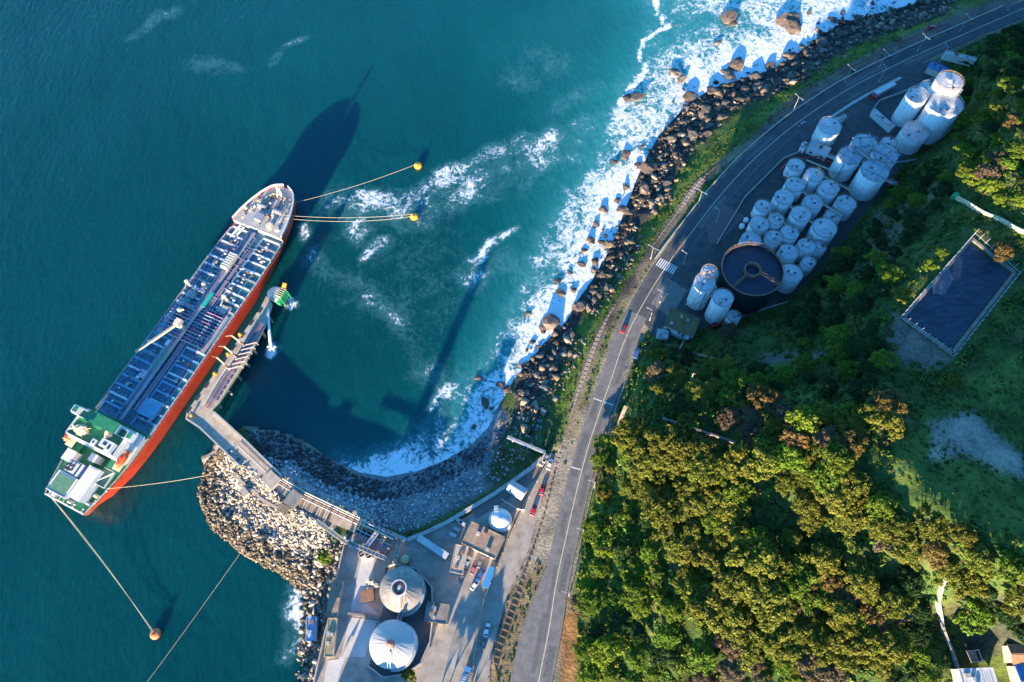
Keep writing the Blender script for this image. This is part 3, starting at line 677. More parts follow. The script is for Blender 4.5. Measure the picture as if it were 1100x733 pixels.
# lifeboats in davits
for sd in (1, -1):
    x = 14.2 if sd > 0 else -12.4; b = MB(); n = 10; prof = []
    pts = []; fs = []
    for i in range(n + 1):
        t = i / n; s = 21.0 + 7.6 * t; wdt = 1.45 * (1 - abs(2 * t - 1)**3.0) + 0.05
        for k in range(8):
            a = 2 * math.pi * k / 8; pts.append((x + wdt * math.cos(a), s, 16.6 + 1.35 * math.sin(a) * (0.55 + 0.45 * (1 - abs(2 * t - 1)**3))))
    for i in range(n):
        for k in range(8): fs.append((i*8+k, i*8+(k+1)%8, (i+1)*8+(k+1)%8, (i+1)*8+k))
    lb = b.add(pts, fs).build("lifeboat", M_BOAT, ship, True)
    b = MB(); b.box((x, 24.2, 18.0), (1.3, 1.8, 0.7)); b.build("lifeboat_cabin", M_BOAT, lb)
    b = MB()
    for s in (21.8, 27.6): b.beam((x - sd * 1.8, s, 12.0), (x, s, 18.8), 0.35, 0.35); b.beam((x, s, 18.8), (x + sd * 0.6, s, 17.8), 0.3, 0.3)
    b.box((x - sd * 1.0, 24.7, 14.6), (3.6, 9.6, 0.2)); b.build("davit", M_CREAM, lb)
# engine casing, funnel, stern houses
cas = deck_house("engine_casing", 5.4, 10.6, 9.9, 5.4, 13.5, 5.2, M_WHITE)
MB().box((5.4, 10.6, 15.3), (4.2, 12.4, 0.12)).build("casing_roof", M_WHITE, cas)
fn = MB(); fn.box((0.0, 14.0, 14.9), (5.4, 5.2, 10.0), 0, 0.92); fn = fn.build("funnel", M_NAVY, ship)
MB().box((0.0, 14.0, 18.2), (5.22, 5.02, 1.5), 0, 0.985).build("funnel_band", M_WHITE, fn)
MB().box((0.2, 14.0, 20.0), (4.3, 4.2, 0.3)).build("funnel_top", M_WHITE, fn)
b = MB()
for dx, dy in ((-1, -0.8), (0.8, -0.8), (-1, 0.9), (0.7, 1.0)): b.cyl((dx, 14 + dy, 19.8), (dx, 13.4 + dy, 22.6), 0.5, n=10)
b.build("exhaust_pipe", M_DARK, fn)
hs = deck_house("stern_house", -4.6, 6.4, 9.9, 9.6, 8.2, 2.8, M_WHITE); MB().box((-4.6, 6.4, 12.92), (8.2, 6.8, 0.12)).build("green_roof", M_GREENL, hs)
deck_house("stern_house", -8.6, 17.0, 9.9, 4.5, 4.5, 4.5, M_WHITE); deck_house("stern_house", 1.5, 20.3, 9.9, 3.0, 3.0, 5.0, M_WHITE)
deck_house("boat_deck", 10.2, 24.8, 12.6, 5.5, 11, 0.3, M_DECKG); deck_house("boat_deck", -9.6, 24.0, 12.6, 5.0, 12, 0.3, M_DECKG)
deck_house("side_deck", 9.6, 15.5, 11.9, 5.6, 7.0, 0.3, M_GREENL)
b = MB()
for (a, c) in [((7, 12.2), (12.2, 12.2)), ((12.2, 12.2), (12.2, 19)), ((12.2, 19), (7, 19)), ((7, 12.2), (12.2, 19)), ((-9.4, 2.4), (0.2, 2.4))]: b.beam((*a, 13.0), (*c, 13.0), 0.22, 0.22); b.beam((*a, 12.6), (*c, 12.6), 0.1, 0.6)
b.build("railing", M_WHITE, ship)
for (x, s) in [(9.3, 4.5), (10.2, 8.2), (-6, 1.5), (2, 2.0)]:
    b = MB(); [b.cyl((x - 0.9, s + d, 10.9), (x + 0.9, s + d, 10.9), 0.65, n=12) for d in (0,)]; b.box((x, s, 10.2), (2.6, 1.6, 0.5)); b.build("mooring_winch", M_CREAM if s > 8 else M_STEEL, poop)
for (x, s) in [(-8.5, 1.2), (8.6, 1.2), (11, 6), (-10.8, 6), (12.4, 12), (4, 1.2)]:
    b = MB(); [b.cyl((x, s + d, 9.9), (x, s + d, 10.9), 0.3, n=8) for d in (-0.5, 0.5)]; b.build("bollard", M_WHITE, poop)
for k in range(6):
    MB().box((-8 + k * 2.2, 1.4, 10.0), (0.25, 2.0, 0.35)).build("deck_stringer", M_WHITE, poop)

# ------------------------------------------------------------------ mooring lines and buoys
M_ROPE = mat("mooring_rope", (0.55, 0.47, 0.30), 0.9, var=0.15)
M_YEL = mat("buoy_yellow", (0.85, 0.36, 0.02), 0.5, var=0.12)
M_BUOY = mat("buoy_rust_orange", (0.55, 0.17, 0.06), 0.6, var=0.25)
def ship_pt(x, s, z): return Matrix.Translation(SHIP_O) @ Matrix.Rotation(SHIP_A, 4, 'Z') @ Vector((x, s, z))
def rope(a, b_, sag, label, r=0.16):
    r *= 0.5
    pts = []
    for i in range(17):
        t = i / 16; p = a.lerp(b_, t); p.z -= sag * 4 * t * (1 - t); pts.append(p)
    return tag(MB().tube(pts, r, 6).build("mooring_line", M_ROPE), label, "mooring line", "mooring lines of the tanker")
def buoy(px, py, label, m):
    p = G(px, py, 0.5); t = thing("mooring_buoy", label, "buoy", (p.x, p.y, -0.4), 0.3, "mooring buoys around the tanker")
    MB().lathe([(1.5, -0.6), (2.0, 0.2), (2.05, 1.1), (1.7, 1.7), (0.9, 1.9)], 20).build("float", m, t, True)
    b = MB(); b._ring((0, 0, 0), 1.98, 2.2, 0.5, 0.85, 20); b.build("fender_ring", M_DARK, t)
    b = MB(); b.cyl((0, 0, 1.8), (0, 0, 2.7), 0.35, n=8); b.box((0, 0, 2.7), (1.0, 0.4, 0.5)); b.build("mooring_hook", M_DARK, t)
    return Vector((p.x, p.y, 1.9))
b1 = buoy(449, 178, "yellow mooring buoy farther up, holding a single line from the bow", M_YEL)
b2 = buoy(445, 233, "yellow mooring buoy beside the foam streak, holding two lines from the bow", M_YEL)
b3 = buoy(167, 681, "rusty orange mooring buoy off the stern of the tanker", M_BUOY)
rope(ship_pt(6.0, 156.5, 14.2), b1, 2.0, "single pale mooring line from the bow to the upper yellow buoy", 0.13)
rope(ship_pt(8.2, 151, 14.2), b2 + Vector((0, 0.6, 0)), 2.5, "upper of the twin mooring lines to the yellow buoy by the foam", 0.14)
rope(ship_pt(8.8, 149.5, 14.2), b2 - Vector((0, 0.6, 0)), 3.6, "lower of the twin mooring lines to the yellow buoy by the foam", 0.14)
rope(ship_pt(-7.0, 0.2, 10.6), b3 + Vector((0.3, 0.3, 0)), 1.5, "first of two stern lines running to the rusty orange buoy", 0.15)
rope(ship_pt(-6.2, 0.2, 10.6), b3, 2.6, "second of two stern lines running to the rusty orange buoy", 0.15)
rope(ship_pt(12.4, 12.5, 10.8), G(226, 510, 4.0), 2.0, "pale mooring line from the stern quarter to the breakwater rocks", 0.16)
rope(G(264, 586, 3.0), G(158, 733, 0.6), 0.5, "faint dark line running from the breakwater down into the water", 0.10)
# ================================================================== roads, railway, pavements
M_ASPH = mat("asphalt", (0.16, 0.15, 0.137), 0.9, var=0.30, scale=0.35, bump=0.15)
M_ASPHL = mat("worn_pale_asphalt", (0.17, 0.155, 0.135), 0.9, var=0.25, scale=0.4)
M_CONC = mat("concrete", (0.40, 0.37, 0.33), 0.85, var=0.2, scale=0.5, tint=(0.22, 0.20, 0.17))
M_CONCD = mat("stained_concrete", (0.22, 0.19, 0.16), 0.9, var=0.35, scale=0.4, tint=(0.12, 0.09, 0.07))
M_TAN = mat("tan_concrete", (0.42, 0.34, 0.25), 0.85, var=0.25, scale=0.45, tint=(0.25, 0.17, 0.10))
M_LINE = mat("road_paint_white", (0.62, 0.60, 0.55), 0.7, var=0.25, scale=1.5)
M_YLINE = mat("road_paint_yellow", (0.60, 0.50, 0.30), 0.7, var=0.25, scale=1.5)
M_SLEEP = mat("sleeper_concrete", (0.36, 0.29, 0.23), 0.9, var=0.3, scale=0.8)
M_WOOD = mat("old_timber", (0.20, 0.145, 0.095), 0.9, var=0.35, scale=1.2)
M_RAILS = mat("rusty_rail", (0.20, 0.10, 0.06), 0.6, 0.5, var=0.2)
M_GALV = mat("galvanised_steel", (0.50, 0.51, 0.50), 0.45, 0.5, var=0.15)
def normals2(pts):
    P = np.array(pts, float)[:, :2]; T = np.gradient(P, axis=0); T /= np.linalg.norm(T, axis=1)[:, None] + 1e-9
    return P, np.stack([T[:, 1], -T[:, 0]], 1)           # right-hand normals
def strip_mb(pts, z, a, b_, skirt=0.6):
    """a..b: signed offsets to the right of the path"""
    P, N = normals2(pts); z = np.full(len(P), z) if np.isscalar(z) else z
    a = np.full(len(P), a) if np.isscalar(a) else a; b_ = np.full(len(P), b_) if np.isscalar(b_) else b_
    A = P + N * a[:, None]; B = P + N * b_[:, None]; v = []; f = []
    for i in range(len(P)):
        v += [(A[i,0], A[i,1], z[i]), (B[i,0], B[i,1], z[i]), (A[i,0], A[i,1], z[i] - skirt), (B[i,0], B[i,1], z[i] - skirt)]
    for i in range(len(P) - 1):
        o = 4 * i; f += [(o, o+1, o+5, o+4)[::-1], (o+2, o, o+4, o+6)[::-1], (o+1, o+3, o+7, o+5)[::-1]]
    return MB().add(v, f)
def arclen(P): P = np.array(P)[:, :2]; return np.concatenate([[0], np.cumsum(np.linalg.norm(np.diff(P, axis=0), axis=1))])
RL = arclen(ROAD)
def along(path, L, s):
    P = np.array(path)[:, :2]; x = np.interp(s, L, P[:, 0]); y = np.interp(s, L, P[:, 1])
    x2 = np.interp(s + 0.5, L, P[:, 0]); y2 = np.interp(s + 0.5, L, P[:, 1]); return x, y, math.atan2(y2 - y, x2 - x)
def nearest_s(path, L, p):
    P = np.array(path)[:, :2]; return L[np.argmin((P[:, 0] - p[0])**2 + (P[:, 1] - p[1])**2)]
M_ASPHD = mat("shade_dark_asphalt", (0.068, 0.068, 0.068), 0.9, var=0.28, scale=0.35, bump=0.15)  # asphalt darkened for the shaded upper stretch; the shade is in the colour
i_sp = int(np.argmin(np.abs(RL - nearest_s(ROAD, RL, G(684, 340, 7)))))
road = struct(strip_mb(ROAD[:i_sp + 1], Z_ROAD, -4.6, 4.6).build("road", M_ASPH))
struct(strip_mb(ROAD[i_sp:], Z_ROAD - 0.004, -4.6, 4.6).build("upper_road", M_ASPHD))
strip_mb(ROAD, Z_ROAD + 0.032, -0.14, 0.14, 0.002).build("centre_line", M_YLINE, road)
for o in (-4.3, 4.18): strip_mb(ROAD, Z_ROAD + 0.032, o, o + 0.12, 0.002).build("edge_line", mat("faded_edge_paint", (0.24, 0.23, 0.21), 0.8, var=0.4, scale=0.6), road)
i_low = [i for i in range(len(ROAD)) if RL[i] < nearest_s(ROAD, RL, G(600, 600, 7))]
sh = strip_mb([ROAD[i] for i in i_low], Z_ROAD - 0.02, -9.8 + np.array([max(0, (RL[i] - RL[i_low[-1]] + 22) / 22) * 4.9 for i in i_low]), -4.604).build("road_shoulder", M_ASPHL); struct(sh)
# crosswalk stripes at the tank farm gate, stop lines
s0 = nearest_s(ROAD, RL, G(722, 286, 7)); x, y, a = along(ROAD, RL, s0)
for k in range(9):
    off = -4.0 + k * 1.0
    MB().box((x + math.sin(a) * off, y - math.cos(a) * off, Z_ROAD + 0.036), (4.6, 0.55, 0.006), a).build("crosswalk_stripe", M_LINE, road)
for pp in [(640,432),(652,432),(624,501)]:
    s1 = nearest_s(ROAD, RL, G(*pp, 7)); x, y, a = along(ROAD, RL, s1); sg = -1 if pp[0] < 645 else 1
    MB().box((x + math.sin(a) * 2.4 * sg, y - math.cos(a) * 2.4 * sg, Z_ROAD + 0.036), (0.5, 3.8, 0.006), a).build("stop_line", M_LINE, road)
# worn patches of newer asphalt
M_PATCH = mat("asphalt_patch", (0.118, 0.112, 0.104), 0.9, var=0.35)
for k, (pp, L, W, off) in enumerate([((600,620),14,2.2,2.4),((630,488),18,2.4,-2.2),((668,375),10,2.0,2.2),((588,690),20,1.6,-2.6),((760,228),22,2.2,2.0),((930,86),24,2.2,-2.2),((612,560),9,1.8,-2.0),((620,525),12,2.0,2.6),((645,440),8,2.2,-2.4),((660,398),15,1.4,2.8),((583,712),10,2.6,2.4),((595,650),26,0.9,-1.2),((636,470),30,0.8,1.4),((705,302),12,2,2),((820,160),20,1.8,-2.2),((990,56),26,2,2.2)]):
    s1 = nearest_s(ROAD, RL, G(*pp, 7)); x, y, a = along(ROAD, RL, s1)
    MB().box((x + math.sin(a) * off, y - math.cos(a) * off, Z_ROAD + 0.006 + 0.0008 * k), (L, W, 0.004), a).build("asphalt_patch", M_PATCH, road)
# pavement with kerb on the land side along the tank farm and a parapet on the sea side
i_hi = [i for i in range(len(ROAD)) if nearest_s(ROAD, RL, G(866, 126, 7)) < RL[i] < nearest_s(ROAD, RL, G(962, 72, 7))]
pv = struct(strip_mb([ROAD[i] for i in i_hi], Z_ROAD + 0.14, 7.2, 8.6).build("pavement", M_CONC))
i_par = [i for i in range(len(ROAD)) if nearest_s(ROAD, RL, G(708, 290, 7)) < RL[i] < nearest_s(ROAD, RL, G(1090, 12, 7))]
par = thing("parapet", "low pale concrete parapet along the sea side of the upper road", "parapet")
for k in range(0, len(i_par) - 2, 2):
    seg = [ROAD[i] for i in i_par[k:k+3]]; strip_mb(seg, Z_ROAD + 0.75, -6.3, -5.85, 0.9).build("parapet_block", M_CONC, par)
# crash barrier on the land side of the lower road
i_gr = [i for i in range(len(ROAD)) if nearest_s(ROAD, RL, G(598, 640, 7)) < RL[i] < nearest_s(ROAD, RL, G(680, 360, 7))]
gr = thing("crash_barrier", "grey steel crash barrier along the hill side of the lower road", "barrier")
strip_mb([ROAD[i] for i in i_gr], Z_ROAD + 0.75, 5.6, 5.72, 0.3).build("barrier_rail", M_GALV, gr)
pm = None
for i in i_gr:
    P, N = normals2(ROAD); q = P[i] + N[i] * 5.85
    if pm is None: pm = MB().box((0, 0, 0.1), (0.14, 0.14, 1.3)).build("post", M_GALV, gr, loc=(*q, Z_ROAD)); pmd = pm.data
    else: link("post", pmd, gr, (*q, Z_ROAD))
# ---- railway
RLL = arclen(RAIL)
rw = thing("railway_track", "single railway track with pale sleepers running along the rocky shore", "railway")
sA, sB = nearest_s(RAIL, RLL, G(601, 500, 6)), nearest_s(RAIL, RLL, G(755, 194, 6)); sC = nearest_s(RAIL, RLL, G(1020, 25, 6)); s00 = nearest_s(RAIL, RLL, G(528, 725, 6))
slm = None
def sleeper(s, m, size, zoff=0.0):
    global slm
    x, y, a = along(RAIL, RLL, s)
    o = link("sleeper", slm[m.name], rw, (x + rr.uniform(-.06, .06), y + rr.uniform(-.06, .06), Z_RAIL + zoff)); o.rotation_euler = (0, 0, a + rr.uniform(-.03, .03)); return o
def _sm(m, L, W, Hh):
    b = MB().box((0, 0, 0), (L, W, Hh), 0, 0.94); me = bpy.data.meshes.new("sleeper"); me.from_pydata(b.v, [], b.f); me.materials.append(m); return me
slm = {M_SLEEP.name: _sm(M_SLEEP, 1.5, 3.0, 0.35), M_WOOD.name: _sm(M_WOOD, 0.55, 2.6, 0.3)}
s = sA
while s < sB: sleeper(s, M_SLEEP, None); s += 2.05
while s < sC: sleeper(s, M_WOOD, None, -0.05); s += 2.6
s = s00
while s < sA - 1: sleeper(s, M_WOOD, None, -0.12); s += 2.3
ii = [i for i in range(len(RAIL)) if RLL[i] < sC and RLL[i] > s00]
for o in (-0.78, 0.72): strip_mb([RAIL[i] for i in ii], Z_RAIL + 0.32, o, o + 0.10, 0.2).build("rail", M_RAILS, rw)

# ---- paved sheets: yard, tank farm, gate apron
def sheet(name, pts_px, z, m, t=0.4):
    return MB().prism([tuple(G(x, y, z))[:2] for x, y in pts_px], z - t, z).build(name, m)
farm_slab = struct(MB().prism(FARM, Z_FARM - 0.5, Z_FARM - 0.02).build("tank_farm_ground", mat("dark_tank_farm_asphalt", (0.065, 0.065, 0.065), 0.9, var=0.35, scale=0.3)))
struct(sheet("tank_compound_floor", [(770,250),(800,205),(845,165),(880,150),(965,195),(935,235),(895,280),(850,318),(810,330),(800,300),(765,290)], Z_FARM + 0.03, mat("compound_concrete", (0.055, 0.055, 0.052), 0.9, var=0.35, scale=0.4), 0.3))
struct(sheet("gate_apron", [(700,326),(716,298),(738,312),(720,342)], Z_FARM + 0.04, M_ASPHL, 0.3))
struct(sheet("car_park", [(758,243),(776,218),(800,232),(772,262),(762,262)], Z_FARM + 0.05, mat("red_brown_paving", (0.14, 0.09, 0.085), 0.9, var=0.25), 0.3))
struct(sheet("yard_ground", YARD_PX, Z_YARD + 0.0, mat("yard_concrete", (0.33, 0.285, 0.23), 0.85, var=0.28, scale=0.22, tint=(0.19, 0.15, 0.11)), 0.5))
for k, pts in enumerate([[(392,582),(404,588),(396,650),(407,661),(376,657),(384,620)], [(376,663),(405,667),(392,706),(366,706),(372,680)], [(352,710),(364,708),(376,682),(380,684),(366,720),(360,745),(346,745)]]):
    struct(sheet("concrete_pad", pts, Z_YARD + 0.05 + 0.01 * k, mat("pale_concrete_pad", (0.50, 0.47, 0.43), 0.85, var=0.12, scale=0.5), 0.3))

# ================================================================== pier (jetty head + approach trestle)
Z_P = 5.5
pier = thing("pier", "tan concrete pier with an angled approach trestle beside the tanker", "pier")
HEAD = [(199,449),(214,459),(228,441),(236,431),(249,411),(265,387),(273,373),(287,345),(292,326),(286,318),(280,330),(268,348),(246,379),(222,413),(201,441)]
MB().prism([tuple(G(x, y, Z_P))[:2] for x, y in HEAD], Z_P - 1.2, Z_P).build("head_deck", M_TAN, pier)
APP = [(214,459),(229,474),(258,500),(290,527),(303,512),(262,471),(228,441)]
MB().prism([tuple(G(x, y, Z_P))[:2] for x, y in APP], Z_P - 1.0, Z_P - 0.01).build("approach_deck", M_TAN, pier)
for (a, c) in [((230,443),(262,472)), ((262,472),(303,512))]:
    MB().beam(G(*a, Z_P + 0.6), G(*c, Z_P + 0.6), 0.8, 1.3).build("parapet_wall", M_CONC, pier)
    A, B = G(*a, Z_P - 1.2), G(*c, Z_P - 1.2); n = 5
    for k in range(n):
        p = A.lerp(B, (k + 0.5) / n); MB().cyl((p.x, p.y, -4), (p.x, p.y, Z_P - 1), 0.6, n=10).build("pile", M_CONCD, pier)
for (x, y) in [(205,446),(214,433),(222,421),(231,408),(240,394),(249,381),(258,369),(268,355),(277,341),(286,327),(232,433),(243,418),(253,402),(262,388),(270,374),(280,356),(288,340),(218,460),(232,473),(247,486),(262,499)]:
    p = G(x, y, Z_P); MB().cyl((p.x, p.y, -4), (p.x, p.y, Z_P - 0.9), 0.65, n=10).build("pile", M_CONCD, pier)
kb = MB()
MB().beam(G(200,450,Z_P+.3), G(214,459,Z_P+.3), 0.7, 0.6).build("kerb", M_CONC, pier)
MB().beam(G(214,459,Z_P+.3), G(258,501,Z_P+.3), 0.6, 0.6).build("kerb", M_CONC, pier)
for k in range(9):
    p = G(203 + k * 9.6, 441 - k * 13.4, Z_P - 0.3); MB().box((p.x, p.y, Z_P - 1.4), (1.5, 2.6, 3.0), SHIP_A).build("fender", M_DARK, pier)
for pp in [(222,434),(231,402),(245,381),(258,360),(206,447)]:
    p = G(*pp, Z_P); b = MB(); b.lathe([(0.5, 0), (0.4, 0.7), (0.65, 0.9), (0.5, 1.2)], 10, (p.x, p.y, Z_P)); b.box((p.x, p.y, Z_P + 0.06), (1.6, 1.6, 0.12), 0.4); b.build("bollard", M_YEL, pier)
# cargo pipes along the landward edge, stepping frames
pr = [G(284,348,Z_P+1.2), G(270,371,Z_P+1.2), G(262,384,Z_P+1.2), G(246,407,Z_P+1.2), G(233,429,Z_P+1.2), G(226,440,Z_P+1.2)]
fw = (pr[0] - pr[-1]).normalized(); nr = Vector((fw.y, -fw.x, 0))
for k in range(6):
    MB().tube([p + nr * (-0.4 - k * 0.72) for p in pr], 0.24, 7).build("cargo_pipe", [M_STEEL, M_PIPEM, M_RUST, M_STEEL, M_PIPEB, M_CREAM][k], pier)
for k in range(16):
    p = pr[0].lerp(pr[-1], (k + 0.5) / 16) - nr * 2.2
    MB().box((p.x, p.y, Z_P + 0.8), (5.0, 0.3, 0.3), math.atan2(nr.y, nr.x)).build("pipe_support", M_STEEL, pier)
for k in range(6):
    p = G(255 + k * 3.2, 397 - k * 5.0, Z_P); b = MB(); b.box((p.x, p.y, Z_P + 2.4), (5.6, 0.35, 0.35), 0.25); b.box((p.x - 2.6, p.y - 0.6, Z_P + 1.2), (0.3, 0.3, 2.4)); b.box((p.x + 2.6, p.y + 0.6, Z_P + 1.2), (0.3, 0.3, 2.4)); b.build("hose_gantry", M_CONC, pier)
MB().tube([G(262,473,Z_P+.6) + Vector((-2.2, -2.0, 0)), G(303,512,Z_P+.6) + Vector((-2.0, -2.0, 0))], 0.3, 7).build("cargo_pipe", M_STEEL, pier)
# round head platform with green gangway tower
p = G(295, 315, Z_P + 2); MB().lathe([(3.4, -2.2), (3.4, 0.0), (3.1, 0.15)], 20, (p.x, p.y, Z_P + 2)).build("round_platform", M_FOC, pier)
MB().cyl((p.x, p.y, -4), (p.x, p.y, Z_P), 2.4, n=14).build("dolphin_pile", M_CONCD, pier)
gt = thing("gangway_tower", "green steel gangway tower with yellow top at the tip of the pier", "gangway tower", (p.x + 3.4, p.y - 1.0, 0.0), SHIP_A); gt.scale = (.72, .72, .85)
M_GREEN = mat("bright_green_paint", (0.03, 0.36, 0.12), 0.5, var=0.15)
b = MB()
for (dx, dy) in ((-1.6, -3), (1.6, -3), (-1.6, 3.4), (1.6, 3.4)): b.box((dx, dy, 4.2), (0.45, 0.45, 12.4))
b.build("tower_frame", M_GREEN, gt)
for z in (5.4, 8.0, 10.2): MB().box((0, 0.2, z), (4.2, 7.6, 0.3)).build("tower_deck", M_GREEN, gt)
b = MB(); b.beam((-1.5, 3.4, 10.6), (1.0, 6.4, 12.6), 1.0, 0.5); b.beam((1.5, 3.4, 10.6), (-1.2, 6.2, 12.2), 0.8, 0.5); b.box((0, 5.2, 11.6), (2.6, 1.0, 0.8)); b.build("gangway_head", M_YEL, gt)
b = MB()
for k in range(5): b.box((0.2, -2.6 + k * 1.4, 10.8), (3.6, 0.15, 1.0))
b.box((2.0, 0.2, 11.3), (0.15, 7, 0.15)); b.build("railing", M_CREAM, gt)
MB().box((-0.3, -4.6, 6.2), (3.0, 1.6, 2.0)).build("control_cabin", M_GREEN, gt)
MB().cyl((0, 0, -4), (0, 0, 5.3), 1.6, n=12).build("dolphin_pile", M_CONCD, gt)
# loading arms on the pier head
def loading_arm(px, py, label, rz):
    p = G(px, py, Z_P); t = thing("marine_loader", label, "loading arm", (p.x, p.y, Z_P), rz, "loading arms on the pier")
    MB().lathe([(0.7, 0), (0.55, 0.6), (0.45, 6.0), (0.6, 6.1), (0.6, 6.8)], 10).build("column", M_STEEL, t)
    MB().beam((0, 0, 6.6), (-2.4, 0.6, 10.6), 0.5, 0.5).build("inner_arm", M_CREAM, t)
    MB().beam((-2.4, 0.6, 10.6), (-6.5, 0.8, 7.6), 0.4, 0.4).build("outer_arm", M_RUST, t)
    MB().box((1.1, -0.3, 6.0), (1.5, 0.9, 1.2)).build("counterweight", M_RUST, t)
for k, (x, y, d) in enumerate([(248,398,"loading arm nearest the pier bend, rust coloured"),(256,386,"middle loading arm standing between two others on the pier"),(264,374,"loading arm nearest the green gangway tower")]): loading_arm(x, y, d, SHIP_A + 0.1 * k)
# jets of water falling from the pier
M_JET = mat("white_water", (0.80, 0.80, 0.78), 0.5, var=0.06, scale=2)
def jet(a, b_, label):
    pts = []
    for i in range(9):
        t = i / 8; q = Vector(a).lerp(Vector(b_), t); q.z = a[2] + (b_[2] - a[2]) * t**1.8; pts.append(q)
    mb = MB()
    for i in range(8): mb.cyl(pts[i], pts[i+1], 0.42 + 0.05 * i, 0.47 + 0.05 * i, 8, False)
    for k in range(40):
        a_ = rr.uniform(0, 6.28); r_ = rr.uniform(0, 2.2) ** 0.8; sz = rr.uniform(0.2, 0.55)
        mb.lathe([(0.01, -sz * .5), (sz, 0), (sz * .6, sz * .6), (0, sz * .9)], 6, (b_[0] + r_ * math.cos(a_), b_[1] + r_ * math.sin(a_), 0.15))
    return tag(mb.build("water_jet", M_JET, None, True), label, "water jet", "water jets beside the pier")
jet(G(288.5, 332, Z_P), G(291.5, 374, 0.1), "long white jet of water pouring from the pier into the bay")
jet(G(305, 318, 5), G(309.5, 325, 0.1), "short splash of white water under the green gangway tower")

# ================================================================== mole: roadway, blocks, sheds, trestle
mole_pts = spline(MOLE, 3); mr_ = strip_mb(mole_pts[8:], 5.0, -5.5, 3.5).build("mole_roadway", M_TAN); struct(mr_)
def obox(name, label, cat, c0, c1, wid, z0, h, m, group=None, roof=None):
    """box along the picture segment c0-c1 (m wide), with a slightly larger capping slab"""
    a, b_ = G(*c0, z0), G(*c1, z0); mid = (a + b_) / 2; L = (b_ - a).length; ang = math.atan2(b_.y - a.y, b_.x - a.x)
    t = thing(name, label, cat, (mid.x, mid.y, z0), ang, group)
    MB().box((0, 0, h / 2), (L, wid, h)).build("wall", m, t)
    MB().box((0, 0, h + 0.1), (L + 0.3, wid + 0.3, 0.2)).build("roof", roof or m, t)
    return t, L
obox("concrete_block", "large pale concrete block on the breakwater where the pier begins", "block", (288,512), (299,522), 5, 4.6, 2.2, M_TAN)
obox("concrete_block", "square concrete bunker halfway along the breakwater roadway", "block", (312,534), (322,541), 6, 4.6, 2.6, M_CONCD)
obox("concrete_block", "small yellowish concrete box among the breakwater stones", "block", (262,527), (267,533), 2.2, 3.2, 2.0, M_TAN)
obox("timber_stack", "stack of brown timber on the breakwater roadway", "timber stack", (301,545), (310,550), 3, 4.9, 1.2, M_WOOD)
fp = thing("footpath_planks", "narrow plank footway winding over the breakwater stones", "footway")
fpp = [(248,508),(258,516),(264,526),(272,527),(280,536),(292,543),(305,550),(318,560)]
for a, b_ in zip(fpp[:-1], fpp[1:]): MB().beam(G(*a, 4.3), G(*b_, 4.3), 1.1, 0.3).build("plank", M_TAN, fp)
# pipelines on the bay side of the mole, resting on stanchions
pl = thing("pipeline", "bundle of parallel pipelines along the bay side of the breakwater", "pipeline")
pth = [G(300,512,6.0), G(326,528,6.0), G(360,544,6.0), G(398,562,6.0), G(425,574,6.0)]
for k, m in enumerate([M_CREAM, M_STEEL, M_RUST, M_STEEL]): MB().tube([q + Vector((-0.2 * k, -0.8 * k, 0)) for q in pth], 0.26, 7).build("pipe", m, pl)
for a, b_ in zip(pth[:-1], pth[1:]):
    for k in range(4):
        q = a.lerp(b_, (k + 0.5) / 4); MB().box((q.x - 0.3, q.y - 1.2, 5.4), (0.4, 3.6, 1.0), -0.45).build("stanchion", M_CONCD, pl)
# brown slatted timber deck
td = thing("timber_deck", "brown slatted timber deck on the breakwater between the pipelines and the stones", "deck")
for k in range(14):
    a = G(330 + k * 2.4, 531 + k * 1.15, 5.25); b_ = G(322 + k * 2.5, 545 + k * 1.2, 5.25)
    MB().beam(a, b_, 0.75, 0.25).build("plank", M_TAN if k % 3 else M_WOOD, td)
tr = thing("steel_trestle", "rusty steel pipe trestle where the breakwater meets the yard", "trestle")
for k in range(7):
    a = G(388 + k * 5.2, 556 + k * 2.6, 8.0); b_ = G(381 + k * 5.0, 573 + k * 2.6, 8.0)
    MB().beam(a, b_, 0.5, 0.5).build("cross_beam", [M_RUST, M_CREAM, M_STEEL][k % 3], tr)
    for q in (a, b_): MB().box((q.x, q.y, 6.4), (0.4, 0.4, 3.4)).build("leg", M_RUST, tr)
for k in range(5):
    MB().tube([G(386 - k * 1.2, 558 + k * 3.4, 8.5), G(424 - k * 1.4, 576 + k * 3.4, 8.5)], 0.28, 7).build("pipe", [M_STEEL, M_CREAM, M_RUST, M_STEEL, M_PIPEB][k], tr)
# seawall round the head of the bay
sw = thing("seawall", "pale curved seawall round the head of the bay", "seawall")
SWP = [(400,566),(418,573),(437,580),(455,573),(480,561),(505,546),(530,531),(552,516),(570,503),(582,492)]
swp = spline([tuple(G(x, y, 6.2))[:2] for x, y in SWP], 5)
for a, b_ in zip(swp[:-1], swp[1:]):
    MB().beam((*a, 4.6), (*b_, 4.6), 1.5, 3.2).build("wall_block", M_CONC, sw)
hp = strip_mb(swp[6:], 5.06, 0.9, 4.6, 0.4); struct(hp.build("quay_road", M_ASPHL))
rp = thing("red_pipe", "dark red pipe running along the seawall of the bay", "pipe")
MB().tube([(q[0] + 1.1, q[1] + 1.2, 5.5) for q in swp[4:22]], 0.35, 7).build("pipe", mat("red_pipe_paint", (0.26, 0.03, 0.07), 0.5), rp)
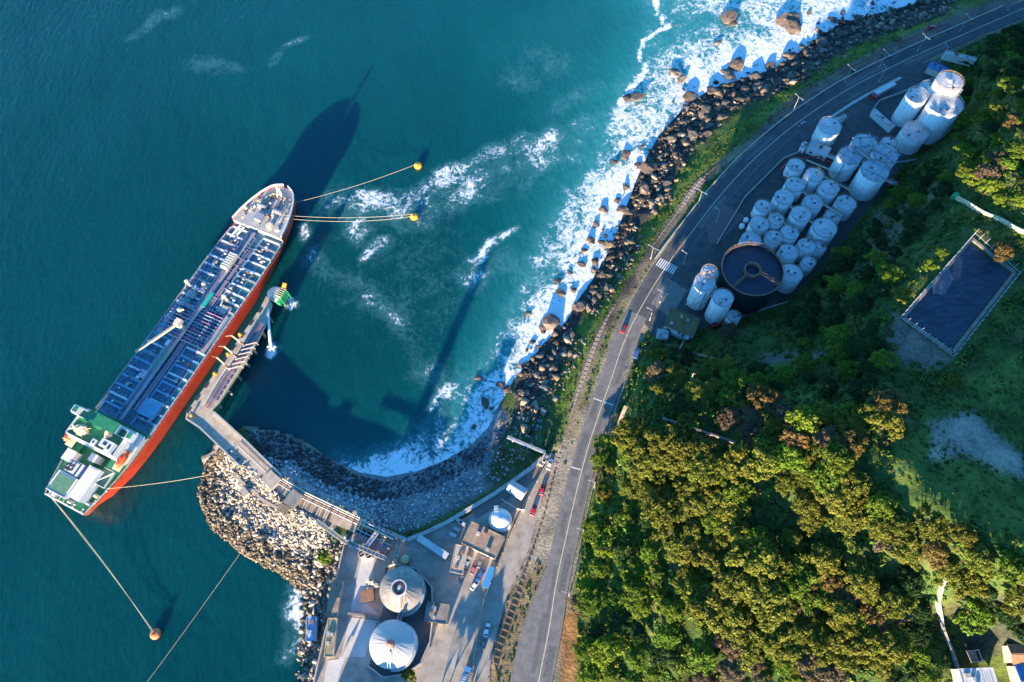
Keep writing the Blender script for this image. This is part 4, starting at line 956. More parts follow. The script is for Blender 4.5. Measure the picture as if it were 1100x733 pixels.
# outfall gantry over the beach
og = thing("outfall_gantry", "thin steel gantry carrying a pipe from the tan hut over the beach", "gantry")
g0, g1 = G(586,487,8), G(545,470,6.5)
MB().beam(g0, g1, 0.9, 0.4).build("walkway", M_GALV, og)
for sd in (-0.5, 0.5): MB().beam(g0 + Vector((sd*.3, sd, 1.0)), g1 + Vector((sd*.3, sd, 1.0)), 0.12, 0.12).build("handrail", M_GALV, og)
for k in range(5):
    q = g0.lerp(g1, (k + 0.3) / 5); MB().box((q.x, q.y, q.z / 2), (0.5, 0.5, q.z)).build("leg", M_GALV, og)
# ================================================================== storage tanks
M_TANK = mat("tank_white_paint", (0.70, 0.70, 0.69), 0.5, var=0.10, scale=0.35, tint=(0.42, 0.38, 0.33), objvar=0.06)
_t = M_TANK.node_tree; _mp = _t.nodes.new("ShaderNodeMapping"); _mp.inputs["Scale"].default_value = (3.2, 3.2, .22)
_g = [n_ for n_ in _t.nodes if n_.type == 'NEW_GEOMETRY'][0]; _t.links.new(_g.outputs["Position"], _mp.inputs[0])     # dirt runs down the plates
for n_ in _t.nodes:
    if n_.type == 'TEX_NOISE': _t.links.new(_mp.outputs[0], n_.inputs["Vector"])
    if n_.type == 'VALTORGB': n_.color_ramp.elements[0].color = (0.50, 0.46, 0.40, 1); n_.color_ramp.elements[0].position = .32
M_TROOF = mat("tank_roof_grey", (0.46, 0.46, 0.46), 0.6, var=0.22, scale=0.6, tint=(0.38, 0.34, 0.30))
M_TRUST = mat("tank_trim_rust", (0.27, 0.19, 0.11), 0.7, var=0.3)
M_BLK = mat("black_tank_paint", (0.020, 0.022, 0.026), 0.5, var=0.3, scale=0.3)
M_FLOAT = mat("floating_roof_blue_grey", (0.018, 0.026, 0.045), 0.6, var=0.3, scale=0.3)
def tank(px, py, rpx, h, label, group, style=0, z0=Z_FARM, name="storage_tank"):
    """px,py: centre of the roof rim as seen; rpx: horizontal rim radius in picture pixels"""
    p = G(px, py, z0 + h); sc = F / ((H - z0 - h) / (0.9052 - (366.5 - py) / F * 0.4226 + 0.0 * px))
    r = rpx / sc * (1.12 if rpx < 10 else 1.04); n = 28 if rpx > 9 else 20
    t = thing(name, label, "tank", (p.x, p.y, z0), rr.uniform(0, 6.28), group)
    sh = MB().lathe([(r, 0), (r, h * 0.5), (r, h)], n); 
    sh = sh.build("shell", M_TANK, t, True)
    rf = MB().lathe([(r + 0.04, h - 0.02), (r + 0.04, h + 0.12), (r * 0.55, h + 0.12 + r * 0.05), (0.02, h + 0.15 + r * 0.12)], n).build("roof", M_TROOF, t)
    nc = max(2, int(h / 2.4))
    for k in range(nc): MB()._ring((0, 0, 0), r - 0.02, r + 0.07, h * (k + 0.15) / nc, h * (k + 0.15) / nc + 0.14, n).build("stiffener_ring", M_TANK, sh)
    # handrail
    rl = MB(); nr_ = 12
    for z in (0.55, 1.05): rl._ring((0, 0, 0), r - 0.03, r + 0.06, h + 0.1 + z, h + 0.18 + z, nr_ * 2)
    for k in range(nr_): a = 2 * math.pi * k / nr_; rl.box((r * math.cos(a), r * math.sin(a), h + 0.6), (0.09, 0.09, 1.1), a)
    rl.build("handrail", M_TRUST if style != 1 else M_GALV, rf)
    for k in range(3):
        a = rr.uniform(0, 6.28); q = rr.uniform(0.2, 0.75) * r
        MB().lathe([(0.3, 0), (0.3, 0.7), (0.5, 0.75), (0.5, 1.0)], 8, (q * math.cos(a), q * math.sin(a), h + 0.1)).build("roof_vent", [M_GALV, M_TRUST, M_DARK][k], rf)
    MB().lathe([(0.75, 0), (0.75, 0.4), (0.4, 0.55)], 10, (0, 0, h + 0.1 + r * 0.1)).build("roof_hatch", M_GALV, rf)
    if h > 10:  # spiral stair
        st = MB(); N = int(h / 0.55)
        for k in range(N):
            a = -1.2 + 2.6 * k / N; z = h * (k + 0.5) / N
            st.box(((r + 0.45) * math.cos(a), (r + 0.45) * math.sin(a), z), (0.9, 0.4, 0.08), a)
        o_ = st.build("spiral_stair", M_GALV, t); o_["kind"] = "stuff"; st = MB()
        for k in range(0, N - 2, 2):
            a, a2 = -1.2 + 2.6 * k / N, -1.2 + 2.6 * (k + 2) / N
            st.beam(((r + 0.9) * math.cos(a), (r + 0.9) * math.sin(a), h * k / N + 1.0), ((r + 0.9) * math.cos(a2), (r + 0.9) * math.sin(a2), h * (k + 2) / N + 1.0), 0.1, 0.1)
        st.build("stair_rail", M_GALV, t)
        MB().box((r + 0.5, 0.6, h / 2), (0.3, 0.3, h)).build("riser_pipe", M_TRUST, t)
    else:
        ld = MB(); [ld.box((r + 0.25, d, h / 2 + 0.4), (0.1, 0.1, h + 0.8)) for d in (-0.3, 0.3)]
        for k in range(int(h / 0.6)): ld.box((r + 0.25, 0, 0.4 + k * 0.6), (0.08, 0.6, 0.08))
        ld.build("ladder", M_GALV, t)
    if style == 2:   # pipe frame over the roof, as on the four big tanks in the middle
        fr = MB()
        for d in (-0.45, 0.45): fr.box((0, d * r, h + 1.5), (2 * r, 0.35, 0.35)); fr.box((d * r, 0, h + 1.5), (0.35, 2 * r * 0.9, 0.35))
        for (dx, dy) in ((-.9, -.45), (-.9, .45), (.9, -.45), (.9, .45)): fr.box((dx * r, dy * r, h + 0.7), (0.3, 0.3, 1.8))
        fr.build("roof_pipe_frame", M_PIPEB, rf)
    return t
SMALL = [(855,178,8,6.5),(874.5,188.5,8.5,8),(853.8,199,9,7.5),(842,212.5,9,8.5),(819.5,222,7.5,7),(815.5,241.5,9,7),(833.5,236,7.5,7),(860,230.5,10,8.5),(873.5,217.5,9,7.5),(848,250.5,8.5,7.5),(831,255.5,8,7),(806.5,258.5,9.5,6.5),(891,201.8,9,8),(908.5,218.7,10,7.5),(895,232,7.5,6.5),(885.5,245.5,12,9),(866,265,8.5,7.5),(847,271.5,9,7.5),(868.5,282,6.5,7),(849.5,294.5,11.5,8.5),(879,266,7,6.5)]
ROWN = ["small white tank at the seaward corner of the tank cluster, beside the red pipework","white tank beside the walkway, second from the red pipework","white tank with a domed top behind the seaward corner tank","wide white tank in the row nearest the road, third from the red pipework","small slim white tank nearest the road in the cluster","squat white tank on the road side, next to the slim one","narrow white tank between the squat one and the wide one","broad white tank in the middle of the cluster","white tank in the centre row below the walkway","white tank just behind the big black tank, centre of three","narrow white tank next to the black tank rim","squat white tank touching the edge of the black tank","white tank at the walkway below the twin large tanks","broad white tank at the hill corner of the cluster","small white tank tucked under the hill corner tank","largest white tank of the cluster on the hill side","white tank on the hill side, right of the black tank","white tank close to the right of the black tank rim","smallest white tank at the lower hill corner","wide squat white tank hugging the right of the black tank","small pale tank at the foot of the hill slope, lower cluster"]
for a, l in zip(SMALL, ROWN): tank(*a, l, "white tanks of the tank farm cluster")
BIG = [(757,303.5,10.5,17,"tall white tank left of the black tank, with a yellow landing",0),(761.5,292.5,7.5,17,"slim white tank half hidden behind the tall white tank",0),(776.5,320.5,10.5,16,"tall white tank in front of the black tank",0),(788,340,6.5,7,"small white tank below the black tank beside the red van",0),
 (891,136,11,9,"lone white tank with a stair head standing by the road",1),(929,155,12.5,12,"rear left one of the four large tanks topped with pipe frames",2),(913,168,11.5,12,"front left one of the four large tanks topped with pipe frames",2),(951,166,12.5,14,"rear right one of the four large tanks topped with pipe frames",2),(939.5,184,13.5,14,"front right one of the four large tanks topped with pipe frames",2),(954.5,154,7,10,"small grey topped tank behind the four large tanks",0),
 (985,103,10,16,"tall white tank whose top catches the sun, left of the far group",1),(1020,88,13,22,"tallest far white tank with sunlit orange rimmed top",0),(1016.5,112,15.5,19,"widest tall white tank of the far group, in shade",1),(983,142,12.5,9,"low wide white tank in front of the far group",1),(997,95,8,14,"grey topped tank half hidden in the far group",1)]
for (x, y, r, h, l, st) in BIG: tank(x, y, r, h, l, "large white tanks of the tank farm", st)
# big black floating-roof tank
zt = Z_FARM + 16.5; p = G(808.5, 289.5, zt); r = 12.3
bt_ = thing("black_tank", "huge black open topped tank with floating roof and walkway spokes", "tank", (p.x, p.y, Z_FARM), 0)
MB().lathe([(r, 0), (r, 16.5)], 48).f
b = MB(); b._ring((0, 0, 0), r - 0.15, r, 0, 16.5, 56); b.build("shell", M_BLK, bt_, True).data.polygons.foreach_set("use_smooth", [False] * (56 * 4))
b = MB(); b.cyl((0, 0, 14.6), (0, 0, 15.0), r - 0.2, n=56); fr_ = b.build("floating_roof", M_FLOAT, bt_)
b = MB(); b._ring((0, 0, 0), 2.9, 3.5, 15.0, 16.9, 28); b.build("centre_ring", M_RUST, fr_)
b = MB(); b._ring((0, 0, 0), r - 0.1, r + 0.3, 16.4, 16.62, 56); b.build("rim_walkway", M_RUST, bt_)
b = MB(); b._ring((0, 0, 0), r + 0.45, r + 0.55, 17.5, 17.6, 56); 
for k in range(28): a = 2 * math.pi * k / 28; b.box(((r + .5) * math.cos(a), (r + .5) * math.sin(a), 17.0), (0.1, 0.1, 1.1), a)
b.build("handrail", M_TRUST, bt_)
for a in (math.radians(222), math.radians(-38)):
    d = Vector((math.cos(a), math.sin(a), 0)); b = MB(); b.beam(d * 3.4 + Vector((0, 0, 16.6)), d * r + Vector((0, 0, 16.6)), .8, 0.2)
    q = Vector((-d.y, d.x, 0)) * 0.55
    for s_ in (1, -1): b.beam(d * 3.4 + q * s_ + Vector((0, 0, 17.3)), d * r + q * s_ + Vector((0, 0, 17.3)), 0.1, 0.7)
    b.build("walkway_spoke", M_RUST, bt_)
for k in range(7): MB()._ring((0, 0, 0), r - 0.02, r + 0.12, 2.2 * k + 0.8, 2.2 * k + 1.0, 48).build("stiffener_ring", M_BLK, bt_)
# walkways between the roofs
CW = [((826,228),(851,246),13.8),((845,219),(880,245),14.6),((822,249),(845,268),13.6),((860,205),(905,232),14.6),((866,258),(890,240),14),((870,182),(915,205),14),((920,160),(940,176),20.5),((935,158),(955,170),21.5),((1000,105),(1010,100),25),((755,307),(775,318),22)]
for k, (a, c, z) in enumerate(CW):
    A, B = G(*a, z), G(*c, z); t = thing("roof_walkway", ["tan steel walkway joining tank roofs near the black tank","long tan steel walkway across the middle row of tanks","tan steel walkway beside the road side tanks","tan steel walkway under the pipe framed tanks","short tan walkway on the hill side of the cluster","tan walkway along the seaward edge of the cluster","narrow walkway across the left pair of pipe framed tanks","narrow walkway across the right pair of pipe framed tanks","short orange walkway between the tallest far tanks","short walkway joining the two tall tanks by the black tank"][k], "walkway", (0, 0, 0), 0, "walkways between the tank roofs")
    MB().beam(A, B, 1.0, 0.15).build("deck", M_TAN, t)
    d = (B - A).normalized(); q = Vector((-d.y, d.x, 0)) * 0.5
    for s_ in (1, -1): MB().beam(A + q * s_ + Vector((0, 0, 0.9)), B + q * s_ + Vector((0, 0, 0.9)), 0.09, 0.09).build("handrail", M_TRUST, t)
    for f_ in (0.1, 0.5, 0.9): q2 = A.lerp(B, f_); MB().box((q2.x, q2.y, (z + Z_FARM) / 2), (0.3, 0.3, z - Z_FARM)).build("leg", M_TRUST, t)
# bund walls and ground pipework
bw_ = thing("bund_wall", "low concrete bund wall around the tank cluster", "wall")
BW = [(770,262),(800,212),(842,170),(872,158),(968,200),(935,240),(897,284),(855,322),(815,334)]
for a, c in zip(BW[:-1], BW[1:]): MB().beam(G(*a, Z_FARM + 0.6), G(*c, Z_FARM + 0.6), 0.35, 1.3).build("wall_panel", M_CONC, bw_)
bw2 = thing("bund_wall", "curved concrete bund wall around the far tall tanks", "wall")
BW2 = [(936,120),(945,108),(968,100),(985,92),(1000,85),(1030,92),(1032,112),(1010,150),(985,172),(962,175)]
for a, c in zip(BW2[:-1], BW2[1:]): MB().beam(G(*a, Z_FARM + 0.6), G(*c, Z_FARM + 0.6), 0.4, 1.3).build("wall_panel", M_CONC, bw2)
M_REDP = mat("red_paint", (0.45, 0.03, 0.04), 0.5, var=0.2)
rpw = thing("red_pipework", "red and yellow pipework beside the seaward corner of the tank cluster", "pipework")
for k, (a, c) in enumerate([((838,182),(850,172)),((850,172),(880,168)),((866,172),(890,182)),((880,168),(895,176)),((842,190),(856,196)),((800,245),(810,252))]):
    MB().tube([G(*a, 8.2), G(*c, 8.2)], 0.35, 7).build("pipe", [M_REDP, M_REDP, M_CREAM, M_REDP, M_REDP, M_RUST][k], rpw)
pbr = thing("pipe_bridge", "long steel pipe bridge between the tank clusters and the hill", "pipe bridge")
A, B = G(868,160,9.5), G(975,205,9.5)
for k in range(5): MB().tube([A + Vector((k * .25, k * .6, 0)), B + Vector((k * .25, k * .6, 0))], 0.22, 6).build("pipe", [M_STEEL, M_CREAM, M_STEEL, M_PIPEB, M_RUST][k], pbr)
for k in range(9): q = A.lerp(B, (k + .5) / 9); MB().box((q.x + .5, q.y + 1.2, 8.2), (0.4, 3.6, 2.6), -0.35).build("trestle", M_GALV, pbr)
# ================================================================== buildings
M_ROOFB = mat("brown_roof_sheet", (0.30, 0.21, 0.14), 0.85, var=0.35, scale=0.5, tint=(0.18, 0.12, 0.08))
M_ROOFO = mat("olive_roof", (0.17, 0.12, 0.05), 0.85, var=0.3, scale=0.5)
M_ROOFY = mat("straw_roof_sheet", (0.46, 0.37, 0.20), 0.8, var=0.25, scale=0.6)
M_ROOFW = mat("pale_roof_sheet", (0.45, 0.45, 0.44), 0.6, var=0.15, scale=0.5)
M_ROOFBL = mat("blue_roof_sheet", (0.05, 0.20, 0.45), 0.6, var=0.2, scale=0.5)
M_ROOFR = mat("faded_red_roof", (0.48, 0.16, 0.13), 0.75, var=0.3, scale=0.6)
M_TILE = mat("clay_tile", (0.34, 0.17, 0.09), 0.85, var=0.3, scale=1.0)
M_WALL = mat("plaster_wall", (0.52, 0.48, 0.42), 0.85, var=0.2, scale=0.5)
M_GCONT = mat("container_green", (0.03, 0.15, 0.10), 0.6, var=0.25, scale=0.7)
def fit_rect(corners, z):
    P = [G(x, y, z) for x, y in corners]; c = sum(P, Vector()) / 4
    e = ((P[1] - P[0]) + (P[2] - P[3])) / 2; L = e.length; a = math.atan2(e.y, e.x)
    f = ((P[3] - P[0]) + (P[2] - P[1])) / 2; n = Vector((-math.sin(a), math.cos(a), 0)); W = abs(f.dot(n)); return c, L, W, a
def building(name, label, cat, corners, z0, h, roof, mw, mr, rise=0.0, ribs=0, win=True, group=None, z_off=0.0):
    c, L, W, a = fit_rect(corners, z0 + h); t = thing(name, label, cat, (c.x, c.y, z0), a, group)
    MB().box((0, 0, h / 2 - 0.3), (L - 0.4, W - 0.4, h + 0.6)).build("wall", mw, t)
    if roof == 'flat':
        rf = MB().box((0, 0, h + 0.12), (L, W, 0.24)).build("roof", mr, t)
        for (x, y, sx, sy) in [(0, W/2 - .12, L, .24), (0, -W/2 + .12, L, .24), (L/2 - .12, 0, .24, W - .5), (-L/2 + .12, 0, .24, W - .5)]:
            MB().box((x, y, h + 0.34), (sx, sy, 0.2)).build("parapet", mr, rf)
        for k in range(3):
            MB().box((rr.uniform(-.35, .35) * L, rr.uniform(-.3, .3) * W, h + 0.65), (rr.uniform(.7, 1.6), rr.uniform(.7, 1.4), 0.8)).build("roof_unit", rr.choice([M_GALV, M_CONC, M_RUST]), rf)
        if ribs:
            for k in range(ribs): MB().box((-L/2 + L * (k + .5) / ribs, 0, h + 0.27), (0.14, W - 0.6, 0.1)).build("roof_rib", mr, rf)
    else:
        for s_ in (1, -1):
            v = [(-L/2, s_ * (W/2 + .3), h), (L/2, s_ * (W/2 + .3), h), (L/2, 0, h + rise), (-L/2, 0, h + rise)]
            v2 = [(x, y, z + 0.14) for x, y, z in v]
            fs = [(0,1,2,3), (7,6,5,4), (0,4,5,1), (1,5,6,2), (2,6,7,3), (3,7,4,0)]
            sl = MB().add(v + v2, fs).build("roof_slope", mr, t)
            for k in range(ribs):
                x = -L/2 + L * (k + .5) / ribs
                MB().beam((x, s_ * (W/2 + .25), h + 0.18), (x, 0, h + rise + 0.18), 0.16, 0.10).build("roof_rib", mr, sl)
        for e in (-1, 1):
            MB().add([(e * (L/2 - .25), -W/2 + .2, h), (e * (L/2 - .25), W/2 - .2, h), (e * (L/2 - .25), 0, h + rise - .05)], [(0, 1, 2)]).build("gable", mw, t)
        MB().box((0, 0, h + rise + 0.2), (L, 0.5, 0.14)).build("ridge_cap", mr, t)
    if win:
        n = max(2, int(L / 3.5))
        for s_ in (1, -1):
            for k in range(n):
                MB().box((-L/2 + L * (k + .5) / n, s_ * (W/2 - .18), h * 0.55), (1.2, 0.10, 1.1)).build("window", M_GLASS, t)
        MB().box((L * 0.25 + 0.6, -(W/2 - .16), 1.1), (1.1, 0.12, 2.2)).build("door", M_RUST, t)
    return t
b1_ = building("depot_building", "brown roofed depot building beside the white dome tank in the yard", "building", [(508,560),(543,578),(531,600),(494,584)], 5, 5.0, 'flat', M_WALL, M_ROOFB, ribs=7)
building("depot_wing", "narrow sunlit west wing of the depot framing the parked cars", "building", [(482,612),(491,584),(502,588),(498,620)], 5, 4.4, 'flat', M_WALL, M_TAN)
building("striped_shed", "small gabled shed with pale ribbed roof near the beach", "shed", [(543,526),(560,537),(567,527),(551,517)], 5, 3.6, 'gable', M_WALL, M_ROOFW, 1.6, 10, False)
building("tan_hut", "tan box hut at the root of the outfall gantry", "hut", [(579,499),(584,502),(589,489),(584,486)], 5, 3.2, 'flat', M_TAN, M_TAN, win=False)
building("long_shed", "long brown grey shed along the west edge of the yard", "shed", [(350,662),(362,663),(369,624),(357,623)], 5, 2.0, 'gable', M_WALL, M_ROOFB, 0.4, 9, False)
building("straw_roof_shed", "long shed with straw coloured ribbed roof in the west of the yard", "shed", [(349,706),(357,706),(364,664),(352,664)], 5, 2.2, 'flat', M_WALL, M_ROOFY, ribs=12, win=False)
building("shore_hut", "small flat pale blue roofed hut at the shore beside the yard wall", "hut", [(328,690),(338,688),(342,662),(330,662)], 2.5, 3.0, 'flat', M_CONC, mat("faded_blue_roof", (0.22, 0.33, 0.45), 0.7, var=0.2), win=False)
building("annex", "small flat roofed annex on the east side of the cone roofed tanks", "annex", [(454,668),(480,671),(483,650),(460,646)], 5, 3.6, 'flat', M_WALL, M_CONCD)
building("gate_house", "olive brown roofed house at the tank farm gate", "house", [(721,329),(752,344),(746,360),(712,352)], 7, 4.5, 'flat', M_WALL, M_ROOFO, ribs=6)
building("white_canopy", "narrow white canopy in front of the olive roofed gate house", "canopy", [(720,357),(739,365),(741,362),(723,353)], 7, 2.8, 'flat', M_WHITE, M_WHITE, win=False)
building("white_cabin", "small white cabin at the corner of the gate house", "cabin", [(705,362),(717,364),(719,356),(706,353)], 7, 2.6, 'flat', M_WHITE, M_ROOFW, win=False)
building("pump_house", "pale blue flat roofed pump house behind the lone road side tank", "pump house", [(866,160),(888,169),(893,160),(872,151)], 7, 3.0, 'flat', M_WHITE, M_ROOFW, ribs=5)
building("pump_house", "small white block next to the pale blue pump house", "pump house", [(859,158),(865,161),(869,155),(863,152)], 7, 3.2, 'flat', M_WHITE, M_ROOFW, win=False)
building("long_shelter", "long thin pale shelter beside the upper road", "shelter", [(890,134),(909,126),(908,123),(889,130)], 7, 3.0, 'flat', M_WHITE, M_ROOFW, win=False)
building("loading_shelter", "slanting pale shelter at the foot of the far tall tanks", "shelter", [(936,120),(958,139),(961,136),(940,117)], 7, 3.2, 'flat', M_WHITE, M_ROOFW, win=False)
building("roadside_store", "long pale store roof at the forest edge by the upper road", "store", [(1014,58),(1046,66),(1051,63),(1016,55)], 12, 3.0, 'flat', M_WALL, M_ROOFW, win=False)
building("blue_roof_yard_office", "dark blue roofed office under the trees beside the far tanks", "office", [(996,72),(1014,80),(1018,74),(1001,66)], 8, 3.2, 'flat', M_WALL, M_ROOFBL, win=False)
hz = 32
building("white_house", "house with a large pale blue white roof at the bottom edge", "house", [(1033,748),(1075,748),(1066,716),(1033,719)], hz, 4.5, 'flat', M_WALL, M_ROOFW, ribs=4)
building("tile_roof_house", "house with brown tiled roof in the bottom corner", "house", [(1086,713),(1118,713),(1116,693),(1083,693)], hz, 4.0, 'gable', M_WALL, M_TILE, 0.8, 12)
building("blue_roof_house", "house with blue roof cut by the bottom corner", "house", [(1097,750),(1125,750),(1122,715),(1092,715)], hz, 4.0, 'gable', M_WALL, M_ROOFBL, 1.0, 9)
# long green trailer
c, L, W, a = fit_rect([(447,580),(478,601),(483,595),(452,575)], 9)
t = thing("green_trailer", "long green trailer with a pale roof in the yard below the seawall", "trailer", (c.x, c.y, 5), a)
MB().box((0, 0, 2.6), (L, W, 3.0)).build("body", M_GCONT, t); MB().box((0, 0, 4.15), (L + .1, W + .1, 0.12)).build("roof", M_ROOFW, t)
for k in range(12): MB().box((-L/2 + L * (k + .5) / 12, 0, 2.6), (0.12, W + 0.14, 2.9)).build("side_rib", M_GCONT, t)
for x in (-L/2 + 1.5, -L/2 + 3, L/2 - 2.5, L/2 - 1.2):
    for s_ in (1, -1): MB().cyl((x, s_ * (W/2 - .35), 0.55), (x, s_ * (W/2), 0.55), 0.55, n=12).build("wheel", M_DARK, t)
# cone roofed tanks
def cone_tank(px, py, rpx, h, label, m, mrf, ring):
    p = G(px, py, 5 + h); r = rpx / 3.02; n = 48
    t = thing("cone_roof_tank", label, "tank", (p.x, p.y, 5), 0, "cone roofed tanks in the quay yard")
    MB().lathe([(r, 0), (r, h)], n).build("shell", m, t, True)
    rf = MB().lathe([(r + .2, h - .05), (r + .2, h + .15), (1.2, h + r * 0.36), (0.02, h + r * .38)], n).build("roof", mrf, t)
    for k in range(24):
        a = 2 * math.pi * k / 24
        MB().beam(((r) * math.cos(a), r * math.sin(a), h + 0.2), (1.4 * math.cos(a), 1.4 * math.sin(a), h + r * .36 + .02), 0.05, 0.05).build("roof_seam", mrf, rf)
    for k in range(5): MB()._ring((0, 0, 0), r - .02, r + .1, h * (k + .2) / 5, h * (k + .2) / 5 + .15, n).build("stiffener_ring", m, t)
    if ring:
        b = MB(); b._ring((0, 0, 0), 2.5, 2.75, h + r * .31, h + r * .31 + 2.2, 24); b._ring((0, 0, 0), 2.4, 2.85, h + r * .31 + 2.2, h + r * .31 + 2.4, 24); b.build("top_cylinder", M_ROOFW, t)
        MB().lathe([(1.1, 0), (0.9, 1.4), (0.3, 1.8)], 12, (0, 0, h + r * .35)).build("filling_spout", M_GALV, rf)
    else:
        MB().lathe([(1.5, 0), (1.3, 0.5), (0.6, 0.9), (0.5, 1.7), (0, 1.9)], 14, (0, 0, h + r * .35)).build("filling_spout", M_ROOFR, rf)
    # roof stair toward the camera-near edge, with rails
    a = R_(-92)
    for o in (-.5, .5):
        MB().beam((r * math.cos(a) + o, r * math.sin(a), h + 1.0), (2.6 * math.cos(a) + o, 2.6 * math.sin(a), h + r * .31 + 1.0), 0.14, 0.14).build("stair_rail", M_CREAM if ring else M_GALV, t)
    MB().beam((r * math.cos(a), r * math.sin(a), h + .35), (2.6 * math.cos(a), 2.6 * math.sin(a), h + r * .31 + .35), 0.8, 0.12).build("roof_stair", M_GALV, t)
    st = MB(); N = 22
    for k in range(N):
        b_ = -1.7 + 1.5 * k / N; st.box(((r + .6) * math.cos(b_), (r + .6) * math.sin(b_), h * (k + .5) / N), (1.0, 0.85, 0.1), b_)
    o_ = st.build("spiral_stair", M_GALV, t); o_["kind"] = "stuff"
    return t, p, r
cone_tank(431, 633, 23, 9.5, "grey cone roofed tank with an open cylinder on top", M_CONC, mat("zinc_roof", (0.30, 0.26, 0.21), 0.55, var=0.3, scale=0.5, tint=(0.18, 0.13, 0.09)), True)
cone_tank(421, 692, 23.5, 8.5, "smooth white cone roofed tank at the bottom of the yard", M_WHITE, mat("white_cone_roof", (0.50, 0.47, 0.42), 0.6, var=0.08, scale=0.5), False)
# containment walls
cw1 = thing("containment_wall", "angular containment wall round the two cone roofed tanks", "wall")
CWP = [(414,610),(424,606),(447,611),(464,631),(465,664),(462,690),(452,712),(436,724),(412,728),(396,716)]
for a, c in zip(CWP[:-1], CWP[1:]): MB().beam(G(*a, 6.0), G(*c, 6.0), 0.4, 2.2).build("wall_panel", M_CONC, cw1)
cw2 = thing("yard_wall", "long pale boundary wall on the west side of the yard", "wall")
CWP = [(336,740),(345,700),(354,660),(362,620),(371,582)]
for a, c in zip(CWP[:-1], CWP[1:]): MB().beam(G(*a, 5.6), G(*c, 5.6), 0.4, 1.8).build("wall_panel", M_CONC, cw2)
cw4 = thing("dock_wall", "low wall crossing the pale concrete pads of the yard", "wall")
MB().beam(G(374,659,5.9), G(408,664,5.9), 0.9, 1.8).build("wall_panel", M_CONCD, cw4)
MB().beam(G(366,706,5.6), G(379,683,5.6), 0.5, 1.2).build("wall_panel", M_CONC, cw4)
# white dome tank
p = G(537, 558, 9.5); t = thing("dome_tank", "glossy white dome roofed tank between the shed and the depot", "tank", (p.x, p.y, 5), 0); r = 4.5
MB().lathe([(r, 0), (r, 2.8), (r * .97, 3.6), (r * .85, 4.6), (r * .62, 5.5), (r * .32, 6.0), (0.02, 6.2)], 36).build("shell", mat("glossy_white_shell", (0.62, 0.61, 0.59), 0.3, var=0.05), t, True)
MB().box((-1.4, r - .3, 5.2), (1.6, 1.4, 1.0)).build("platform", M_GALV, t); MB().lathe([(.5, 0), (.5, .5), (.2, .7)], 10, (0, 0, 6.1)).build("vent", M_GALV, t)
ld = MB(); [ld.box((r - .2, d, 2.4), (0.1, 0.1, 4.8)) for d in (-.3, .3)]; [ld.box((r - .2, 0, .4 + .5 * k), (.08, .6, .08)) for k in range(9)]; ld.build("ladder", M_GALV, t)
# hopper plant and small twin tanks
p = G(394, 637, 8); t = thing("hopper_plant", "brown hopper with a cluster of cream pipes between the pads and the tanks", "hopper", (p.x, p.y, 5), 0.15)
MB().box((0, -1, 1.6), (4.6, 3.6, 3.2)).build("hopper", M_RUST, t); MB().box((0, -1, 3.3), (5.0, 4.0, 0.3)).build("hopper_rim", M_RUST, t)
for k in range(12): MB().cyl((rr.uniform(0, 5), rr.uniform(0.5, 5.5), 0), (rr.uniform(0, 5), rr.uniform(0.5, 5.5), rr.uniform(2, 5)), 0.28, n=7).build("feed_pipe", rr.choice([M_CREAM, M_STEEL, M_CONC]), t)
for k in range(3): MB().box((1 + k * 1.5, 4 - k, 2.5), (1.2, 1.2, 5)).build("bin", rr.choice([M_CREAM, M_CONC, M_TAN]), t)
for k, (x, y) in enumerate([(388,595),(396,596.5)]):
    p = G(x, y, 8); t = thing("settling_tank", ["left one of the twin small round tanks under the red gallery", "right one of the twin small round tanks under the red gallery"][k], "tank", (p.x, p.y, 5), 0, "twin small round tanks")
    b = MB(); b._ring((0, 0, 0), 1.15, 1.35, 0, 3, 20); b.build("shell", M_CONC, t); MB().cyl((0, 0, 0), (0, 0, 2.4), 1.14, n=20).build("contents", M_RUST, t); MB().box((0, 0, 3.05), (2.8, 0.3, 0.15), 0.5).build("cross_bar", M_GALV, t)
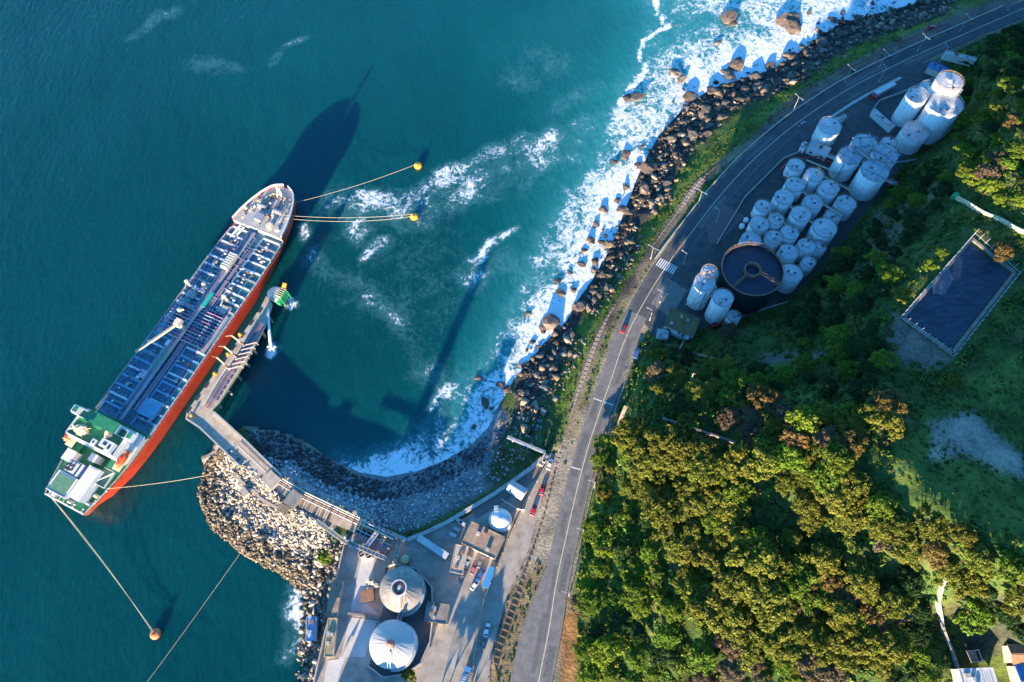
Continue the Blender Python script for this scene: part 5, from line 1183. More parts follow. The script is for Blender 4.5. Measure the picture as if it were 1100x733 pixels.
# red roofed gallery with conveyors
c, L, W, a = fit_rect([(380,578),(413,595),(415,590),(383,573)], 9)
t = thing("conveyor_gallery", "faded red roofed conveyor gallery across the north end of the yard", "gallery", (c.x, c.y, 5), a)
MB().box((0, 0, 3.1), (L, W * .9, 1.8)).build("gallery_wall", M_CONCD, t); MB().box((0, 0, 4.1), (L + .3, W + .2, 0.2)).build("roof", M_ROOFR, t)
for x in (-L/2 + .5, 0, L/2 - .5):
    for s_ in (1, -1): MB().box((x, s_ * W * .4, 1.1), (0.35, 0.35, 2.2)).build("leg", M_RUST, t)
for k in range(10): MB().box((-L/2 + L * (k + .5) / 10, 0, 4.24), (0.12, W, 0.08)).build("roof_rib", M_ROOFR, t)
for k, (a_, c_, lb) in enumerate([((392,590),(405,572),"pair of steel truss conveyors rising over the red gallery"),((372,582),(414,600),"pale steel catwalk along the north edge of the yard"),((424,604),(430,580),"tan inclined conveyor next to the grey cone tank"),((434,648),(428,668),"short steel bridge between the two cone roofed tanks"),((340,560),(372,583),"thin cable tray from the breakwater to the yard")]):
    t = thing("conveyor", lb, "conveyor"); A, B = G(*a_, 9.5), G(*c_, 10 if k != 2 else 6); d = (B - A).normalized(); q = Vector((-d.y, d.x, 0))
    for s_ in (.7, -.7): MB().beam(A + q * s_, B + q * s_, 0.2, 0.9).build("truss", [M_GALV, M_CONC, M_TAN, M_GALV, M_CREAM][k], t)
    MB().beam(A - Vector((0, 0, .4)), B - Vector((0, 0, .4)), 1.2, 0.1).build("belt", [M_GALV, M_CONC, M_TAN, M_STEEL, M_CREAM][k], t)
    n = max(3, int((B - A).length / 1.6))
    for i in range(n): q2 = A.lerp(B, (i + .5) / n); MB().beam(q2 - q * .7 + Vector((0, 0, .4)), q2 + q * .7 + Vector((0, 0, .4)), 0.14, 0.14).build("cross_bar", M_GALV, t)
    for f_ in (.15, .85): q2 = A.lerp(B, f_); MB().box((q2.x, q2.y, (q2.z + 5) / 2 - .3), (0.4, 0.4, q2.z - 5)).build("leg", M_RUST, t)
p = G(435, 601, 9); t = thing("cyclone", "yellowish round dust cyclone above the inclined conveyor", "cyclone", (p.x, p.y, 5), 0)
MB().lathe([(0.3, 0.3), (1.5, 2.5), (1.6, 4), (1.2, 4.4), (.4, 4.6)], 16).build("drum", M_ROOFY, t); MB().box((0, 0, 1.2), (2.2, 2.2, 2.4), 0, .8).build("frame", M_RUST, t)
# yard fences and low walls
def fence(name, label, pts_px, z, h, step, m, cap=None):
    t = thing(name, label, "fence"); P = [G(x, y, z) for x, y in pts_px]
    for A, B in zip(P[:-1], P[1:]):
        n = max(1, int((B - A).length / step))
        for i in range(n):
            a, c = A.lerp(B, i / n), A.lerp(B, (i + 1) / n)
            MB().beam(a + Vector((0, 0, h / 2)), c + Vector((0, 0, h / 2)), 0.08, h - .2).build("panel", m, t)
            MB().box((a.x, a.y, z + h / 2), (0.16, 0.16, h + .2)).build("post", cap or m, t)
    return t
fence("yard_fence", "sunlit fence between the yard lane and the dirt lot", [(588,497),(577,518),(560,550),(546,580),(534,610),(520,645),(512,690),(505,740)], 5.1, 2.2, 5, M_TAN, M_CREAM)
fence("white_fence", "white wall running from the striped shed toward the red cars", [(539,537),(556,548),(563,549)], 5.1, 2.4, 4, M_WHITE)
fence("gate_fence", "pale fence along the gate of the seaside shed", [(563,549),(574,522),(584,504)], 5.1, 1.8, 4, M_WHITE)
# pallets and drums in the yard
for k, (x, y) in enumerate([(497,563),(491,569),(487,575),(494,560)]):
    p = G(x, y, 5.1); t = thing("pallet_stack", ["pale pallet stack north of the depot, topmost of the row","second pallet stack north of the depot","third pallet stack north of the depot","small pallet stack against the depot roof edge"][k], "pallets", (p.x, p.y, 5.05), -.5, "pallet stacks beside the depot")
    for j in range(4): MB().box((0, 0, .18 + j * .32), (2.6, 1.2, 0.2)).build("pallet", M_CONC if k % 2 else M_ROOFW, t)
# warehouse just beyond the bottom edge whose shadow lies across the yard
wp = [tuple(G(x, y, 5))[:2] for x, y in [(352,800),(352,770),(408,770),(408,800)]]
t = thing("warehouse", "warehouse south of the yard beyond the bottom edge", "warehouse", ((wp[0][0] + wp[2][0]) / 2, (wp[0][1] + wp[2][1]) / 2, 5), 0.05)
MB().box((0, 0, 4), (20, 13, 8)).build("wall", M_WALL, t); MB().box((0, 0, 8.1), (20.4, 13.4, .2)).build("roof", M_ROOFB, t)

# ================================================================== vehicles
M_TYRE = mat("tyre_rubber", (0.02, 0.02, 0.02), 0.85)
M_LAMPG = mat("headlight_glass", (0.7, 0.7, 0.7), 0.15)
def paint(c): return mat("car_paint_%d_%d_%d" % tuple(int(v * 99) for v in c), c, 0.3, var=0.04)
def car(p, ang, c, label, L=4.4, W=1.8, van=False, group="parked and driving cars"):
    t = thing("van" if van else "car", label, "van" if van else "car", p, ang, group); m = paint(c); hh = 1.5 if not van else 2.1
    def loft(sec, name, mm, par):
        v = []; f = []
        for (x, w, z0, z1) in sec: v += [(x, -w, z0), (x, w, z0), (x, w * .94, z1), (x, -w * .94, z1)]
        for i in range(len(sec) - 1):
            o = 4 * i; f += [(o, o+4, o+5, o+1), (o+1, o+5, o+6, o+2), (o+2, o+6, o+7, o+3), (o+3, o+7, o+4, o)]
        e = 4 * (len(sec) - 1); f += [(0, 1, 2, 3), (e+3, e+2, e+1, e)]
        return MB().add(v, f).build(name, mm, par)
    w = W / 2
    bd = loft([(-L/2, w*.86, .4, .8), (-L/2+.15, w*.96, .3, .92), (-L*.2, w, .28, .95), (L*.18, w, .28, .92), (L/2-.3, w*.94, .3, .78), (L/2, w*.8, .42, .62)], "body", m, t)
    if van: loft([(-L/2+.05, w*.93, .9, hh), (L*.28, w*.93, .9, hh), (L*.42, w*.88, .88, .95)], "cabin", m, t); MB().box((L*.33, 0, 1.55), (.5, W*.8, .6), 0, .8).build("windscreen", M_GLASS, t)
    else:
        loft([(-L*.42, w*.84, .92, .96), (-L*.27, w*.84, .92, hh-.06), (L*.06, w*.84, .92, hh-.03), (L*.24, w*.84, .9, .95)], "window_band", M_GLASS, t)
        loft([(-L*.29, w*.74, hh-.1, hh), (L*.04, w*.74, hh-.1, hh)], "roof", m, t)
    for sx in (-.31, .31):
        for sy in (-1, 1): MB().cyl((sx*L, sy*(w-.2), .33), (sx*L, sy*(w+.01), .33), .33, n=12).build("wheel", M_TYRE, t)
    for sy in (-1, 1): MB().box((L/2-.12, sy*w*.62, .62), (.16, .36, .14)).build("headlight", M_LAMPG, t); MB().box((-L/2+.08, sy*w*.66, .75), (.1, .34, .16)).build("tail_light", M_REDP, t)
    return t
def ang_px(a, c, z): A, B = G(*a, z), G(*c, z); return math.atan2(B.y - A.y, B.x - A.x)
WHT, RED, BLU, GRY, DRED, PNK = (.75,.75,.75), (.55,.02,.03), (.04,.12,.4), (.2,.2,.22), (.28,.02,.03), (.5,.15,.16)
LZ_ = 5.02; A1 = ang_px((573,549), (591,498), 5)
for (x, y, c, a, l, z, L) in [(590.5,499,WHT,A1,"white car parked by the tan hut",LZ_,4.5),(582.5,526,RED,A1+.12,"bright red car parked nearer the tan hut",LZ_,4.4),(573,548,RED,A1+.05,"darker red car parked farther from the tan hut",LZ_,4.5),
    (502,604,WHT,1.1,"white car in the depot courtyard next to the west wing",LZ_,4.4),(509,611,PNK,1.1,"pinkish red car in the middle of the depot courtyard",LZ_,4.4),(516,604,GRY,1.1,"grey car in the depot courtyard near the east side",LZ_,4.4),(497,619,GRY,1.1,"dark car at the mouth of the depot courtyard",LZ_,4.3),(510.5,628,WHT,.95,"white car at the open end of the depot courtyard",LZ_,4.6),(517,616,BLU,1.0,"dark blue car in the depot courtyard",LZ_,4.3),
    (523,677,WHT,1.35,"white car parked at the fence in the lower yard lane",LZ_,4.6),(520,690,GRY,1.35,"grey car behind the white one at the lower fence",LZ_,4.4)]:
    p = G(x, y, z + .7); car((p.x, p.y, z), a, c, l, L)
def road_car(px, py, off, c, l, flip=False, van=False):
    s1 = nearest_s(ROAD, RL, G(px, py, 7)); x, y, a = along(ROAD, RL, s1)
    return car((x + math.sin(a) * off, y - math.cos(a) * off, Z_ROAD + .02), a + (math.pi if flip else 0), c, l, 4.6, 1.85, van)
road_car(673,350,-2.2,DRED,"dark red car driving on the sunlit end of the upper road",True); road_car(678,374,6.6,BLU,"blue car stopped beside the road at the shadow edge")
road_car(1011,40,-11.5,RED,"red car on the earth track beside the far end of the road"); road_car(851,132,2.2,GRY,"dark grey car on the shaded road near the lone tank",False)
p = G(770, 349, 8); car((p.x, p.y, 7.05), .4, DRED, "dark red van below the black tank", 5.2, 2.0, True)
p = G(525, 621, 6.5); t = thing("blue_truck", "blue truck parked along the east side of the depot courtyard", "truck", (p.x, p.y, 5.03), ang_px((521,633),(530,608),5))
MB().box((-.6, 0, 1.7), (6.0, 2.4, 1.5)).build("cargo_bed", paint((.05,.25,.5)), t); MB().box((3.3, 0, 1.7), (1.7, 2.3, 2.2), 0, .92).build("cab", paint((.05,.25,.5)), t); MB().box((3.75, 0, 2.2), (.9, 2.1, .7)).build("windscreen", M_GLASS, t); MB().box((.3, 0, .8), (7.6, 1.0, .35)).build("chassis", M_DARK, t)
for x in (-2.6, -1.4, 3.2):
    for s_ in (-1, 1): MB().cyl((x, s_ * .85, .5), (x, s_ * 1.2, .5), .5, n=12).build("wheel", M_TYRE, t)
def lorry(p, ang, cab, box, label, L):
    t = thing("lorry", label, "lorry", p, ang); MB().box((-.8, 0, 2.1), (L - 2.6, 2.5, 2.4)).build("cargo_box", box, t); MB().box((L/2 - .9, 0, 1.6), (1.9, 2.4, 2.4), 0, .93).build("cab", cab, t)
    MB().box((L/2 - .35, 0, 2.2), (.8, 2.2, .8)).build("windscreen", M_GLASS, t); MB().box((0, 0, .75), (L - .4, 1.0, .35)).build("chassis", M_DARK, t)
    for x in (-L/2 + 1, -L/2 + 2.2, L/2 - 1.2):
        for s_ in (-1, 1): MB().cyl((x, s_ * .85, .5), (x, s_ * 1.22, .5), .5, n=12).build("wheel", M_TYRE, t)
    for k in range(5): MB().box((-.8 - (L-2.6)/2 + (L-2.6)*(k+.5)/5, 0, 3.33), (.12, 2.4, .06)).build("roof_rib", box, t)
    return t
p = G(500, 727, 7); lorry((p.x, p.y, 5.03), 1.25, paint(WHT), M_ROOFW, "small white box lorry in the lower yard lane at the bottom edge", 6.5)
p = G(948, 98, 8.5); lorry((p.x, p.y, 7.05), ang_px((962,92),(936,106),8), M_REDP, M_GALV, "lorry with red cab and grey trailer on the tank farm apron", 15)
for k, (x, y) in enumerate([(796.5,244),(801,237.5)]):
    p = G(x, y, 8); t = thing("gas_drum", ["lower of two small white drums beside the slim tank","upper of two small white drums beside the slim tank"][k], "drum", (p.x, p.y, 7), .8, "small white drums")
    MB().lathe([(.2, .5), (1.1, .7), (1.2, 1.6), (1.1, 2.4), (.3, 2.7)], 16).build("drum", M_WHITE, t, True); MB().box((0, 0, .35), (1.6, 1.6, .7)).build("plinth", M_CONC, t)

# ================================================================== lamp posts, poles, fences on the hill
def lamp(pp, label, h=9.5, arms=2, z=Z_ROAD, head=None):
    p = G(*pp, z); s1 = nearest_s(ROAD, RL, p); _, _, a = along(ROAD, RL, s1)
    t = thing("lamp_post", label, "lamp post", (p.x, p.y, z), a, "lamp posts along the coast road")
    MB().cyl((0, 0, 0), (0, 0, h), .14, .09, 8).build("pole", M_GALV, t); MB().box((0, 0, .25), (.5, .5, .5)).build("base", M_CONC, t)
    for k in range(arms):
        s_ = 1 if k == 0 else -1
        MB().beam((0, 0, h - .1), (0, s_ * 1.9, h + .25), .12, .12).build("arm", M_GALV, t); MB().box((0, s_ * 2.3, h + .25), (.35, .8, .16)).build("lamp_head", M_GALV, t)
    return t
LP = [((852,119),2,"double lamp post by the parapet left of the lone tank"),((907,88),2,"double lamp post by the parapet above the red lorry"),((944.5,72),2,"double lamp post on the parapet, third from the lone tank"),((985.5,55),2,"double lamp post on the parapet near the red car"),((1031,34),2,"double lamp post on the parapet, second from the far corner"),((1082,11),2,"double lamp post on the parapet at the far corner"),((944,88),1,"single lamp post on the pavement opposite the parapet lamps"),((750,219),2,"double lamp post at the end of the sunlit railway"),((769,239),1,"single lamp post by the reddish paving of the tank farm"),((734,284),1,"single lamp post beside the crosswalk"),((699,278),2,"double lamp post between the railway and the crosswalk"),((709,325),2,"sunlit double lamp post at the tank farm gate"),((698,344),1,"lamp post next to the white cabin of the gate house"),((626,574),1,"lamp post on the hill side of the road, middle of the lower stretch"),((611,640),1,"lamp post on the hill side of the road, lowest in view"),((638,524),1,"lamp post on the hill side of the road near the stop line"),((1009,66),1,"lamp post beside the pale store roof")]
for pp, n, l in LP: lamp(pp, l, 9.0, n)
def post_fence(name, label, pts, h, step, m, stay=0.0, rails=2):
    t = thing(name, label, "fence"); me = None
    for A, B in zip(pts[:-1], pts[1:]):
        n = max(1, int((B - A).length / step)); d = (B - A).normalized(); q = Vector((-d.y, d.x, 0))
        for i in range(n):
            a = A.lerp(B, i / n)
            if me is None:
                b = MB().box((0, 0, h / 2), (.16, .16, h))
                if stay: b.beam((0, 0, h), (q.x * stay, q.y * stay, h + .5), .14, .14)
                me = b.build("post", m, t, loc=tuple(a)).data
            else: link("post", me, t, tuple(a))
        for k in range(rails): MB().beam(A + Vector((0, 0, h * (.4 + .55 * k))), B + Vector((0, 0, h * (.4 + .55 * k))), .12, .12).build("rail", m, t)
    return t
M_POOL = mat("pond_liner_water", (0.008, 0.022, 0.045), 0.45, var=0.7, scale=0.25, bump=0.25)
_t = M_POOL.node_tree; _mp = _t.nodes.new("ShaderNodeMapping"); _mp.inputs["Rotation"].default_value = (0, 0, R_(-38)); _mp.inputs["Scale"].default_value = (.5, 2.2, 1)
_g = [n_ for n_ in _t.nodes if n_.type == 'NEW_GEOMETRY'][0]; _t.links.new(_g.outputs["Position"], _mp.inputs[0])
for n_ in _t.nodes:
    if n_.type == 'TEX_NOISE': _t.links.new(_mp.outputs[0], n_.inputs["Vector"]); n_.inputs["Distortion"].default_value = 1.2
    if n_.type == 'VALTORGB': n_.color_ramp.elements[2].color = (0.05, 0.065, 0.085, 1)
pond = struct(MB().prism([tuple(G(x, y, Z_POND))[:2] for x, y in [(1043,262),(1086,293),(1023,374),(974,340)]], Z_POND - 1, Z_POND - .3).build("pond", M_POOL))
pb = thing("pond_bank", "grey concrete rim round the dark rectangular pond", "bank")
PB = [(1044,257),(1090,293),(1023,379),(970,341),(1044,257)]
for a, c in zip(PB[:-1], PB[1:]): MB().beam(G(*a, Z_POND - .1), G(*c, Z_POND - .1), 1.2, .7).build("rim_slab", M_CONCD, pb)
pr_ = MB(); 
slope = thing("liner_slope", "grey liner slope exposed in the upper corner of the pond", "liner")
MB().add([tuple(G(1000,305,Z_POND+.1)), tuple(G(1018,282,Z_POND+.1)), tuple(G(1024,300,Z_POND-.1)), tuple(G(1014,318,Z_POND-.1)), tuple(G(1002,316,Z_POND-.1))], [(0, 1, 2, 3, 4)][::-1]).build("liner_sheet", mat("grey_liner", (0.09, 0.10, 0.12), 0.8, var=0.5), slope)
corners = [G(x, y, Z_POND) for x, y in [(1046,252),(1094,294),(1023,384),(966,342),(1046,252)]]
post_fence("pond_fence", "pale post fence with slanted stays around the dark pond", corners, 2.4, 2.6, M_GALV, .9, 1)
rw_ = thing("retaining_wall", "sunlit white stepped wall running out of the right edge above the pond", "wall")
WP = [tuple(q) for q in spline([(1025,214),(1040,222),(1055,231),(1072,238),(1088,247),(1105,255)], 6)]
for a, c in zip(WP[:-1], WP[1:]):
    A, B = GT(*a), GT(*c)
    for k in range(1): q0, q1 = A, A.lerp(B, .92); MB().beam(q0 + Vector((0, 0, 1.2 + .2 * (k % 2))), q1 + Vector((0, 0, 1.2 + .2 * (k % 2))), .5, 2.0).build("wall_panel", M_CREAM, rw_)
A = GT(1024, 213); MB().box((A.x, A.y, A.z + 1.4), (1.8, 1.6, 3.0)).build("green_end_post", M_GREEN, rw_)
pw = thing("panel_wall", "pale concrete panel wall curving down the slope to the bottom edge", "wall")
WP = [tuple(q) for q in spline([(1017,606),(1011,626),(1006,645),(1008,660),(1012,678),(1019,696),(1027,718),(1034,745)], 5)]
for a, c in zip(WP[:-1], WP[1:]):
    A, B = GT(*a), GT(*c)
    for k in range(1): q0, q1 = A, A.lerp(B, .94); MB().beam(q0 + Vector((0, 0, .7)), q1 + Vector((0, 0, .7)), .6, 2.2).build("wall_panel", M_CONC, pw)
gw = thing("grey_wall", "grey retaining wall half hidden among the trees below the gate house", "wall")
for a, c in zip([(712 + 6 * i_, 451 + 2 * i_) for i_ in range(13)], [(718 + 6 * i_, 453 + 2 * i_) for i_ in range(13)]):
    A, B = GT(*a), GT(*c); MB().beam(A + Vector((0, 0, .8)), B + Vector((0, 0, .8)), .7, 2.0).build("wall_panel", M_CONCD, gw)
sb = thing("roadside_slab", "pale concrete slab leaning along the roadside bank", "slab"); A, B = GT(672, 438), GT(660, 468)
MB().beam(A + Vector((0, 0, 1.5)), B + Vector((0, 0, .8)), 1.6, 1.0).build("slab", M_TAN, sb)
zp = thing("zigzag_pipe", "rusty red pipe with a sharp bend below the gate house", "pipe")
for a, c in [((734,368),(729,377)), ((729,377),(768,387))]: A, B = GT(*a), GT(*c); MB().beam(A + Vector((0, 0, .9)), B + Vector((0, 0, .9)), .7, .7).build("pipe", M_ROOFR, zp)
up = GT(740, 412); t = thing("utility_pole", "slim grey pole standing among the trees below the gate house", "pole", up, 0)
MB().cyl((0, 0, 0), (0, 0, 10), .2, .12, 8).build("pole", M_CONC, t); MB().box((0, 0, 9.4), (1.8, .15, .15)).build("cross_arm", M_WOOD, t)
tp = GT(1046, 705); t = thing("square_trough", "square concrete trough in the shaded garden beside the houses", "trough", tp, .1)
b = MB(); [b.box(c_, s_) for c_, s_ in (((0, 1.6, .5), (3.6, .35, 1)), ((0, -1.6, .5), (3.6, .35, 1)), ((1.65, 0, .5), (.3, 2.9, 1)), ((-1.65, 0, .5), (.3, 2.9, 1)))]; b.build("rim", M_CONC, t); MB().box((0, 0, .2), (3, 3, .3)).build("bottom", M_CONCD, t)

# tall silos beyond the bottom edge whose long shadows cross the yard; broad one added for its shade
for k, (x, y, L, r, h) in enumerate([(366,625,56,2.1,31), (452,640,58,4.0,14)]):
    p = G(x, y, 5); t = thing("silo", ["slender tall tower south of the yard beyond the bottom edge", "broad silo south of the yard beyond the bottom edge"][k], "silo", (p.x - SHD[0] * L, p.y - SHD[1] * L, 5), 0, "silos south of the yard")
    MB().lathe([(r, 0), (r, h), (r * .5, h + 1.2), (.1, h + 1.6)], 24).build("shell", M_CONC, t, True); MB()._ring((0, 0, 0), r - .05, r + .2, h - .3, h, 24).build("rim", M_GALV, t)
struct(sheet("containment_floor", [(414,610),(424,606),(447,611),(464,631),(465,664),(462,690),(452,712),(436,724),(412,728),(396,716),(404,690),(412,650)], Z_YARD + .09, mat("dark_containment_floor", (0.10, 0.10, 0.10), .9, var=.3), .3))
# ================================================================== rocks
def ico(sub):
    bm = bmesh.new(); bmesh.ops.create_icosphere(bm, subdivisions=sub, radius=1)
    V = np.array([v.co[:] for v in bm.verts]); T = np.array([[v.index for v in f.verts] for f in bm.faces]); bm.free(); return V, T
def rock_proto(sub, seed, amp=0.35):
    V, T = ico(sub); r = np.random.default_rng(seed)
    D = np.ones(len(V))
    for _ in range(10):   # flat cuts give facets
        n = r.normal(size=3); n /= np.linalg.norm(n); d = r.uniform(0.38, 0.9); s = V @ n
        V = np.where((s > d)[:, None], V - (s - d)[:, None] * n, V)
    V = V * (1 + amp * 0.35 * r.normal(size=(len(V), 1)))
    V = V * np.array([r.uniform(.9, 1.6), r.uniform(.8, 1.2), r.uniform(.65, 1.0)]); return V, T
def euler_mats(ax, az):
    c, s = np.cos(az), np.sin(az); cx, sx = np.cos(ax), np.sin(ax); z = np.zeros_like(c); o = z + 1
    Rz = np.stack([np.stack([c, -s, z], -1), np.stack([s, c, z], -1), np.stack([z, z, o], -1)], -2)
    Rx = np.stack([np.stack([o, z, z], -1), np.stack([z, cx, -sx], -1), np.stack([z, sx, cx], -1)], -2)
    return Rz @ Rx
def batch(name, protos, pos, scl, ax, az, cols, m, parent=None, smooth=False):
    """many small pieces joined into one mesh, with a colour per piece"""
    Vs, Ts, Cs = [], [], []; off = 0; N = len(pos); which = np.arange(N) % len(protos); Rm = euler_mats(ax, az)
    for k, (V, T) in enumerate(protos):
        i = np.where(which == k)[0]
        if not len(i): continue
        W = np.einsum('nij,vj->nvi', Rm[i], V) * scl[i, None, None] + pos[i, None, :]
        Vs.append(W.reshape(-1, 3)); Cs.append(np.repeat(cols[i], len(V), 0))
        t = T[None] + (np.arange(len(i)) * len(V))[:, None, None] + off; Ts.append(t.reshape(-1, T.shape[1])); off += len(i) * len(V)
    V = np.concatenate(Vs); T = np.concatenate(Ts); C = np.concatenate(Cs); n = T.shape[1]
    me = bpy.data.meshes.new(name); me.vertices.add(len(V)); me.vertices.foreach_set("co", V.astype(np.float32).ravel())
    me.loops.add(T.size); me.loops.foreach_set("vertex_index", T.astype(np.int32).ravel())
    me.polygons.add(len(T)); me.polygons.foreach_set("loop_start", np.arange(0, T.size, n, dtype=np.int32)); me.update(calc_edges=True)
    if smooth: me.polygons.foreach_set("use_smooth", np.ones(len(T), bool))
    cattr(me, "piece", C); me.materials.append(m); return link(name, me, parent)
def piece_mat(name, rough=0.9, scale=1.5, lo=0.6, hi=1.4, trans=0.0):
    m = bpy.data.materials.new(name); m.use_nodes = True; t = m.node_tree; b = t.nodes["Principled BSDF"]; b.inputs["Roughness"].default_value = rough; b.inputs["Specular IOR Level"].default_value = 0.25
    a = t.nodes.new("ShaderNodeAttribute"); a.attribute_name = "piece"; g = t.nodes.new("ShaderNodeNewGeometry"); n = noise_node(t, scale, 4, .65, g.outputs["Position"])
    r = ramp_node(t, [(.3, (lo,) * 3), (.7, (hi,) * 3)], n.outputs["Fac"]); mx = t.nodes.new("ShaderNodeMixRGB"); mx.blend_type = 'MULTIPLY'; mx.inputs[0].default_value = 1
    t.links.new(a.outputs["Color"], mx.inputs[1]); t.links.new(r.outputs[0], mx.inputs[2]); t.links.new(mx.outputs[0], b.inputs["Base Color"])
    if trans:
        tr = t.nodes.new("ShaderNodeBsdfTranslucent"); ms = t.nodes.new("ShaderNodeMixShader"); ms.inputs[0].default_value = trans
        t.links.new(mx.outputs[0], tr.inputs[0]); t.links.new(b.outputs[0], ms.inputs[1]); t.links.new(tr.outputs[0], ms.inputs[2]); t.links.new(ms.outputs[0], t.nodes["Material Output"].inputs[0])
    return m
M_ROCK = piece_mat("rock")
PR1 = [rock_proto(1, k) for k in range(6)]; PR2 = [rock_proto(2, 20 + k, .22) for k in range(6)]; PR0 = [rock_proto(0 + 1, 50 + k) for k in range(4)]
def rand_in(n, x0, x1, y0, y1): return rng.uniform(x0, x1, n), rng.uniform(y0, y1, n)
def pix_poly(X, Y, Z, poly): u, v = proj(X, Y, Z); return inside(u, v, poly)
def mixc(n, pal, wts):
    pal = np.array(pal); i = rng.choice(len(pal), n, p=np.array(wts) / sum(wts)); return pal[i] * rng.uniform(.75, 1.25, (n, 1))
# -- dark shore rocks between surf and railway
X, Y = rand_in(60000, -10, 230, 60, 360); sd = sdist(X, Y, LAND); dr, _ = seg_dist(X, Y, RAIL)
den = np.where(sd < 0, .16 * np.exp(sd / 4), 1.0) * (1 - sstep(12, 22, sd)) * (fbm(X * .06, Y * .06, 3, 70) > .30)
k = (sd > -12) & (dr > 5) & (rng.uniform(size=len(X)) < den * .85); X, Y, sd = X[k], Y[k], sd[k]
Z = np.maximum(terrain(X, Y), -.2); u, v = proj(X, Y, Z); k = (u > 500) & (u < 1110) & (v > -20) & ~((v > 440) & (u < 545)); X, Y, Z, sd = X[k], Y[k], Z[k], sd[k]
n = len(X); S = np.clip(rng.lognormal(-.55, .62, n), .2, 2.3); C = mixc(n, [(.06,.05,.042),(.10,.08,.062),(.19,.14,.095),(.28,.21,.14),(.15,.14,.13)], [5, 5, 3, 1.6, 2.5])
C = C * np.where(sd < 3, .55, 1)[:, None]
o = batch("shore_rocks", PR1, np.stack([X, Y, Z + S * .15], 1), S, rng.uniform(-.5, .5, n), rng.uniform(0, 6.28, n), C, M_ROCK); o["kind"] = "stuff"; o["label"] = "dark wet rocks covering the shore between surf and railway"
# -- cobbles of the bay and the inner face of the breakwater
BAYP = [(262,462),(300,465),(345,488),(385,512),(420,518),(470,500),(515,475),(545,440),(585,445),(575,480),(545,512),(500,540),(455,566),(430,572),(360,548),(310,524)]
X, Y = rand_in(16000, -130, 30, 45, 120); Z = np.maximum(terrain(X, Y), -.1); k = pix_poly(X, Y, Z, BAYP) & (sdist(X, Y, YARD) < -1); X, Y, Z = X[k], Y[k], Z[k]
u, v = proj(X, Y, Z); sd = sdist(X, Y, LAND); wet = sd < 8.5; n = len(X); big = u < 420
S = np.where(big, rng.uniform(.35, .95, n), rng.uniform(.22, .6, n)); C = mixc(n, [(.34,.34,.34),(.24,.24,.25),(.45,.45,.44),(.16,.16,.17)], [4, 4, 2, 2]) * np.where(wet, .18, 1)[:, None]
k = ~((u > 520) & (rng.uniform(size=n) < .6)); 
o = batch("beach_cobbles", PR0, np.stack([X, Y, Z + S * .2], 1)[k], S[k], rng.uniform(-.5, .5, n)[k], rng.uniform(0, 6.28, n)[k], C[k], M_ROCK); o["kind"] = "stuff"; o["label"] = "grey cobbles of the shaded beach inside the bay"
# -- pale armour stones of the breakwater
ARM = [(222,498),(236,484),(250,482),(268,500),(290,520),(305,540),(330,552),(352,566),(356,590),(345,612),(330,642),(318,630),(300,616),(262,596),(226,566),(213,530)]
X, Y = rand_in(34000, -150, -60, 15, 90); Z = np.maximum(terrain(X, Y), -.3); k = pix_poly(X, Y, Z, ARM); X, Y, Z = X[k], Y[k], Z[k]; sd = sdist(X, Y, LAND); n = len(X)
S = rng.uniform(.25, .82, n) * np.where(sd < 8, 1.15, 1); edge = sd + rng.normal(0, 2, n) < 7
C = np.where(edge[:, None], mixc(n, [(.07,.055,.04),(.16,.12,.08),(.27,.21,.14),(.10,.10,.06)], [4, 3, 2, 1]), mixc(n, [(.44,.37,.28),(.30,.25,.19),(.13,.12,.11),(.54,.48,.40)], [4, 4, 3.5, 2]))
o = batch("armour_stones", PR1, np.stack([X, Y, Z + S * .25 + rng.uniform(0, .5, n)], 1), S, rng.uniform(-.6, .6, n), rng.uniform(0, 6.28, n), C, M_ROCK); o["kind"] = "stuff"; o["label"] = "pale armour stones heaped on the seaward side of the breakwater"
# -- rocks below the yard wall
WST = [(325,628),(350,590),(372,576),(352,650),(338,735),(318,760),(318,735)]
X, Y = rand_in(6000, -110, -60, -20, 60); Z = np.maximum(terrain(X, Y), -.3); k = pix_poly(X, Y, Z, WST) & (sdist(X, Y, YARD) < -1); X, Y, Z = X[k], Y[k], Z[k]; n = len(X); k = rng.uniform(size=n) < .6; X, Y, Z = X[k], Y[k], Z[k]; n = len(X)
S = rng.uniform(.4, 1.3, n); C = mixc(n, [(.08,.07,.055),(.20,.16,.12),(.36,.32,.27),(.09,.11,.06)], [4, 3, 2, 1])
o = batch("yard_shore_rocks", PR1, np.stack([X, Y, Z + S * .2], 1), S, rng.uniform(-.5, .5, n), rng.uniform(0, 6.28, n), C, M_ROCK); o["kind"] = "stuff"; o["label"] = "mixed rocks along the shore below the yard wall"
def ordinal(n):
    o = ["zeroth", "first", "second", "third", "fourth", "fifth", "sixth", "seventh", "eighth", "ninth", "tenth", "eleventh", "twelfth", "thirteenth", "fourteenth", "fifteenth", "sixteenth", "seventeenth", "eighteenth", "nineteenth"]
    if n < 20: return o[n]
    t, r_ = divmod(n, 10); return ["twentieth", "thirtieth", "fortieth", "fiftieth"][t - 2] if r_ == 0 else ["twenty", "thirty", "forty", "fifty"][t - 2] + "-" + o[r_]
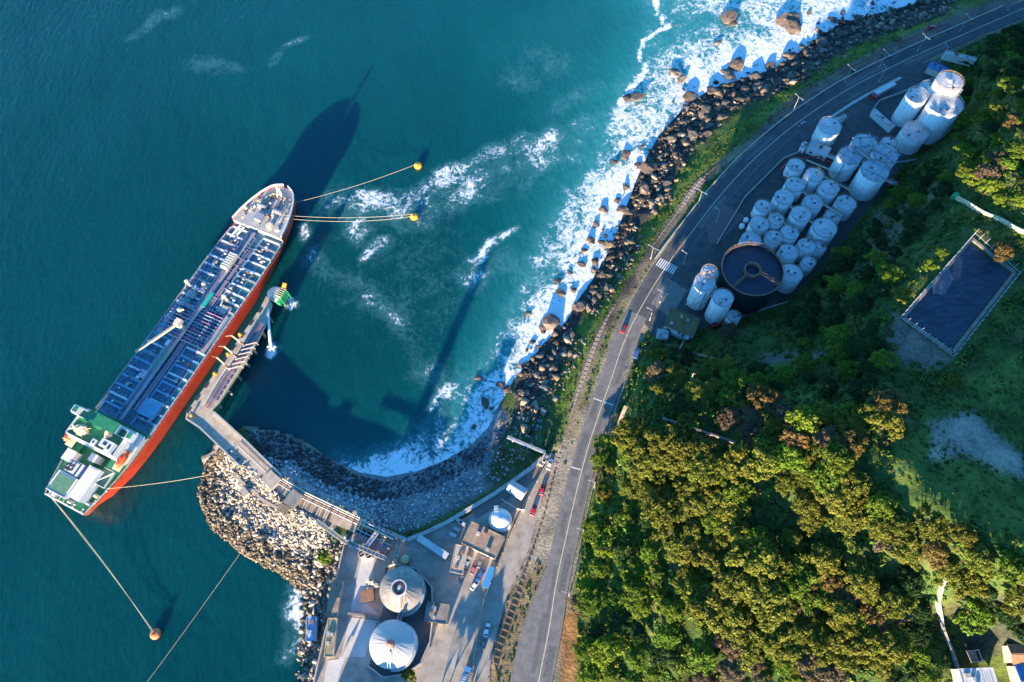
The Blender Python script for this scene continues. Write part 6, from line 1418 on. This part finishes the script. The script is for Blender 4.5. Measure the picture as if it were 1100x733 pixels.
# -- big boulders one can pick out
M_BOULD = mat("brown_boulder", (0.105, 0.082, 0.062), 0.9, var=0.7, scale=0.45, bump=0.9, tint=(0.04, 0.035, 0.03), objvar=0.3)
BM = []
for k in range(7):
    V, T = rock_proto(2, 80 + k, .30); r = np.random.default_rng(90 + k)
    V = V * (1 + .16 * (fbm(V[:, 0] * 2 + 5, V[:, 1] * 2 + V[:, 2] * 1.7 + 9, 3, k) - .45)[:, None] * 3)
    me = bpy.data.meshes.new("boulder"); me.from_pydata(V.tolist(), [], T.tolist()); me.materials.append(M_BOULD); BM.append(me)
NAMED = {(683,102):"low flat boulder standing alone in the surf, farthest out to sea",(724,78):"dark split boulder in the middle of the upper surf",(782,17):"broad dark boulder at the top edge in the surf",(792,70):"tall pointed boulder with a sunlit face beside the white surf",(846,20):"largest steep boulder at the top of the shore",(780,112):"long tan slab of rock lying at the surf edge",(771,44):"small round boulder alone in white foam",(590,347):"craggy golden brown boulder at the bend of the surf",(648,224):"dark sea boulder ringed by foam below the slab",(521,433):"small black boulder in the shaded surf of the bay",(697,182):"jagged group rock with sunlit tan ridges near the waterline",(566,412):"pale round boulder on the dark rocks of the bay"}
BL = [(683,102,11,'s'),(676,104,7,'s'),(724,76,8,'s'),(733,84,7,'s'),(782,17,12,'s'),(788,24,7,'s'),(792,70,13,'s'),(783,78,9,'s'),(846,20,16,'s'),(852,30,12,'s'),(771,44,6,'s'),(742,105,10,'s'),(765,97,10,'s'),(780,112,11,'r'),(758,122,9,'r'),(775,130,7,'r'),(744,147,8,'r'),(757,148,7,'r'),(735,152,6,'r'),(697,182,12,'r'),(712,180,7,'r'),(672,165,6,'s'),(660,172,5,'s'),(692,205,8,'r'),(704,190,5,'r'),(716,202,6,'r'),(648,224,6,'s'),(672,224,9,'r'),(664,214,4,'s'),(635,258,6,'r'),(652,262,6,'r'),(625,283,5,'s'),(600,300,5,'s'),(612,292,4,'s'),(638,290,5,'r'),(645,296,5,'r'),(603,313,6,'s'),(622,330,7,'r'),(634,332,6,'r'),(590,347,12,'r'),(583,352,6,'r'),(600,352,5,'r'),(567,336,4,'s'),(640,325,6,'r'),(655,312,5,'r'),(521,433,6,'s'),(528,438,3,'s'),(545,418,5,'r'),(553,424,5,'r'),(538,412,5,'r'),(566,412,4,'r'),(560,422,4,'r'),(615,362,5,'r'),(606,376,5,'r'),(600,384,4,'r'),(613,383,4,'r'),(514,405,4,'s'),(508,458,3,'s'),(850,60,8,'r'),(862,48,7,'s'),(880,32,6,'s'),(895,20,7,'s'),(905,12,5,'s'),(960,8,5,'s'),(925,16,6,'s'),(882,46,9,'r'),(870,12,5,'s'),(826,70,7,'s'),(812,82,9,'r'),(800,98,8,'r'),(728,26,2,'s'),(735,130,6,'s'),(722,150,6,'s'),(700,160,5,'s'),(686,176,5,'s'),(672,200,5,'s'),(690,155,4,'s'),(640,240,4,'s'),(628,268,4,'s'),(616,310,4,'s'),(580,372,4,'s'),(572,366,4,'s'),(560,392,4,'s')]
for i, (x, y, rp, kd) in enumerate(BL):
    p = G(x, y, 1.0); z = max(-.3, TZ(p.x, p.y)); r = rp / 2.25 * .95
    o = link("boulder", BM[i % 7], None, (p.x, p.y, z + r * .18)); f = .78 + .5 * ((i * 37) % 10) / 10
    o.scale = (r, r * f, r * ((.34 if kd == 's' else .5) + .2 * ((i * 13) % 7) / 7)); o.rotation_euler = (.25 * ((i * 7) % 5 - 2) / 2, .2 * ((i * 11) % 5 - 2) / 2, i * 1.3)
    lab = NAMED.get((x, y)); ordk = sorted([b for b in BL if b[3] == kd and (b[0], b[1]) not in NAMED], key=lambda b: b[1]); nth = ordk.index((x, y, rp, kd)) + 1 if lab is None else 0
    tag(o, lab or ("%s dark boulder awash in the surf, %s from the top edge" if kd == 's' else "%s tan boulder on the dark shore rocks, %s from the top edge") % ("small" if rp < 5 else "medium" if rp < 8 else "large", ordinal(nth)), "boulder", "boulders standing in the surf" if kd == 's' else "boulders on the rocky shore")
# ================================================================== vegetation
def leaf_clump(n, seed, flat=.75, leaf=.26):
    """unit-size clump: n small leaf quads spread through a ball, mostly facing out"""
    r = np.random.default_rng(seed); V = np.zeros((n * 4, 3)); 
    d = r.normal(size=(n, 3)); d /= np.linalg.norm(d, axis=1)[:, None]; d[:, 2] = np.abs(d[:, 2]) * .9 - .12; c = d * (r.uniform(.45, 1, (n, 1))) * np.array([1, 1, flat])
    nrm = d + r.normal(0, .55, (n, 3)) + np.array([0, 0, .25]); nrm /= np.linalg.norm(nrm, axis=1)[:, None]
    t = np.cross(nrm, r.normal(size=(n, 3))); t /= np.linalg.norm(t, axis=1)[:, None]; b = np.cross(nrm, t); s = leaf * r.uniform(.6, 1.35, (n, 1))
    for k, (p, q) in enumerate(((-1, -.6), (1, -.6), (1, .6), (-1, .6))): V[k::4] = c + t * s * p + b * s * q
    return V, np.arange(n * 4).reshape(n, 4)
def crown(seed, nclump, R, Hh, leaf):
    r = np.random.default_rng(seed); Vs, Fs = [], []; off = 0
    lob = r.uniform(0, 6.28, 3)
    for k in range(nclump):
        a = r.uniform(0, 6.28); rad = math.sqrt(r.uniform(.02, 1)) * R * (1 + .22 * math.sin(2 * a + lob[0]) + .15 * math.sin(3 * a + lob[1]))
        z = Hh * (1 - (rad / (R * 1.4))**2) * r.uniform(.55, 1.05); s = R * r.uniform(.20, .36)
        V, Fq = leaf_clump(66, int(r.integers(1e6)), .7, leaf / s)
        Vs.append(V * s + np.array([rad * math.cos(a), rad * math.sin(a), z])); Fs.append(Fq + off); off += len(V)
    return np.concatenate(Vs), np.concatenate(Fs)
def leaf_mat(name, col, var=.35, hue=None, objvar=.25, trans=.4):
    m = mat(name, col, .7, var=var, scale=.9, objvar=objvar, tint=hue, spec=.2); t = m.node_tree; b = t.nodes["Principled BSDF"]
    src = b.inputs["Base Color"].links[0].from_socket; tr = t.nodes.new("ShaderNodeBsdfTranslucent"); ms = t.nodes.new("ShaderNodeMixShader"); ms.inputs[0].default_value = trans
    t.links.new(src, tr.inputs[0]); t.links.new(b.outputs[0], ms.inputs[1]); t.links.new(tr.outputs[0], ms.inputs[2]); t.links.new(ms.outputs[0], t.nodes["Material Output"].inputs[0]); return m
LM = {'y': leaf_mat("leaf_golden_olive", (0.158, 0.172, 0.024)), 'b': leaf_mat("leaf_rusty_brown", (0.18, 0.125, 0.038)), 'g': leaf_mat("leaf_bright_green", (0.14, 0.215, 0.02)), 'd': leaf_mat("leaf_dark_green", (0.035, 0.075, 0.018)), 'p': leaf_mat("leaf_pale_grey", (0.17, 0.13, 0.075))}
M_BARK = mat("bark", (0.10, 0.075, 0.055), .9, var=.3)
def trunk_mb(R, h, seed):
    r = random.Random(seed); b = MB(); b.cyl((0, 0, -1.0), (.1, .1, h * .55), .32, .2, 8)
    for k in range(5):
        a = k * 1.26 + r.uniform(-.3, .3); b.cyl((.1, .1, h * r.uniform(.35, .55)), (R * .6 * math.cos(a), R * .6 * math.sin(a), h * r.uniform(.85, 1.05)), .14, .05, 6)
    return b
CR = {}; TK = []
for k in range(5):
    V, Fq = crown(300 + k, 52, 3.8, 3.0, .225)
    for c in LM:
        me = bpy.data.meshes.new("crown"); me.from_pydata(V.tolist(), [], Fq.tolist()); me.materials.append(LM[c]); CR[(k, c)] = me
    b = trunk_mb(3.4, 4.6, k); me = bpy.data.meshes.new("trunk"); me.from_pydata(b.v, [], b.f); me.materials.append(M_BARK); TK.append(me)
TREES = []; WALLS_PX = [[(1017,606),(1006,645),(1012,678),(1034,745)], [(712,451),(790,476)], [(672,438),(660,468)]]
def tree(x, y, z, s, kind, k, label, group, hs=1.0, name="tree"):
    pu, pv = proj(np.array([x]), np.array([y]), np.array([z + 5.0 * s]))
    if group is not None and min(float(seg_dist(pu, pv, wl)[0][0]) for wl in WALLS_PX) < 9 * s: return None
    if group is not None and inside(pu, pv, [(1025,690),(1110,680),(1110,760),(1025,760)])[0]: return None
    TREES.append([x, y, z, s, kind, label, group])
    t = thing(name, label, "tree", (x, y, z), rr.uniform(0, 6.28), group); t.scale = (s, s, s * hs); TREES[-1].append(t)
    link("trunk", TK[k % 5], t); c = link("crown", CR[(k % 5, kind)], t, (0, 0, 3.6)); return t
ROADC, YARDC = ROAD, YARD
def pts_in(poly, spacing, z_guess=30):
    us = [p[0] for p in poly]; vs_ = [p[1] for p in poly]; out_ = []
    for _ in range(6000):
        u, v = rr.uniform(min(us), max(us)), rr.uniform(min(vs_), max(vs_)); out_.append((u, v))
    U = np.array(out_); U = U[inside(U[:, 0], U[:, 1], poly)]
    # drop to the terrain
    z = np.full(len(U), float(z_guess))
    for _ in range(10):
        c = np.stack([(U[:, 0] - 550) / F, (366.5 - U[:, 1]) / F, -np.ones(len(U))], 1) @ RC.T; t = (H - z - 5) / -c[:, 2]; X, Y = c[:, 0] * t, c[:, 1] * t; z = .5 * z + .5 * terrain(X, Y)
    keep = []; 
    for i in range(len(U)):
        if all((X[i] - X[j])**2 + (Y[i] - Y[j])**2 > spacing**2 for j in keep): keep.append(i)
    k = np.array(keep, int); return X[k], Y[k], z[k]
GROVE = [(668,440),(700,468),(740,485),(790,488),(830,500),(868,480),(905,500),(930,520),(945,560),(900,575),(862,560),(850,600),(872,640),(860,690),(800,690),(752,650),(722,600),(700,540),(672,500)]
BRN = [[(775,440),(830,425),(850,448),(900,440),(962,430),(966,455),(905,482),(868,475),(800,478)], [(925,535),(965,548),(1015,568),(1062,580),(1097,608),(1092,640),(1045,632),(1000,604),(955,590)], [(878,600),(930,615),(965,650),(955,705),(905,733),(862,725),(852,690)]]
cnt = 0
X, Y, Z = pts_in(GROVE, 5.0)
_u, _v = proj(X, Y, Z + 5); _k = ~(inside(_u, _v, [(785,508),(842,505),(852,560),(842,600),(812,575)]) | inside(_u, _v, [(700,500),(716,500),(735,560),(722,570)])); X, Y, Z = X[_k], Y[_k], Z[_k]
for i in range(len(X)):
    tree(X[i], Y[i], Z[i], rr.choice([.8, 1.0, 1.2, 1.4, 1.6, 1.8]) * rr.uniform(.9, 1.1), rr.choice('yyyyyyyyyyyggg'), cnt, "golden olive bushy tree in the dense sunlit grove on the hillside", "trees of the sunlit grove", rr.uniform(.85, 1.15)); cnt += 1
for k, poly in enumerate(BRN):
    X, Y, Z = pts_in(poly, 5.4, 45)
    for i in range(len(X)):
        tree(X[i], Y[i], Z[i], rr.uniform(.9, 1.4), rr.choice(['b', 'y', 'p', 'y', 'y', 'g']), cnt, ["rusty brown tree on the crest above the shaded slope", "rusty brown tree on the ridge running to the right edge", "brownish thin tree on the lower slope left of the panel wall"][k], ["trees of the upper crest", "trees of the right hand ridge", "trees of the lower slope"][k], rr.uniform(.9, 1.2)); cnt += 1
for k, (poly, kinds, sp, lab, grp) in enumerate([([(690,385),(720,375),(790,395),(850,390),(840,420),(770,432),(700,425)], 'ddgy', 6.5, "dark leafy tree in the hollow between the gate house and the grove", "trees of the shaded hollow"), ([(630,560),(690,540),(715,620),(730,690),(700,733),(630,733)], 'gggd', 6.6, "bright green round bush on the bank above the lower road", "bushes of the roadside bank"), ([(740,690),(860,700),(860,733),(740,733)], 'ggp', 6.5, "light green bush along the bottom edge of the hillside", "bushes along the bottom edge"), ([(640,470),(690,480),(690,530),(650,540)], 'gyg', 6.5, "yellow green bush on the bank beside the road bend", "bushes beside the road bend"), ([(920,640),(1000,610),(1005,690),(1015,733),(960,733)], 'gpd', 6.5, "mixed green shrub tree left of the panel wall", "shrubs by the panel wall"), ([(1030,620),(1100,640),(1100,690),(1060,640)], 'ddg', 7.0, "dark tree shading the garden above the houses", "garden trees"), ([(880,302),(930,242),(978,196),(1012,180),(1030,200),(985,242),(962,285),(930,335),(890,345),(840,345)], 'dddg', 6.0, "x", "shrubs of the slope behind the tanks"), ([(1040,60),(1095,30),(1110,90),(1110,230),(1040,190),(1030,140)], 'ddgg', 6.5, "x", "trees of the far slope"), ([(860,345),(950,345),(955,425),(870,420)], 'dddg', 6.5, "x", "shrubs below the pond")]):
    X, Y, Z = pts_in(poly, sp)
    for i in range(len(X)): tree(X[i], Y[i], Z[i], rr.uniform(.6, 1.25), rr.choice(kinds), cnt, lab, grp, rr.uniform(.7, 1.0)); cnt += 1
SINGLE = [(1062,655,1.5,'g',"large pale green tree standing alone above the houses"),(781,357,1.0,'p',"lone sunlit tree below the black tank"),(968,318,.9,'y',"small golden tree beside the left fence of the pond"),(1086,92,1.3,'g',"sunlit green tree near the upper right edge"),(1078,112,1.1,'y',"sunlit yellow tree below the upper right edge tree"),(1094,125,1.0,'b',"rusty tree at the right edge above the wall"),(1062,185,1.2,'p',"pale flowering bush above the white stepped wall"),(1074,172,1.0,'p',"smaller pale bush behind the flowering bush"),(1048,190,.9,'g',"green bush left of the flowering bush"),(1080,268,1.0,'b',"rusty bush at the top corner of the pond"),(960,585,1.1,'p',"bare greyish tree on the ridge by the pale path"),(1010,272,.7,'g',"small green bush outside the pond fence, upper"),(1000,285,.7,'g',"small green bush outside the pond fence, lower"),(764,395,.9,'y',"yellow green tree in the hollow catching the sun"),(704,400,1.0,'p',"greyish tree by the gate house catching the sun"),(730,404,1.0,'y',"sunlit tree beside the slim grey pole"),(1020,610,1.1,'y',"golden tree at the upper end of the panel wall"),(925,395,.7,'g',"slim green shrub on the shaded slope below the pond"),(1025,410,.7,'y',"small yellow shrub below the pond corner"),(348,598,.7,'g',"small green bush at the end of the breakwater by the yard"),(440,727,.6,'y',"yellow bush by the containment wall at the bottom"),(619,650,.8,'p',"pale dry bush on the roadside at the lowest lamp")]
for (x, y, s, kd, l) in SINGLE:
    z = GT(x, y).z; p = G(x, y, z + 4.5 * s); tree(p.x, p.y, TZ(p.x, p.y), s, kd, cnt, l, None); cnt += 1
# trees just south of the frame that shade the yard lane
for (x, y, s) in [(472,765,.9),(484,770,1.0),(460,775,.95),(495,780,.8)]:
    p = G(x, y, 5); tree(p.x, p.y, 5, s, 'd', cnt, "dark tree beyond the bottom edge shading the yard lane, %s from the west" % {460: "first", 472: "second", 484: "third", 495: "fourth"}[x], "trees south of the yard", 1.3); cnt += 1
# every tree of a stand gets its own label: look first, then its row and place in the row
from collections import defaultdict
BASE = {"trees of the sunlit grove": ("tree in the sunlit grove", "the road"), "trees of the upper crest": ("tree on the crest", "the gate house side"), "trees of the right hand ridge": ("tree on the ridge", "the grove"), "trees of the lower slope": ("tree on the lower slope", "the grove"), "trees of the shaded hollow": ("tree in the shaded hollow", "the road"), "bushes of the roadside bank": ("bush on the roadside bank", "the road"), "bushes along the bottom edge": ("bush by the bottom edge", "the road"), "bushes beside the road bend": ("bush by the road bend", "the road"), "shrubs by the panel wall": ("shrub by the panel wall", "the grove"), "shrubs of the slope behind the tanks": ("shrub behind the tanks", "the black tank"), "trees of the far slope": ("tree on the far slope", "the far tanks"), "shrubs below the pond": ("shrub below the pond", "the gate house"), "garden trees": ("garden tree", "the panel wall")}
KCOL = {'y': "golden olive", 'b': "rusty brown", 'g': "bright green", 'd': "dark green", 'p': "pale greyish"}
ORD = ["first", "second", "third", "fourth", "fifth", "sixth", "seventh", "eighth", "ninth", "tenth", "eleventh", "twelfth", "thirteenth", "fourteenth", "fifteenth", "sixteenth", "seventeenth", "eighteenth", "nineteenth", "twentieth"]
stands = defaultdict(list)
for T_ in TREES: stands[T_[6]].append(T_)
for g_, L_ in stands.items():
    if g_ not in BASE: continue
    pxs = [proj(T_[0], T_[1], T_[2] + 5) for T_ in L_]; u0 = min(float(p[0]) for p in pxs); rows = defaultdict(list)
    for T_, p in zip(L_, pxs): rows[int((float(p[0]) - u0) / 26)].append((-float(p[1]), T_))
    for ri, rk in enumerate(sorted(rows)):
        for pi, (_, T_) in enumerate(sorted(rows[rk], key=lambda q: q[0])):
            T_[7]["label"] = "%s %s, %s row from %s, %s from bottom" % (KCOL[T_[4]], BASE[g_][0], ORD[min(ri, 11)], BASE[g_][1], ORD[min(pi, 19)])
# -- undergrowth, joined
M_LEAFP = piece_mat("undergrowth_leaf", .7, .8, .65, 1.4, .2)
CL = [leaf_clump(24, 700 + k, .6, .25) for k in range(8)]
X, Y = rand_in(80000, 5, 300, -25, 330); Z = terrain(X, Y); sd = sdist(X, Y, LAND); dro, _ = seg_dist(X, Y, ROAD); drl, _ = seg_dist(X, Y, RAIL)
land_side = np.ones(len(X), bool); u, v = proj(X, Y, Z)
P_, N_ = normals2(ROAD); i_n = np.array([np.argmin((P_[:, 0] - a)**2 + (P_[:, 1] - b)**2) for a, b in zip(X, Y)]); right = ((X - P_[i_n, 0]) * N_[i_n, 0] + (Y - P_[i_n, 1]) * N_[i_n, 1]) > 0
den = fbm(X * .07, Y * .07, 3, 91); keep = right & (dro > 7.5) & (sdist(X, Y, FARM) < -2) & (sdist(X, Y, POND) < -3) & (u > 560) & (u < 1180) & (v > -40) & (v < 790)
for poly in ([(955,335),(985,352),(1015,385),(1000,395),(965,383)], [(1005,455),(1045,445),(1100,490),(1100,512),(1040,488)], [(602,655),(617,655),(622,760),(602,760)], [(1030,650),(1100,660),(1100,700),(1030,712)], [(1030,715),(1110,690),(1120,760),(1030,760)]): keep &= ~inside(u, v, poly)
keep &= (rng.uniform(size=len(X)) < np.clip((den - .25) * 2.6, .25, 1)); field = inside(u, v, [(1035,395),(1100,350),(1100,580),(1060,560),(960,560),(960,480)]); keep &= ~(field & (rng.uniform(size=len(X)) < .35))
X, Y, Z, u, v = X[keep], Y[keep], Z[keep], u[keep], v[keep]; n = len(X); nz = fbm(X * .035, Y * .035, 3, 95)
C = mixc(n, [(.05,.11,.022),(.075,.15,.025),(.11,.18,.025),(.15,.16,.03),(.13,.10,.045)], [4, 4, 3, 1.5, .8]); lush = inside(u, v, [(610,500),(700,470),(740,640),(860,680),(860,760),(600,760)])
C = np.where((lush & (rng.uniform(size=n) < .65))[:, None], mixc(n, [(.12,.21,.02),(.16,.24,.022),(.19,.20,.03)], [3, 3, 1.2]), C)
S = np.clip(rng.lognormal(-.05, .4, n), .4, 2.2) * np.where(nz > .55, 1.25, .9) * np.where(field[keep], .5, 1)
o = batch("undergrowth", CL, np.stack([X, Y, Z + .1], 1), S, rng.uniform(-.2, .2, n), rng.uniform(0, 6.28, n), C, M_LEAFP); o["kind"] = "stuff"; o["label"] = "dense green scrub and undergrowth covering the hillside"
# -- coastal grass and low plants along the railway
X, Y = rand_in(42000, -60, 190, -20, 330); Z = terrain(X, Y); drl, _ = seg_dist(X, Y, RAIL); dro, _ = seg_dist(X, Y, ROAD); sd = sdist(X, Y, LAND)
u, v = proj(X, Y, Z); k = (drl > 1.9) & (drl < 12.5) & (dro > 6.2) & (sd > 11) & ((v < 500) | (v > 600)) & (sdist(X, Y, YARD) < 0) & (rng.uniform(size=len(X)) < .75)
bz = inside(u, v, [(545,452),(592,430),(604,465),(588,488),(545,515),(520,515)]); k |= bz & (rng.uniform(size=len(X)) < .5)
X, Y, Z = X[k], Y[k], Z[k]; n = len(X); C = mixc(n, [(.09,.14,.02),(.12,.17,.025),(.15,.15,.04),(.06,.10,.02)], [3, 3, 1.5, 2]); S = rng.uniform(.25, .75, n)
o = batch("coastal_grass", CL, np.stack([X, Y, Z], 1), S, rng.uniform(-.2, .2, n), rng.uniform(0, 6.28, n), C, M_LEAFP); o["kind"] = "stuff"; o["label"] = "green grass and weeds on both sides of the railway"
